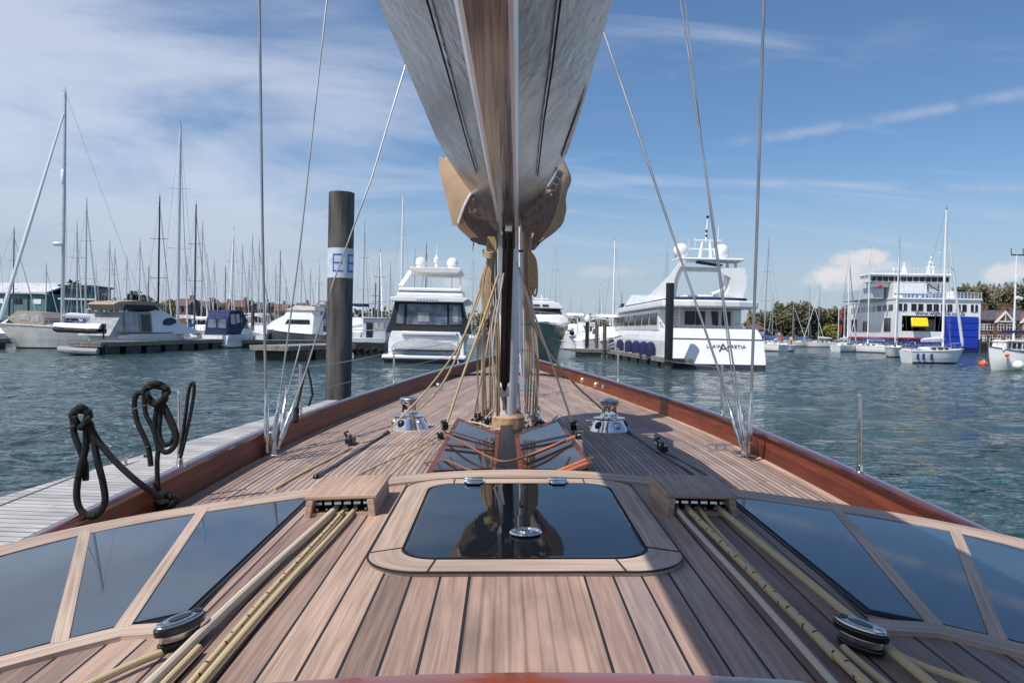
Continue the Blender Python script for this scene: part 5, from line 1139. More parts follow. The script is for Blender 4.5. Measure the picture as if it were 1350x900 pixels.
mb = MB(); mb.lathe((fx_(570), 2.4, fz(351.5)), [(.14, 0), (.13, .5), (.2, .55), (.22, .8), (.12, .9), (.1, 1.05)], 12); mb.tube([(fx_(570), 2.4, fz(340)), (fx_(570), 2.4, fz(318))], .025, 5); mb.tube([(fx_(565), 2.4, fz(342)), (fx_(576), 2.4, fz(342))], .03, 5); mb.tube([(fx_(559), 2.6, fz(351)), (fx_(558), 2.6, fz(336))], .02, 4); mb.build('radar_mast', 'white', t)
lettering('PRINCESS', .34, 'hulldark', t, (0, -.24, fz(394.6)), (PI/2, 0, 0), 1.1, .01) if False else None
mb = MB()
for k in range(7): mb.box((fx_(550)+k*.22, -.23, fz(394.6)), (.12, .02, .10))
mb.build('faded_name', 'greywhite', t, smooth=False)
ten = thing('tender', 'dinghy under a light grey cover lying across the stern platform of the flybridge yacht', 'dinghy', at_dist(562, dF-.95, .58), 0)
Lt = 88*k_
mb = MB(); mb.loft([[Vector((x, y*w_, z)) for y, z in ((-.62, .38), (-.5, .05), (0, -.0), (.5, .05), (.62, .38))] for x, w_ in ((-Lt/2, .3), (-Lt/2+.3, .85), (-.5, 1), (Lt/2-.6, .9), (Lt/2, .7))], cap=True); mb.build('hull', 'greywhite', ten)
mb = MB(); mb.loft([[Vector((x, y*w_, .36+hh*z)) for y, z in ((-.66, 0), (-.6, .35), (-.25, .8), (.1, 1), (.4, .7), (.62, .3), (.66, 0))] for x, w_, hh in ((-Lt/2-.05, .35, .25), (-Lt/2+.35, .9, .55), (-.8, 1, .82), (.2, 1, .78), (Lt/2-.7, .9, .5), (Lt/2, .7, .2))], cap=True); mb.build('cover', 'tube', ten)
mb = MB(); mb.tube([(x, -.68*(1 if abs(x) < 1.8 else .7), .36) for x in (-Lt/2+.1, -1.5, 0, 1.5, Lt/2-.1)], .05, 6); mb.build('rubbing_strake', 'hulldark', ten)
# green hulled motor yacht, bow on
dG = 60; kg = dG/FPX; gx = lambda px: (px-703)*kg; gz = lambda py: (486-py)*kg
t = thing('green_motor_yacht', 'motor yacht with a sage green hull, bow towards us, right behind the mast', 'motor yacht', at_dist(703, dG), 0)
TW = lambda x, y, z: Vector((y, -x, z))
h, R = hull(t, 17, 5.6, 2.2, 3.1, .10, .95, 'hullgreen', 'white', m=lambda x, y, z: Vector((y, 14-x, z)), flare=.22, full=.55, pw=2.6, stripe='white')
mb = MB(); mb.xz([(-2.75, gz(434)), (-2.6, gz(427)), (-2.2, gz(421)), (2.3, gz(421)), (2.7, gz(427)), (2.85, gz(434))], 1.0, 12); c = mb.build('deckhouse', 'white', t, smooth=False, bevel=.15)
for s_ in (-1, 1): mb = MB(); slab(mb, [(s_*.1, 1.5, gz(421)), (s_*2.3, 1.9, gz(421)), (s_*2.15, 3.4, gz(412)), (s_*.1, 2.9, gz(412))], .03*s_); mb.build('windscreen', 'win', t)
mb = MB(); mb.xz([(-2.3, gz(422)), (-2.2, gz(412)), (2.2, gz(412)), (2.35, gz(422))], 3.2, 11); mb.build('wheelhouse', 'win', t, smooth=False)
mb = MB(); mb.xz([(-2.35, gz(412.5)), (-2.0, gz(404)), (-1.2, gz(402)), (1.6, gz(402)), (2.1, gz(405)), (2.5, gz(412.5))], 2.6, 10.5); f_ = mb.build('roof', 'white', t, smooth=False, bevel=.08)
for x in (-1.2, -.5, .3, 1.0): mb = MB(); mb.box((x, 2.58, gz(408)), (.5, .04, .14)); mb.build('window', 'win', f_, smooth=False)
mb = MB(); mb.tube([(0.9, 7, gz(402)), (.9, 7, gz(390))], .05, 5); mb.tube([(.3, 7, gz(396)), (1.5, 7, gz(396))], .04, 5); mb.build('radar_mast', 'white', t)
mb = MB(); mb.tube([(2.0, .6, gz(434)), (1.4, -1.5, gz(433)), (0, -2.9, gz(432)), (-1.4, -1.5, gz(433))], .03, 5); 
up = Vector((0, 0, .75)); mb.tube([Vector(p)+up for p in ((2.0, .6, gz(434)), (1.4, -1.5, gz(433)), (0, -2.9, gz(432)), (-1.4, -1.5, gz(433)))], .03, 5); mb.build('bow_rail', 'steel', t)
mb = MB(); mb.ball((2.9, 1.2, gz(440)), .24, 10); mb.build('fender', 'white', t); mb = MB(); mb.ball((3.05, 1.6, gz(445)), .2, 10); mb.build('fender', 'hulldark', t)
for a, b in ((-1.5, 3.0),): mb = MB(); mb.tube([(.6, -2.2, 2.1), (1.9, .4, 1.75), (2.6, 3, 1.6)], .035, 5); mb.build('hull_moulding', 'hulldark', t)
mb = MB(); mb.box((.75, -1.0, gz(433)), (.7, .5, .22)); mb.build('anchor_locker', 'hulldark', t)
# ------------------------------------------------------------------ superyacht
dS = 57.; ks = dS/FPX; sx = lambda px: (px-945)*ks; sz = lambda py: (484.5-py)*ks
rzS = math.radians(.4)
t = thing('superyacht', 'large white superyacht with two satellite domes, stern towards us beside the right pontoon', 'superyacht', at_dist(943, dS), rzS)
BH = 3.42
mb = MB(); secs = []; LS = 44; n = 18
for i in range(n+1):
    q = i/n; hb = BH*(lerp(.98, 1, min(1, q*4)) if q < .5 else 1-((q-.5)/.5)**2.4); zs = 2.85+.5*q**2+.9*max(0, q-.5); rk = lambda z: -(1.25)*(1-z/zs)*(1-q)**12
    x0 = q*LS
    secs.append([Vector((s_*hb*k, x0+rk(z)-2.2*(q**6)*(1-z/zs)*1.5, z)) for s_, k, z in ((-1, .90, zs), (-1, .97, 2.35), (-1, 1.0, 1.9), (-1, 1.0, .55), (-1, .97, .22), (-1, .9, -.3), (1, .9, -.3), (1, .97, .22), (1, 1.0, .55), (1, 1.0, 1.9), (1, .97, 2.35), (1, .90, zs))])
for i in range(n):
    for k in range(11): mb.add([secs[i][k], secs[i+1][k], secs[i+1][k+1], secs[i][k+1]], [(0, 1, 2, 3)], 1 if k in (4, 5, 6) else 0)
mb.add(secs[0], [tuple(range(11, -1, -1))], 0)
h = mb.build('hull', ['white', 'antifoul'], t, angle=.5)
mb = MB(); mb.loft([[s_[0]-Vector((0, 0, .35)), s_[-1]-Vector((0, 0, .35))] for s_ in secs]); mb.build('main_deck', 'trim', t)
mb = MB(); bs_ = [secs[0][4]+Vector((-.02, 0, .14)), secs[0][7]+Vector((.02, 0, .14)), secs[0][6]+Vector((.2, 0, 0)), secs[0][5]-Vector((.2, 0, 0))]; mb.loft([[p+Vector((0, .05, 0)) for p in bs_], [p+Vector((0, -.06, 0)) for p in bs_]], closed=True, cap=True, flat=True)
mb.build('boot_stripe', 'antifoul', h, smooth=False)
def onst(y, z, off=-.03): zs = 2.85; return -1.25*(1-z/zs)+off
mb = MB(); mb.tube([(-3.42, onst(0, 2.1), 2.12), (3.42, onst(0, 2.1), 2.12)], .035, 5); mb.build('knuckle_line', 'hullgrey', h)
sl_ = math.atan2(1.25, 2.85)
for s_, size, px, z in (('LLAW', .34, -.52, 1.60), ('A', .85, 0.12, 1.50), ('ARETIA', .34, 1.05, 1.60)): lettering(s_, size, 'hullgrey', h, (px+.3, onst(0, z, -.045), z), (PI/2-sl_, 0, 0), 1.25, .012)
# aft deck rail, house, side windows
mb = MB(); mb.box((0, .35, 3.05), (6.1, .05, .05)); [mb.box((x, .35, 2.9), (.04, .04, .5)) for x in [-3+.5*k for k in range(13)]]; mb.box((0, .35, 2.88), (6.1, .03, .03)); mb.build('aft_rail', 'steel', t, smooth=False)
HZ0, HZ1 = 2.7, 4.35
mb = MB(); mb.loft([[(-2.75, 3.6, HZ0), (2.35, 3.6, HZ0), (2.35, 3.6, HZ1), (-2.75, 3.6, HZ1)], [(-3.2, 4.5, HZ0), (3.2, 4.5, HZ0), (3.2, 4.5, HZ1), (-3.2, 4.5, HZ1)], [(-3.2, 28, HZ0), (3.2, 28, HZ0), (3.1, 28, HZ1), (-3.1, 28, HZ1)], [(-2.2, 34, HZ0), (2.2, 34, HZ0), (1.8, 31, HZ1), (-1.8, 31, HZ1)]], closed=True, cap=True, flat=True); hs = mb.build('deckhouse', 'white', t, smooth=False)
for a, b in ((-1.4, -.62), (-.55, .15)): mb = MB(); mb.xz([(a, 3.15), (b, 3.15), (b, 4.2), (a, 4.2)], 3.52, 3.62); mb.build('saloon_door', 'win', hs, smooth=False)
mb = MB(); mb.xz([(.75, 3.1), (1.15, 3.1), (1.15, 4.2), (.6, 4.2)], 3.52, 3.62); mb.build('window', 'win', hs, smooth=False)
mb = MB(); mb.xz([(1.45, 3.1), (2.1, 3.1), (2.1, 4.2), (1.45, 4.2)], 3.52, 3.62); mb.build('window', 'win', hs, smooth=False)
mb = MB()
for k in range(8): mb.box((-2.35, 3.0+.0*k, 2.9+.2*k), (.75, .25, .05))
mb.tube([(-2.72, 2.9, 2.7), (-2.72, 2.9, 4.4)], .04, 5); mb.tube([(-1.95, 2.9, 2.7), (-1.95, 2.9, 4.4)], .04, 5); mb.build('stairway', 'steel', t)
for k in range(7):
    y0 = 5.2+3.4*k
    mb = MB(); mb.yz([(y0, 3.15), (y0+2.9, 3.15), (y0+2.9, 4.05), (y0, 4.05)], -3.24, -3.18); mb.build('window', 'win', hs, smooth=False)
mb = MB()
for sgn in (-1, 1):
    pts = [(sgn*3.15, y, 2.85+.012*max(0, y-20)) for y in (0.3, 4, 8, 12, 16, 20, 24)]; mb.tube([Vector(p)+Vector((0, 0, .45)) for p in pts], .03, 5)
    for p in pts: mb.tube([p, Vector(p)+Vector((0, 0, .45))], .025, 4)
mb.build('side_rail', 'steel', t)
# upper deck slab with rounded overhang
def slabdeck(nm, z0, z1, y0, y1, hw, mt='white', taper=.9, bev=.12):
    mb = MB(); pl = [(-hw*.94, y0), (-hw*.5, y0-.55), (0, y0-.7), (hw*.5, y0-.55), (hw*.94, y0), (hw, y0+.8), (hw, y1*.7), (hw*taper*.75, y1), (-hw*taper*.75, y1), (-hw, y1*.7), (-hw, y0+.8)]
    mb.xy(pl, z0, z1); return mb.build(nm, mt, t, smooth=False, bevel=bev)
slabdeck('upper_deck', 4.38, 4.92, .9, 33, 3.55)
slabdeck('upper_bulwark', 4.90, 5.02, 1.6, 26, 2.9)
slabdeck('blue_band', 4.97, 5.14, 1.5, 24, 2.85, mt='navy', bev=.02)
slabdeck('aft_cushions', 5.14, 5.35, 2.4, 9, 1.9)
# upper house / flying bridge seen on the left
mb = MB(); mb.loft([[(-2.8, 5, 4.9), (2.8, 5, 4.9), (2.7, 5, 5.2), (-2.7, 5, 5.2)], [(-3.0, 12, 4.9), (3.0, 12, 4.9), (2.8, 12, 5.6), (-2.8, 12, 5.6)], [(-3.0, 22, 4.9), (3.0, 22, 4.9), (2.6, 21, 6.2), (-2.6, 21, 6.2)], [(-2.5, 29, 4.9), (2.5, 29, 4.9), (2.0, 25, 5.9), (-2.0, 25, 5.9)]], closed=True, cap=True, flat=True); uh = mb.build('wheelhouse', 'white', t, smooth=False, bevel=.15)
mb = MB(); mb.yz([(26.2, 5.0), (28.6, 4.98), (27.2, 5.5), (26.6, 5.5)], -2.75, -2.30); mb.yz([(8, 4.98), (22, 4.98), (22, 5.15), (8, 5.1)], -3.0, -2.92); mb.build('window', 'win', uh, smooth=False)
# sweeping arch: left long leg, right short thick leg
def ribbonyz(nm, pts, x0, x1, mt='white'):
    """closed side profile (y,z) of a curved leg between two x planes"""
    mb = MB(); mb.yz(pts, x0, x1); return mb.build(nm, mt, t, smooth=False, bevel=.05)
leg = [(18, 5.1), (14, 5.6), (10, 6.2), (6.5, 6.7), (4.5, 7.0), (3, 7.35), (1.8, 7.65), (.8, 7.75), (.8, 7.3), (1.8, 6.95), (2.8, 6.4), (3.4, 5.6), (3.6, 5.0), (18, 5.0)]
ribbonyz('arch_leg', leg, -2.45, -2.1)
mb = MB(); mb.tube(smoothpath([(.9, 4.2, 7.2), (1.25, 4.2, 6.8), (1.2, 4.2, 6.2), (.85, 4.2, 5.7), (.2, 4.2, 5.35)], 5), [.22]*21, 8); mb.build('arch_leg', 'white', t)
mb = MB(); mb.loft([[(.95+.0, 3.4, 5.15), (2.25, 3.4, 5.15), (2.25, 4.6, 5.15), (.95, 4.6, 5.15)], [(1.25, 3.4, 5.9), (2.45, 3.3, 5.9), (2.45, 4.6, 5.9), (1.25, 4.6, 5.9)], [(1.35, 3.4, 6.6), (2.5, 3.3, 6.7), (2.5, 4.6, 6.7), (1.35, 4.6, 6.6)], [(.2, 3.5, 7.3), (2.3, 3.3, 7.35), (2.3, 4.6, 7.35), (.2, 4.6, 7.3)]], closed=True, cap=True); mb.build('exhaust_casing', 'white', t, angle=.9)
mb = MB(); mb.loft([[(-2.3, 3.6, 7.05), (1.4, 3.6, 7.05), (1.4, 4.6, 7.05), (-2.3, 4.6, 7.05)], [(-2.4, 3.5, 7.35), (1.8, 3.5, 7.35), (1.8, 4.7, 7.35), (-2.4, 4.7, 7.35)]], closed=True, cap=True, flat=True); mb.build('arch_crossbeam', 'offwhite', t, smooth=False, bevel=.08)
mb = MB(); mb.xy([(-2.5, 3.2), (2.25, 3.2), (2.35, 5.5), (-2.6, 5.5)], 7.82, 8.02); mb.build('hardtop', 'white', t, smooth=False, bevel=.08)
for x in (-2.1, 1.3, 1.9): mb = MB(); mb.tube([(x, 4.2, 7.3), (x, 4.2, 7.85)], .12, 8); mb.build('hardtop_post', 'white', t)
mb = MB(); mb.box((-.15, 3.9, 7.62), (1.8, .9, .12), M=Matrix.Rotation(.12, 3, 'Y')); mb.build('radar_scanner', 'navy', t, bevel=.03)
for x in (-2.15, .85): mb = MB(); mb.lathe((x, 4.3, 8.0), [(.25, 0), (.42, .10), (.55, .35), (.58, .62), (.50, .88), (.34, 1.05), (.15, 1.13), (.01, 1.15)], 20); mb.build('satellite_dome', 'white', t)
mb = MB(); mb.tube([(-.75, 4.4, 8.0), (-.55, 4.4, 9.3)], [.12, .08], 8); mb.tube([(.1, 4.4, 8.0), (.0, 4.4, 9.4)], [.12, .08], 8); mb.tube([(-.3, 4.4, 9.3), (-.2, 4.4, 11.1)], [.09, .04], 6); mb.tube([(-1.9, 4.4, 8.75), (.8, 4.4, 8.75)], .05, 6); mb.tube([(-1.2, 4.4, 9.4), (.9, 4.4, 9.4)], .05, 6); mb.tube([(.6, 4.4, 9.4), (.65, 4.4, 10.5)], .03, 5); mb.tube([(-1.1, 4.4, 8.8), (-1.1, 4.4, 9.7)], .02, 5); mb.tube([(-1.6, 4.4, 8.8), (-1.6, 4.4, 9.5)], .02, 5)
am = mb.build('radar_mast', 'white', t); mb = MB(); mb.ball((-.2, 4.4, 11.15), .12, 8); mb.ball((-.28, 4.35, 10.1), .10, 8); mb.ball((-.28, 4.35, 9.75), .10, 8); mb.build('navigation_light', 'black', am)
for ch in t.children:
    if ch.name.split('.')[0] in ('exhaust_casing', 'arch_crossbeam', 'hardtop', 'hardtop_post', 'radar_scanner', 'satellite_dome', 'radar_mast') or (ch.name.startswith('arch_leg') and ch.data.vertices[0].co.x > 0): ch.location.y -= 2.3
for k, px in enumerate((818, 830, 840, 850, 861, 871)):        # blue fenders hanging on the port side
    d = [83, 77, 72, 68, 64.5, 61.5][k]; p = at_dist(px, d); v = Matrix.Rotation(-rzS, 3, 'Z') @ (p-at_dist(943, dS))
    mb = MB(); mb.lathe((-BH-.36, v.y, .35), [(.06, 0), (.30, .12), (.34, .3), (.34, 1.15), (.26, 1.35), (.06, 1.45)], 12); mb.build('fender', 'fendernavy', t)
# ------------------------------------------------------------------ pontoons and piles
MT['dockwood'] = teak('weathered_boards', [(.42, .40, .39), (.50, .48, .47), (.36, .35, .34), (.46, .44, .42)], seamw=.10, grain=50, wid=1.2)
MT['dockold'] = mat('old_boards', (.24, .22, .19), .85, var=.3, scale=3)
MT['darkfloat'] = mat('dark_floats', (.02, .022, .022), .6, var=.5, scale=2)
MT['weed'] = mat('pale_floats', (.30, .29, .22), .7, var=.3, scale=2)
MT['pile'] = mat('steel_pile', (.085, .078, .074), .7, .1, var=.5, scale=2.4, stretch=(3, 3, .35), bump=.35, bscale=14)
MT['pilewood'] = mat('wood_pile', (.09, .07, .058), .85, var=.4, scale=2)
def pontoon(label, a, b, wid, h, side=1, floats=True, boards=None, group=None):
    a, b = Vector(a), Vector(b); a.z = b.z = 0; L_ = (b-a).length; rz = math.atan2(b.y-a.y, b.x-a.x); t = thing('pontoon', label, 'pontoon', a, rz, group)
    mb = MB(); n = max(1, int(L_/2.5))
    for i in range(n):
        x0, x1 = L_*i/n+.01, L_*(i+1)/n-.01; y0, y1 = (0, wid) if side > 0 else (-wid, 0)
        V = [(x0, y0, h), (x1, y0, h), (x1, y1, h), (x0, y1, h)]; mb.add(V, [(0, 1, 2, 3)], 0, [[(v[0]/.145, v[1]) for v in V]])
        for (p, q) in ((0, 1), (1, 2), (2, 3), (3, 0)): P, Q = Vector(V[p]), Vector(V[q]); D_ = Vector((0, 0, -.16)); mb.add([P, P+D_, Q+D_, Q], [(0, 1, 2, 3)], 0, [[(.2, 0), (.6, 0), (.6, 2), (.2, 2)]])
    mb.build('decking', boards or 'dockwood', t, smooth=False)
    if floats:
        m_ = max(1, int(L_/3.4))
        for i in range(m_):
            x = L_*(i+.5)/m_; mb = MB(); mb.box((x, (wid/2)*side, h*.35-.1), (L_/m_*.72, wid*.92, h*.75), top=(1, 1)); mb.build('float', 'darkfloat', t, bevel=.05)
    mb = MB(); mb.box((L_/2, (wid/2)*side, h-.26), (L_*.998, wid*.97, .18)); mb.build('frame', 'dockold', t, smooth=False)
    return t
pa, pb = onz(0, 655, .62), onz(432, 527, .62)
dirn = (pb-pa).normalized(); pa2 = pa - dirn*14
near = pontoon('long grey boarded pontoon alongside the port side of our yacht', pb, pa2, 2.55, .62, side=1)
L_ = (pb-pa2).length
ck = at = None
def local_on(t, v): return Matrix.Rotation(-t.rotation_euler.z, 3, 'Z') @ (Vector(v)-Vector(t.location))
q = local_on(near, onz(148, 612, .62)); mb = MB(); c = Vector((q.x, max(.16, q.y), .62))
for s_ in (-.07, .07): mb.tube([c+Vector((s_, 0, 0)), c+Vector((s_, 0, .08))], .022, 8)
mb.tube([c+Vector((-.26, 0, .12)), c+Vector((-.1, 0, .09)), c+Vector((.1, 0, .09)), c+Vector((.26, 0, .12))], [.014, .026, .026, .014], 8); mb.build('mooring_cleat', 'steel', near)
mb = MB(); q = local_on(near, onz(194, 602, .62)); mb.box((q.x, max(.1, q.y), .64), (.10, .05, .03)); mb.build('bracket', 'black', near)
for x in [2.2*k+1.1 for k in range(int(L_/2.2))]:
    pass
dl = lambda px, py: wl(px, py)
pontoon('long low pontoon with dark floats in front of the beige canopied cruiser', dl(133, 468), dl(312, 458), 2.4, .95, boards='dockold')
pontoon('pontoon continuing behind the two wooden mooring posts to the steel pile', dl(316, 458.5), dl(462, 458), 2.4, .85, boards='dockold')
pontoon('short pontoon end just left of the steel pile', dl(380, 476), dl(470, 470), 3.0, 1.05, boards='dockold')
pontoon('dark pontoon at the far left edge', dl(-60, 462), dl(14, 459), 2.4, .9, boards='dockold')
pontoon('short pontoon right of the green hulled motor yacht', dl(753, 469), dl(799, 470), 2.4, .75, boards='dockold')
rp = pontoon('pontoon beside the white superyacht with pale floats', dl(799, 470), dl(884, 486), 1.6, .72, boards='dockold')
t = thing('gangway', 'sloping grey access ramp leading up from the right pontoon', 'gangway', at_dist(813, 79, .72), 0)
a_, b_ = at_dist(800, 80), at_dist(827, 78); w_ = (b_.x-a_.x)/2; zt_ = ztop(826, 441, 78)-.72
mb = MB(); slab(mb, [(-w_, -.6, .1), (w_, -.6, zt_-.8), (w_, .6, zt_-.8), (-w_, .6, .1)], .12); mb.build('walkway', 'dockold', t, smooth=False)
for s_ in (-.6, .6): mb = MB(); mb.tube([(-w_, s_, .1), (-w_, s_, 1.0), (w_, s_, zt_), (w_, s_, zt_-.8)], .05, 6); mb.tube([(-w_, s_, .5), (w_, s_, zt_-.4)], .035, 5); mb.build('handrail', 'steel', t)
def pile(nm, label, px0, px1, pytop, d, mt, dome=False, zb=-2, group=None, capm=None):
    p = at_dist((px0+px1)/2, d); r_ = (px1-px0)/2*d/FPX; H = ztop((px0+px1)/2, pytop, d); t = thing(nm, label, 'pile' if 'pile' in nm else 'post', p, 0, group)
    mb = MB(); mb.lathe((0, 0, 0), [(r_, zb), (r_, .25)], 28); mb.build('weedy_foot', mat('weed_%s' % round(px0), (.05, .055, .035), .8, var=.5), t)
    mb = MB(); mb.lathe((0, 0, 0), [(r_*.995, .25), (r_*.995, H-.01), (r_*.93, H)], 40); s_ = mb.build('shaft', mt, t, angle=.5)
    if capm: mb = MB(); mb.lathe((0, 0, H), [(r_*1.15, 0), (r_*1.1, .1), (r_*.5, .5), (.01, .6)] if not dome else [(r_*1.3, 0), (r_*1.6, .25), (r_*1.3, .6), (r_*.6, .8), (.01, .85)], 16); mb.build('cap', capm, t)
    return t, r_, H
tp, r_, H = pile('steel_pile', 'thick dark steel pile with a white sign band lettered E, rising behind the near pontoon', 430.5, 464, 254, 22.3, 'pile')
zt1, zb1 = ztop(447, 328, 22.3), ztop(447, 367, 22.3)
mb = MB(); mb.lathe((0, 0, 0), [(r_*1.005, zb1), (r_*1.012, zb1+.002), (r_*1.012, zt1-.002), (r_*1.005, zt1)], 48); sg = mb.build('sign_band', mat('sign_white', (.55, .62, .70), .5, var=.12, scale=4), tp, angle=.3)
vd = math.atan2(-22.3, -at_dist(447, 22.3).x)
def arcbox(a0, a1, z0, z1, nm='letter'):
    mb = MB(); A_ = []; n = 8
    for i in range(n+1): a = vd+lerp(a0, a1, i/n); A_.append([Vector((r_*k*math.cos(a), r_*k*math.sin(a), z)) for k, z in ((1.010, z0), (1.022, z0), (1.022, z1), (1.010, z1))])
    mb.loft(A_, closed=True, cap=True, flat=True); return mb
hh = zt1-zb1; za, zb_ = zb1+hh*.20, zt1-hh*.20; tw = .045
for s0, s1 in ((-.62, .18), (.56, 1.35)):
    m = MB()
    for b in (arcbox(s0, s0+.10, za, zb_), arcbox(s0, s1, za, za+tw), arcbox(s0, s1, zb_-tw, zb_), arcbox(s0, s1-.05, (za+zb_)/2-tw/2, (za+zb_)/2+tw/2)):
        o_ = len(m.v); m.v += b.v; m.f += [[i+o_ for i in f] for f in b.f]; m.m += b.m
    m.build('letter_e', mat('sign_blue_%d' % round(s0*10), (.02, .14, .42), .5), sg, smooth=False)
pile('mooring_pile', 'black mooring pile standing in front of the superyacht stern', 876.5, 887.5, 373, 54.5, 'black')
MT['pileblack'] = MT['black']
for px0, px1, top, d, lab in ((313.5, 318, 404, 86, 'left one of the brown wooden mooring posts'), (330.5, 335, 402, 94, 'second brown wooden mooring post, nearer to the shroud wire'), (352, 355, 400, 110, 'far brown post behind the slate motor yacht'), (322, 324.5, 395, 120, 'thin far wooden post between the two brown mooring posts'), (784.5, 789, 428, 83, 'left grey wooden post at the head of the right pontoon'), (794.5, 799.5, 428, 80, 'right grey wooden post at the head of the right pontoon')):
    pile('mooring_post', lab, px0, px1, top, d, 'pilewood')
pile('white_capped_post', 'black post with a round white cap between the parked motorboats', 771.5, 776.5, 424, 90, 'black', dome=True, capm='white')
# ------------------------------------------------------------------ ferry
dQ = 162.; kq = dQ/FPX; qx = lambda px: (px-1181)*kq; qz = lambda py: (463.5-py)*kq
t = thing('car_ferry', 'large white car ferry with a blue bow door, yellow ramp and bridge window row', 'ferry', at_dist(1181, dQ), -math.radians(6))
WQ = qx(1287)
mb = MB(); mb.box((WQ/2, 15, qz(454.5)), (WQ, 30, qz(447)*1.0-.1), top=(1.01, 1)); mb.box((WQ/2, 15, -.4), (WQ*.96, 29, 1.2)); mb.build('hull', 'hullblue', t, smooth=False)
mb = MB(); mb.box((WQ*.31, -.06, qz(446.8)), (WQ*.62, .2, .28)); mb.box((-.08, 15, qz(446.8)), (.2, 30, .28)); mb.build('red_stripe', 'fred', t, smooth=False)
zlo, zop, ztp = qz(447), qz(417), qz(394.5)
# front as separate solid pieces round the opening
def fb(x0, x1, y0, y1, z0, z1, nm, mt='white', par=None, bev=0): mb = MB(); mb.box(((x0+x1)/2, (y0+y1)/2, (z0+z1)/2), (x1-x0, y1-y0, z1-z0)); return mb.build(nm, mt, par or t, smooth=False, bevel=bev)
up_ = fb(0, WQ, 0, 30, zop, ztp, 'passenger_deck')
fb(0, 1.1, 0, 30, zlo, zop, 'side_wall'); fb(WQ-.9, WQ, 0, 30, zlo, zop, 'side_wall')
fb(1.1, qx(1240), .1, .4, zlo, qz(437.5), 'bow_bulwark')
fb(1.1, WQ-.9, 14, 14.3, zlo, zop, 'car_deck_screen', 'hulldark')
fb(1.1, qx(1198), 3, 3.2, qz(432), qz(427.5), 'car_deck_rail', 'white')
fb(1.1, qx(1200), 4.2, 4.4, qz(424), qz(418), 'car_deck_beam', 'greywhite')
fb(qx(1225), qx(1238), 2.5, 6.5, qz(447), qz(421), 'ramp_machinery', 'beige', bev=.2)
dr = fb(qx(1243), qx(1284), -.25, .2, qz(458), qz(417.3), 'bow_door', 'bootblue')
for x in (1253, 1263, 1273): fb(qx(x), qx(x)+.18, -.34, -.25, qz(456), qz(418), 'door_rib', 'bootblue', dr)
for z_ in (425, 434, 443): fb(qx(1244), qx(1283), -.36, -.25, qz(z_), qz(z_)+.18, 'door_rib', 'bootblue', dr)
mb = MB(); slab(mb, [(qx(1198), -.9, qz(432.5)), (qx(1219), -.9, qz(432.5)), (qx(1220), .2, qz(421)), (qx(1199.5), .2, qz(421))], .5); mb.build('yellow_ramp', 'fyel', t, smooth=False, bevel=.08)
for a, b in ((1183.5, 1194), (1199.5, 1214.5), (1219, 1234), (1237, 1251), (1256, 1269), (1274.5, 1283)):
    w1_ = fb(qx(a), qx(b), -.12, .05, qz(410.5), qz(401.3), 'window', 'win', up_); m_ = (a+b)/2; fb(qx(m_)-.12, qx(m_)+.12, -.17, -.12, qz(410.5), qz(401.3), 'frame', 'white', w1_)
fb(-.12, WQ+.12, -.35, 30, ztp-.12, ztp+.22, 'upper_deck_edge', 'white', up_)
lettering('www.wightlink.co.uk', 1.15, 'hullblue', up_, (qx(1236), -.06, qz(413.7)), (PI/2, 0, 0), 1.0, .03)
for k in range(8):
    y = 2+3.4*k; fb(-.1, .05, y, y+2.2, qz(410), qz(402), 'window', 'clearpvc' if k > 2 else 'win', up_)
for k, (y, z0, z1) in enumerate(((3, 438, 420), (16, 438, 423), (24, 438, 420))): fb(-.1, .05, y, y+3.6, qz(z0), qz(z1), 'side_opening', 'win')
# bridge block
bx0, bx1 = qx(1147)+1.0, qx(1257)
br = fb(bx0, bx1, 3.5, 9, qz(371.5)+.0, qz(361), 'bridge', 'white')
fb(bx0-.3, bx1+.3, 3.0, 9.5, qz(363), qz(359.8), 'bridge_roof', 'white', br, .15)
for k in range(13):
    a = lerp(bx0+.2, bx1-1.2, k/12); fb(a, a+1.05, 3.40, 3.52, qz(370.3), qz(364.2), 'window', 'win', br)
fb(bx0+1, bx1-1, 4.5, 8.5, qz(378), qz(371.5), 'bridge_support', 'white', br)
dk = fb(qx(1181), qx(1224), 2.0, 12, ztp+.2, qz(373), 'upper_house', 'white', None, .1)
fb(qx(1182), qx(1223), 1.9, 2.02, qz(388.3), qz(387), 'band', 'hullgrey', dk)
fb(qx(1252), qx(1262), 2.0, 12, ztp+.2, qz(383), 'stair_house', 'white', None, .1)
fb(bx0+1.0, qx(1176), 5, 24, ztp, qz(378), 'funnel_house', 'greywhite', None, .2)
mb = MB(); mb.ball((qx(1164.5), 2.4, qz(378)), .45, 12, sz=1.0); mb.build('lifebuoy_box', 'fred', t)
mb = MB()
for (x0, z0, x1, z1) in ((1228, 394, 1226, 374), (1240, 394, 1240, 374), (1226, 384, 1242, 392), (1226, 374, 1242, 384), (1244, 394, 1246, 374)): mb.tube([(qx(x0), 2.5, qz(z0)), (qx(x1), 2.5, qz(z1))], .14, 6)
mb.build('support_frame', 'hullgrey', t)
def ferryrail(nm, x0, x1, y, z, n, h=1.2):
    mb = MB(); [mb.tube([(x0, y, z+h*f_), (x1, y, z+h*f_)], .045, 4) for f_ in (.35, .68, 1)]; [mb.tube([(lerp(x0, x1, k/n), y, z), (lerp(x0, x1, k/n), y, z+h)], .045, 4) for k in range(n+1)]; mb.build(nm, 'white', t)
ferryrail('deck_rail', 0, WQ, -.2, ztp+.2, 24); ferryrail('roof_rail', bx0, bx1, 3.3, qz(359.8), 20)
mb = MB()
for k, x in enumerate((1193, 1198, 1203, 1209, 1216, 1222, 1231, 1237, 1262, 1268, 1275)): mb.box((qx(x), .9, ztp+.55), (.5, .4, .7))
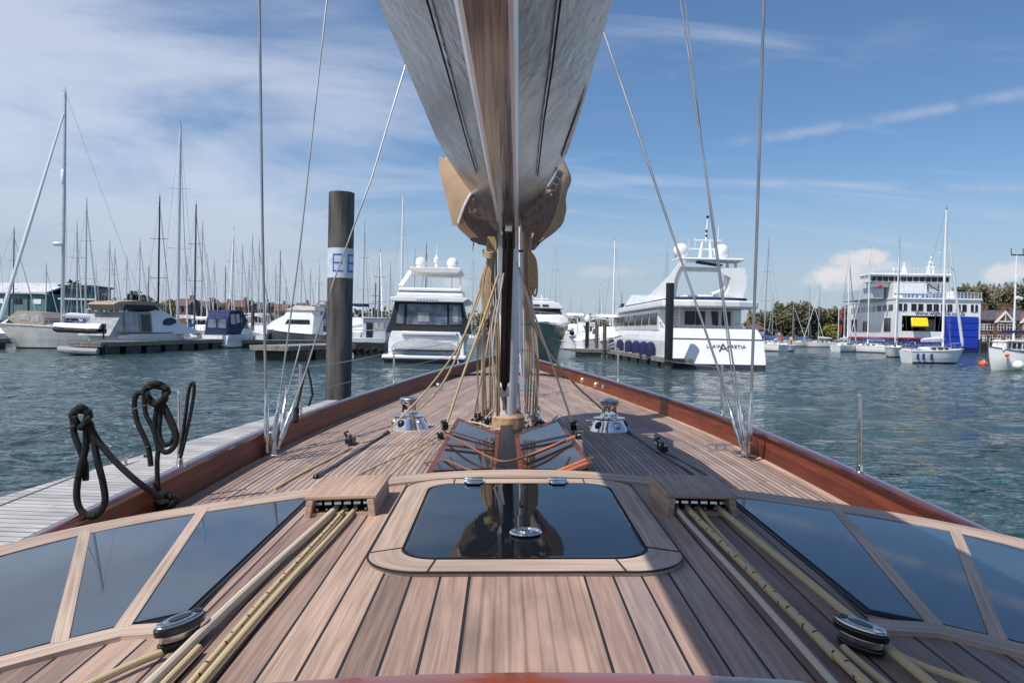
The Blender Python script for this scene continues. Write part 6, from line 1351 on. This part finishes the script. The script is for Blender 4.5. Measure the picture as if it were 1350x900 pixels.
mb.build('deck_seating', 'blue', t, smooth=False)
mb = MB(); mb.lathe((qx(1204), 6, qz(359.8)), [(.9, 0), (.6, .6), (.5, 1.4), (.15, 1.8), (.1, 2.6)], 10); mb.tube([(qx(1190), 6, qz(359.5)), (qx(1190), 6, qz(350.5))], .08, 6); mb.tube([(qx(1188), 6, qz(352)), (qx(1196), 6, qz(352))], .08, 5); mb.build('radar_mast', 'white', t)
mb = MB(); mb.tube([(qx(1233), 5, qz(359)), (qx(1235), 5, qz(341))], [.35, .18], 6); mb.tube([(qx(1240), 5, qz(359)), (qx(1237), 5, qz(341))], [.25, .15], 6); mb.box((qx(1236), 5, qz(350)), (1.5, .5, .3)); mb.box((qx(1236), 5, qz(345)), (1.1, .5, .25)); mb.ball((qx(1236.5), 5, qz(337.5)), .25, 8); mb.build('signal_mast', 'white', t)
# ------------------------------------------------------------------ houses, shed, shore
MT['brick'] = mat('red_brick', (.20, .10, .075), .9, var=.3, scale=2.2); MT['slate'] = mat('slate_roof', (.075, .08, .095), .7, var=.25, scale=1.5)
MT['roofred'] = mat('red_tiles', (.15, .075, .055), .85, var=.3, scale=1); MT['teal'] = mat('teal_cladding', (.10, .20, .20), .7, var=.25, scale=.6, stretch=(8, 8, .5))
MT['roofgrey'] = mat('pale_sheet_roof', (.52, .53, .55), .6, var=.12, scale=.5); MT['bank'] = mat('muddy_bank', (.11, .10, .07), .95, var=.4, scale=.2)
MT['tealdark'] = mat('dark_teal_cladding', (.015, .06, .075), .4, var=.4, scale=.5)
dH = 178.; kh = dH/FPX; hx = lambda px: (px-1290)*kh; hzz = lambda py: (460-py)*kh
def houset(px0, px1, label, gable=True, d=dH):
    t = thing('brick_house', label, 'house', at_dist(px0, d), -.1); k_ = d/FPX; W = (px1-px0)*k_; Z = lambda py: (460-py)*k_
    z0, ze, zr_ = .0, Z(419), Z(406)
    mb = MB(); mb.box((W/2, 4, ze/2), (W, 8, ze)); w_ = mb.build('wall', 'brick', t, smooth=False)
    mb = MB(); mb.yz([(-.4, ze-.1), (4, zr_), (8.4, ze-.1), (8.4, ze+.1), (4, zr_+.25), (-.4, ze+.15)], -.15, W+.15); rf = mb.build('roof', 'slate', t, smooth=False)
    for x in (W*.12, W*.88): mb = MB(); mb.box((x, 4, zr_+.5), (1.1, .8, 1.9)); mb.box((x, 4, zr_+1.5), (1.3, 1.0, .2)); mb.tube([(x-.25, 4, zr_+1.5), (x-.25, 4, zr_+2.0)], .13, 6); mb.tube([(x+.25, 4, zr_+1.5), (x+.25, 4, zr_+2.0)], .13, 6); mb.build('chimney', 'brick', rf, smooth=False)
    if gable:
        mb = MB(); gw = 2.0; cx = W*.5; mb.xz([(cx-gw, 0), (cx+gw, 0), (cx+gw, ze-.2), (cx, Z(408)), (cx-gw, ze-.2)], -1.1, 3); mb.build('bay', 'brick', t, smooth=False)
        mb = MB(); mb.xz([(cx-gw-.3, ze-.5), (cx-gw+.25, ze-.5), (cx, Z(409.5)), (cx+gw-.25, ze-.5), (cx+gw+.3, ze-.5), (cx, Z(406.3))], -1.35, -1.0); mb.xz([(cx-gw*.7, ze-.1), (cx+gw*.7, ze-.1), (cx+gw*.7, ze-.35), (cx-gw*.7, ze-.35)], -1.25, -1.05); mb.tube([(cx, -1.2, ze-.3), (cx, -1.2, Z(408))], .1, 4); mb.build('bargeboard', 'white', rf, smooth=False)
        xs = [(cx-.95, -1.12), (cx+.95, -1.12), (W*.12, -.02), (W*.88, -.02)]
    else: xs = [(W*.2, -.02), (W*.5, -.02), (W*.8, -.02)]
    for x, y in xs:
        for z in (ze*.42, ze*.78): 
            mb = MB(); mb.box((x, y, z), (1.15, .12, 1.35)); wn = mb.build('window', 'win', t, smooth=False); mb = MB(); [mb.box((x+dx, y-.06, z), (.10, .08, 1.5)) for dx in (-.6, 0, .6)]; [mb.box((x, y-.06, z+dz_), (1.3, .08, .1)) for dz_ in (-.7, 0, .7)]; mb.build('window_frame', 'white', wn, smooth=False)
    return t
houset(1288, 1304, 'narrow brick house with a white balcony right beside the ferry', False)
houset(1304, 1337, 'brick house with a white gable, right of the ferry')
houset(1337, 1370, 'brick house with a white gable at the right edge of the picture')
q = thing('quay_wall', 'dark timber quay with posts below the brick houses', 'quay', at_dist(1284, 172), -.1); mb = MB(); mb.box((9, 1, .9), (20, 2, 1.8)); mb.build('wall', 'hulldark', q, smooth=False)
for k in range(12): mb = MB(); mb.tube([(1.6*k-.4, -.3, -1), (1.6*k-.4, -.3, 2.6+.5*(k % 3))], .22, 6); mb.build('post', 'pilewood', q)
mb = MB(); mb.box((9, 0, 3.0), (20, .1, .1)); mb.build('handrail', 'white', q, smooth=False)
bw_ = thing('boat_shed', 'long teal boat shed with a pale sheet roof on the left shore', 'shed', at_dist(-70, 150), -.15)
kb = 150/FPX; Wb = 143*kb; zb0 = ztop(30, 412, 150); ze = ztop(30, 387, 150); zr_ = ztop(30, 373, 150)
mb = MB(); mb.box((Wb/2, 6, ze/2), (Wb, 12, ze)); w_ = mb.build('wall', 'teal', bw_, smooth=False); mb = MB(); mb.yz([(-.5, ze-.1), (6, zr_), (12.5, ze-.1), (12.5, ze+.2), (6, zr_+.25), (-.5, ze+.2)], -.3, Wb+.3); mb.build('roof', 'roofgrey', bw_, smooth=False)
for k in range(5): mb = MB(); mb.box((Wb*(.15+.19*k), -.04, ze-1.5), (1.6, .1, .9)); mb.build('window', 'white' if k in (2, 4) else 'win', bw_, smooth=False)
for k in range(4): mb = MB(); mb.box((Wb*(.25+.19*k), -.08, ze*.5), (.25, .15, ze)); mb.build('downpipe', 'tealdark', bw_, smooth=False)
o2 = thing('waterside_building', 'dark glass fronted building between the boat shed and the beige canopied cruiser', 'building', at_dist(80, 140), .1); ko = 140/FPX
mb = MB(); mb.box((2.6, 4, ztop(95, 378, 140)/2), (5.4, 8, ztop(95, 378, 140))); mb.build('wall', 'tealdark', o2, smooth=False); mb = MB(); mb.box((2.6, 4, ztop(95, 376.5, 140)), (6, 9, .3)); mb.build('roof', 'slate', o2, smooth=False); mb = MB(); mb.box((2.6, -.1, ztop(95, 394, 140)), (6, .5, .25)); mb.build('balcony', 'white', o2, smooth=False)
def landstrip(nm, pts, depth, z):
    mb = MB(); secs = []
    for (px, d, h) in pts:
        p = at_dist(px, d); secs.append([p+Vector((0, 0, -1)), p+Vector((0, 0, z)), p+Vector((0, 6, z+.4)), p+Vector((0, depth*.4, z+h*.5)), p+Vector((0, depth, z+h)), p+Vector((0, depth*1.8, z+h*.6))])
    mb.loft(secs); o = mb.build(nm, 'bank', None); tag(o, kind='structure'); return o
landstrip('left_shore', [(-700, 145, 3), (-200, 146, 3), (0, 148, 2), (130, 158, 2), (300, 178, 2), (460, 195, 2), (650, 215, 2), (800, 230, 2), (960, 235, 2)], 60, .9)
landstrip('right_shore', [(950, 232, 2), (1080, 222, 3), (1160, 215, 3), (1240, 196, 4), (1300, 182, 5), (1400, 178, 6), (1700, 170, 8), (2200, 150, 8)], 90, 1.0)
# low houses with red roofs along the far left shore
rnd = random.Random(21)
for k, (px, w_, pr, d, mt_, wc) in enumerate(((236, 26, 393, 185, 'roofred', 'brick'), (268, 16, 396, 190, 'slate', 'brick'), (292, 14, 398, 188, 'roofred', 'offwhite'), (312, 20, 395, 192, 'roofred', 'brick'), (340, 14, 398, 196, 'slate', 'brick'), (365, 24, 400, 198, 'roofred', 'beige'), (398, 16, 399, 200, 'roofred', 'brick'), (424, 12, 401, 202, 'slate', 'offwhite'), (1012, 40, 427, 226, 'roofred', 'beige'), (700, 30, 418, 230, 'slate', 'brick'))):
    names = ['brick house with a long red roof above the masts on the left shore', 'small slate roofed brick house next to the long red roof', 'pale house with a red roof behind the navy canopied boat', 'brick house with a red roof behind the wooden posts', 'slate roofed brick house left of the slate motor yacht', 'beige house with a wide red roof above the slate motor yacht', 'brick house with a red roof left of the steel pile', 'pale house with a slate roof against the steel pile', 'low shed with a red roof on the far shore right of the superyacht', 'distant slate roofed house behind the green motor yacht']
    W = w_*d/FPX; zr_ = ztop(px, pr, d); ze = zr_-1.8; t = thing('shore_house', names[k], 'house', at_dist(px-w_/2, d), rnd.uniform(-.3, .3))
    mb = MB(); mb.box((W/2, 3, ze/2), (W, 6, ze)); mb.build('wall', wc, t, smooth=False); mb = MB(); mb.yz([(-.3, ze), (3, zr_), (6.3, ze)], -.2, W+.2); rf = mb.build('roof', mt_, t, smooth=False)
    mb = MB(); mb.box((W*.8, 3, zr_+.2), (.7, .6, 1.2)); mb.build('chimney', 'brick', rf, smooth=False)
    for j in range(max(2, int(W/1.6))): mb = MB(); mb.box((W*(j+.5)/max(2, int(W/1.6)), -.03, ze-.9), (.7, .1, .8)); mb.build('window', 'win' if j % 2 else 'white', t, smooth=False)
# ------------------------------------------------------------------ trees
def leafmat(nm, a, b, c):
    m, T, B = newmat(nm); A = T.nodes.new; gi = A('ShaderNodeNewGeometry'); cr = A('ShaderNodeValToRGB'); els = cr.color_ramp.elements; els.new(.5)
    for e, p, c_ in zip(els, (0, .5, 1), (a, b, c)): e.position = p; e.color = (*c_, 1)
    T.links.new(gi.outputs['Random Per Island'], cr.inputs[0]); T.links.new(cr.outputs[0], B.inputs['Base Color']); B.inputs['Roughness'].default_value = .75; return m
MT['leaf'] = leafmat('leaf_olive', (.055, .072, .026), (.10, .105, .045), (.17, .15, .065))
MT['leafb'] = leafmat('leaf_brown', (.085, .075, .048), (.125, .112, .068), (.17, .148, .095))
MT['leafd'] = leafmat('leaf_dark', (.018, .032, .018), (.030, .045, .024), (.05, .065, .03))
MT['leafy'] = leafmat('leaf_yellow', (.16, .17, .03), (.26, .26, .05), (.34, .30, .06))
MT['trunk'] = mat('bark', (.07, .055, .042), .9, var=.3, scale=4)
def leaves(mb, c, rx, ry, rz_, n, s, rnd, lobes=7):
    L_ = [(rnd.uniform(-.6, .6)*rx, rnd.uniform(-.6, .6)*ry, rnd.uniform(-.5, .6)*rz_, rnd.uniform(.35, .6)) for _ in range(lobes)]
    for i in range(n):
        lx, ly, lz, lr = rnd.choice(L_); u = Vector((rnd.gauss(0, 1), rnd.gauss(0, 1), rnd.gauss(0, 1))).normalized()*(rnd.random()**.45)
        p = c+Vector((lx+u.x*rx*lr, ly+u.y*ry*lr, lz+u.z*rz_*lr)); a = Vector((rnd.gauss(0, 1), rnd.gauss(0, 1), rnd.gauss(0, 1))).normalized(); b = a.orthogonal().normalized(); k = s*rnd.uniform(.6, 1.4)
        mb.add([p-a*k-b*k*.5, p+a*k-b*k*.6, p+a*k*.8+b*k*.6, p-a*k*.7+b*k*.7], [(0, 1, 2, 3)])
def tree(px, d, top, wpx, mt, label, z0=1.5, nm='tree', group=None, n=800, seed=0):
    rnd = random.Random(seed+int(px)); H = ztop(px, top, d)-z0; W = wpx*d/FPX; t = thing(nm, label, 'tree', at_dist(px, d, z0), 0, group)
    mb = MB(); mb.tube([(0, 0, -.5), (.1, 0, H*.35), (-.05, .1, H*.7)], [H*.035, H*.026, H*.010], 6)
    for k in range(5): a = rnd.uniform(0, 6.3); mb.tube([(0.05, 0, H*(.3+.07*k)), (math.cos(a)*W*.25, math.sin(a)*W*.25, H*(.55+.06*k))], [H*.014, H*.004], 4)
    mb.build('trunk', 'trunk', t); mb = MB(); leaves(mb, Vector((0, 0, H*.62)), W*.5, W*.5, H*.40, n, .019*H+.12, rnd); mb.build('crown', mt, t, smooth=False); return t
TR = [(92, 160, 372, 26, 'leafd', 'very dark tree rising above the dark glass building'), (124, 165, 376, 22, 'leafb', 'brownish tree right of the dark glass building'), (171, 175, 383, 26, 'leafd', 'dark round tree above the beige canopy, left of the black mast'), (148, 182, 390, 20, 'leafb', 'low brown tree left of the dark round tree'), (196, 182, 390, 22, 'leafb', 'brown tree just left of the black mast'), (218, 178, 392, 22, 'leafy', 'yellow green bush tree right of the black mast'),
      (250, 190, 394, 20, 'leafb', 'brown tree between the tall mast and the dark mast'), (283, 188, 393, 22, 'leafd', 'dark tree above the navy canopied boat'), (330, 196, 396, 18, 'leafb', 'brown tree behind the wooden mooring posts'), (355, 200, 399, 24, 'leaf', 'olive tree above the slate motor yacht'), (382, 202, 400, 18, 'leaf', 'pale olive tree right of the slate motor yacht wheelhouse'), (413, 202, 402, 22, 'leafd', 'dark tree left of the steel pile'), (481, 205, 406, 20, 'leafb', 'brown tree behind the workboat'), (502, 208, 405, 22, 'leafb', 'brown tree left of the flybridge yacht'), (640, 215, 408, 26, 'leafb', 'brown tree behind the halyards'),
      (818, 215, 413, 16, 'leafd', 'small dark tree left of the superyacht bow'), (788, 225, 420, 26, 'leafb', 'low brown trees above the white roofed cruiser'), (1010, 228, 408, 24, 'leaf', 'olive tree right of the superyacht'), (1032, 225, 403, 28, 'leaf', 'green brown tree left of the highest far tree'), (1052, 224, 397, 30, 'leafb', 'highest round tree of the far shore between two pale masts'), (1075, 222, 406, 24, 'leafd', 'dark tree between the two blue covered boats and the ferry'), (1094, 222, 408, 26, 'leaf', 'olive tree behind the yellow bush'), (1110, 220, 402, 26, 'leafd', 'dark tree left of the red banners'), (1124, 218, 399, 24, 'leafb', 'brown tree touching the ferry side'),
      (1096, 214, 427, 18, 'leafy', 'yellow flowering bush on the far shore left of the red banners'), (1084, 216, 434, 16, 'leaf', 'low green bush beside the yellow flowering bush')]
for px, d, top, w_, mt_, lab in TR: tree(px, d, top, w_*1.25, mt_, lab, z0=1.2)
def wood(nm, spans, n, mt, s, seed):
    rnd = random.Random(seed); mb = MB()
    for (px0, px1, d0, d1, t0, t1, zb) in spans:
        for i in range(n):
            u = rnd.random(); px = lerp(px0, px1, u); d = rnd.uniform(d0, d1); top = lerp(t0, t1, u)+rnd.uniform(-2, 6)+2.5*math.sin(px*.33)+1.8*math.sin(px*.9+1); p = at_dist(px, d); H = ztop(px, top, d)
            z = lerp(zb, H, rnd.random()**.8); a = Vector((rnd.gauss(0, 1), rnd.gauss(0, 1), rnd.gauss(0, 1))).normalized(); b = a.orthogonal().normalized(); k = s*rnd.uniform(.5, 1.4); p.z = z
            mb.add([p-a*k-b*k*.5, p+a*k-b*k*.6, p+a*k*.8+b*k*.6, p-a*k*.7+b*k*.7], [(0, 1, 2, 3)])
    o = mb.build(nm, mt, None, smooth=False); tag(o, 'brown and green woodland seen as one mass behind the ' + ('left marina' if 'left' in nm else 'far shore' if 'far' in nm else 'brick houses'), 'woodland', kind='stuff'); return o
wood('left_woodland', [(-300, 130, 175, 200, 392, 392, .5), (130, 450, 200, 225, 398, 406, .5), (450, 1000, 225, 260, 408, 426, .5)], 6500, 'leafb', .50, 1)
wood('far_woodland', [(985, 1135, 232, 262, 413, 405, .5), (1020, 1070, 232, 250, 402, 402, .5)], 8000, 'leaf', .45, 2)
wood('hill_woodland', [(1255, 1300, 215, 250, 380, 376, 1), (1285, 1600, 210, 250, 377, 369, 2)], 15000, 'leafb', .45, 3)
tree(1272, 205, 377, 40, 'leafd', 'very dark evergreen right behind the ferry', z0=3, n=900); tree(1300, 212, 374, 34, 'leaf', 'olive tree on the hill above the brick houses', z0=4, n=600); tree(1347, 208, 366, 26, 'leafd', 'dark evergreen at the right edge on top of the hill', z0=5, n=600); tree(1325, 210, 374, 34, 'leafb', 'bare brown tree on the hill above the white gables', z0=4, n=600)
# ------------------------------------------------------------------ right fishing boat, buoy, banners, people
dW = dwl(1330, 489); kw = dW/FPX; t = thing('fishing_boat', 'small white fishing boat with a wheelhouse cut by the right edge of the picture', 'fishing boat', at_dist(1316, dW), 0)
fxx = lambda px: (px-1307)*kw; fzz = lambda py: (488-py)*kw
mb = MB(); secs = []
for x, hb, zt_ in ((0, .05, fzz(456)), (.35, .55, fzz(457.5)), (1.0, 1.0, fzz(460)), (2.2, 1.25, fzz(463)), (4.5, 1.3, fzz(464)), (6, 1.1, fzz(463))):
    secs.append([Vector((x+ox, s_*hb*k+1.2, z)) for s_, k, z, ox in ((-1, 1, zt_, 0), (-1, .97, zt_*.6, .04), (-1, .8, .1, .25), (-1, .4, -.3, .4), (1, .4, -.3, .4), (1, .8, .1, .25), (1, .97, zt_*.6, .04), (1, 1, zt_, 0))])
mb.loft(secs, cap=True); h = mb.build('hull', 'white', t); mb = MB(); mb.loft([[s_[0]-Vector((0, 0, .12)), s_[-1]-Vector((0, 0, .12))] for s_ in secs]); mb.build('deck', 'offwhite', t)
mb = MB(); mb.tube([s_[0] for s_ in secs], .05, 6); mb.build('rubbing_strake', 'hullgrey', h)
mb = MB(); mb.xz([(fxx(1317), fzz(461)), (fxx(1321), fzz(449)), (fxx(1400), fzz(449)), (fxx(1400), fzz(461))], .3, 2.0); c = mb.build('wheelhouse', 'white', t, smooth=False, bevel=.05)
mb = MB(); mb.xz([(fxx(1319), fzz(449.3)), (fxx(1324), fzz(446.5)), (fxx(1400), fzz(446)), (fxx(1400), fzz(449))], .2, 2.1); mb.build('roof', 'white', c, smooth=False, bevel=.04)
for a, b in ((1322.5, 1327), (1329, 1334), (1336, 1341), (1343.5, 1349)): mb = MB(); mb.xz([(fxx(a), fzz(457.5)), (fxx(a)+.06, fzz(450.5)), (fxx(b), fzz(450.5)), (fxx(b), fzz(457.5))], .26, .31); mb.build('window', 'win', c, smooth=False)
mb = MB(); zm = ztop(1340, 333, dW); mb.tube([(fxx(1340), 1.2, fzz(447)), (fxx(1341.5), 1.2, zm)], [.09, .055], 8); ms = mb.build('mast', 'white', t)
mb = MB(); mb.box((fxx(1342.5), 1.2, ztop(1340, 366, dW)), (.28, .25, .6)); mb.build('radar_reflector', 'white', ms, bevel=.03); mb = MB(); mb.tube([(fxx(1334), 1.2, zm-.05), (fxx(1352), 1.2, zm-.05)], .06, 6); mb.tube([(fxx(1334), 1.2, zm-.05), (fxx(1333.5), 1.2, zm+.5)], .04, 5); mb.tube([(fxx(1350), 1.2, zm-.05), (fxx(1350), 1.2, zm+.5)], .04, 5); mb.build('aerial_bar', 'aludark', ms)
mb = MB(); mb.tube([(fxx(1348), 1.0, ztop(1340, 393, dW)), (fxx(1341), 1.0, ztop(1340, 391, dW))], .14, 6); mb.build('lamp', 'white', ms); mb = MB(); mb.tube([(fxx(1325), 1.2, ztop(1340, 437, dW)), (fxx(1365), 1.2, ztop(1340, 437, dW))], [.12, .16], 6); mb.build('boom', 'navy', ms)
mb = MB(); mb.ball((fxx(1330), -.45, fzz(480)), .42, 14, sz=.95); mb.build('fender', 'white', t); mb = MB(); mb.ball((fxx(1320), .05, fzz(467)), .16, 10); mb.build('fender', 'forange', t)
rails(t, [s_[0] for s_ in secs[:4]], .7, .025, mids=1)
b_ = thing('mooring_buoy', 'orange mooring buoy floating left of the fishing boat', 'buoy', at_dist(1297, dwl(1297, 481)), 0); mb = MB(); mb.ball((0, 0, .1), .42, 16, sz=.8); mb.build('float', 'forange', b_); mb = MB(); mb.tube([Vector((.14*math.cos(a), 0, .52+.14*math.sin(a))) for a in [2*PI*k/12 for k in range(12)]], .025, 6, close=True); mb.build('ring', 'steel', b_)
t = thing('banner', 'tall red banner on a white pole in front of the far trees', 'banner', at_dist(1105, 200), 0); k_ = 200/FPX; mb = MB(); mb.tube([(0, 0, 0), (0, 0, ztop(1108, 404, 200))], .1, 6); mb.build('pole', 'white', t)
for a, b in ((408, 421), (428, 438)): mb = MB(); z1, z0 = ztop(1105, a, 200), ztop(1105, b, 200); mb.box((.35+.1, 0, (z0+z1)/2), (.8, .06, z1-z0)); mb.build('cloth', 'fred', t, smooth=False)
def person(px, d, H, rz, label, top, legs, z0, arms=((.28, .1, .95), (.26, .35, 1.05))):
    """one continuous skinned body, standing"""
    t = thing('person', label, 'person', at_dist(px, d, z0), rz); k = H/1.75
    J = {'pel': (0, 0, .95), 'ch': (0, .02, 1.35), 'nk': (0, .02, 1.5), 'hd': (0, .04, 1.62), 'ht': (0, .04, 1.72), 'ls': (-.2, 0, 1.42), 'le': (-.27, .08, 1.15), 'lh': (-.22, .3, 1.08), 'rs': (.2, 0, 1.42), 're': (.28, .05, 1.15), 'rh': (.26, .22, .98), 'lk': (-.11, .04, .5), 'lf': (-.12, 0, .06), 'lt': (-.12, .16, .03), 'rk': (.11, .08, .5), 'rf': (.14, .02, .06), 'rt': (.15, .18, .03)}
    E_ = [('pel', 'ch'), ('ch', 'nk'), ('nk', 'hd'), ('hd', 'ht'), ('ch', 'ls'), ('ls', 'le'), ('le', 'lh'), ('ch', 'rs'), ('rs', 're'), ('re', 'rh'), ('pel', 'lk'), ('lk', 'lf'), ('lf', 'lt'), ('pel', 'rk'), ('rk', 'rf'), ('rf', 'rt')]
    R_ = dict(pel=.15, ch=.165, nk=.06, hd=.105, ht=.08, ls=.07, le=.055, lh=.045, rs=.07, re=.055, rh=.045, lk=.075, lf=.05, lt=.04, rk=.075, rf=.05, rt=.04)
    ks_ = list(J); me = bpy.data.meshes.new('body'); me.from_pydata([Vector(J[a])*k for a in ks_], [(ks_.index(a), ks_.index(b)) for a, b in E_], []); o = bpy.data.objects.new('body', me); C.objects.link(o)
    sk_ = o.modifiers.new('skin', 'SKIN'); 
    for i, a in enumerate(ks_): me.skin_vertices[0].data[i].radius = (R_[a]*k, R_[a]*k*.8); me.skin_vertices[0].data[i].use_root = (a == 'pel')
    ss_ = o.modifiers.new('sub', 'SUBSURF'); ss_.levels = ss_.render_levels = 1
    dg = bpy.context.evaluated_depsgraph_get(); m2 = bpy.data.meshes.new_from_object(o.evaluated_get(dg)); bpy.data.objects.remove(o); b = bpy.data.objects.new('body', m2); C.objects.link(b); b.parent = t
    m2.materials.clear(); [m2.materials.append(MT[x]) for x in ('skin', top, legs)]
    for p in m2.polygons: z = p.center.z/k; p.material_index = 0 if z > 1.5 or (abs(p.center.x) > .17*k and p.center.y > .2*k and z < 1.2) else (1 if z > .92 else 2); p.use_smooth = True
    mb = MB(); mb.ball(Vector((0, .03, 1.68))*k, .115*k, 10); mb.build('hair', 'woodspar', b); return t
person(1031, 130, 1.8, PI*.9, 'person in a red jacket standing on the small white launch right of the superyacht', 'fred', 'cloth', 1.0)
person(1043, 131, 1.6, PI*.8, 'person in a yellow jacket at the end of the white launch', 'fyel', 'cloth', .95)
person(1023, 131, 1.5, PI, 'person in white beside the red jacket on the launch', 'white', 'cloth', 1.0)
t = thing('launch', 'small low white launch carrying people right of the superyacht', 'launch', at_dist(1022, 131), -.15); h, R = hull(t, 3.6, 2.0, .85, 1.1, .16, .85, 'white', 'offwhite', flare=.1)
mb = MB(); mb.box((.6, 0, 1.1), (.8, 1.1, .6), top=(.8, .8)); mb.build('console', 'white', t, bevel=.05)
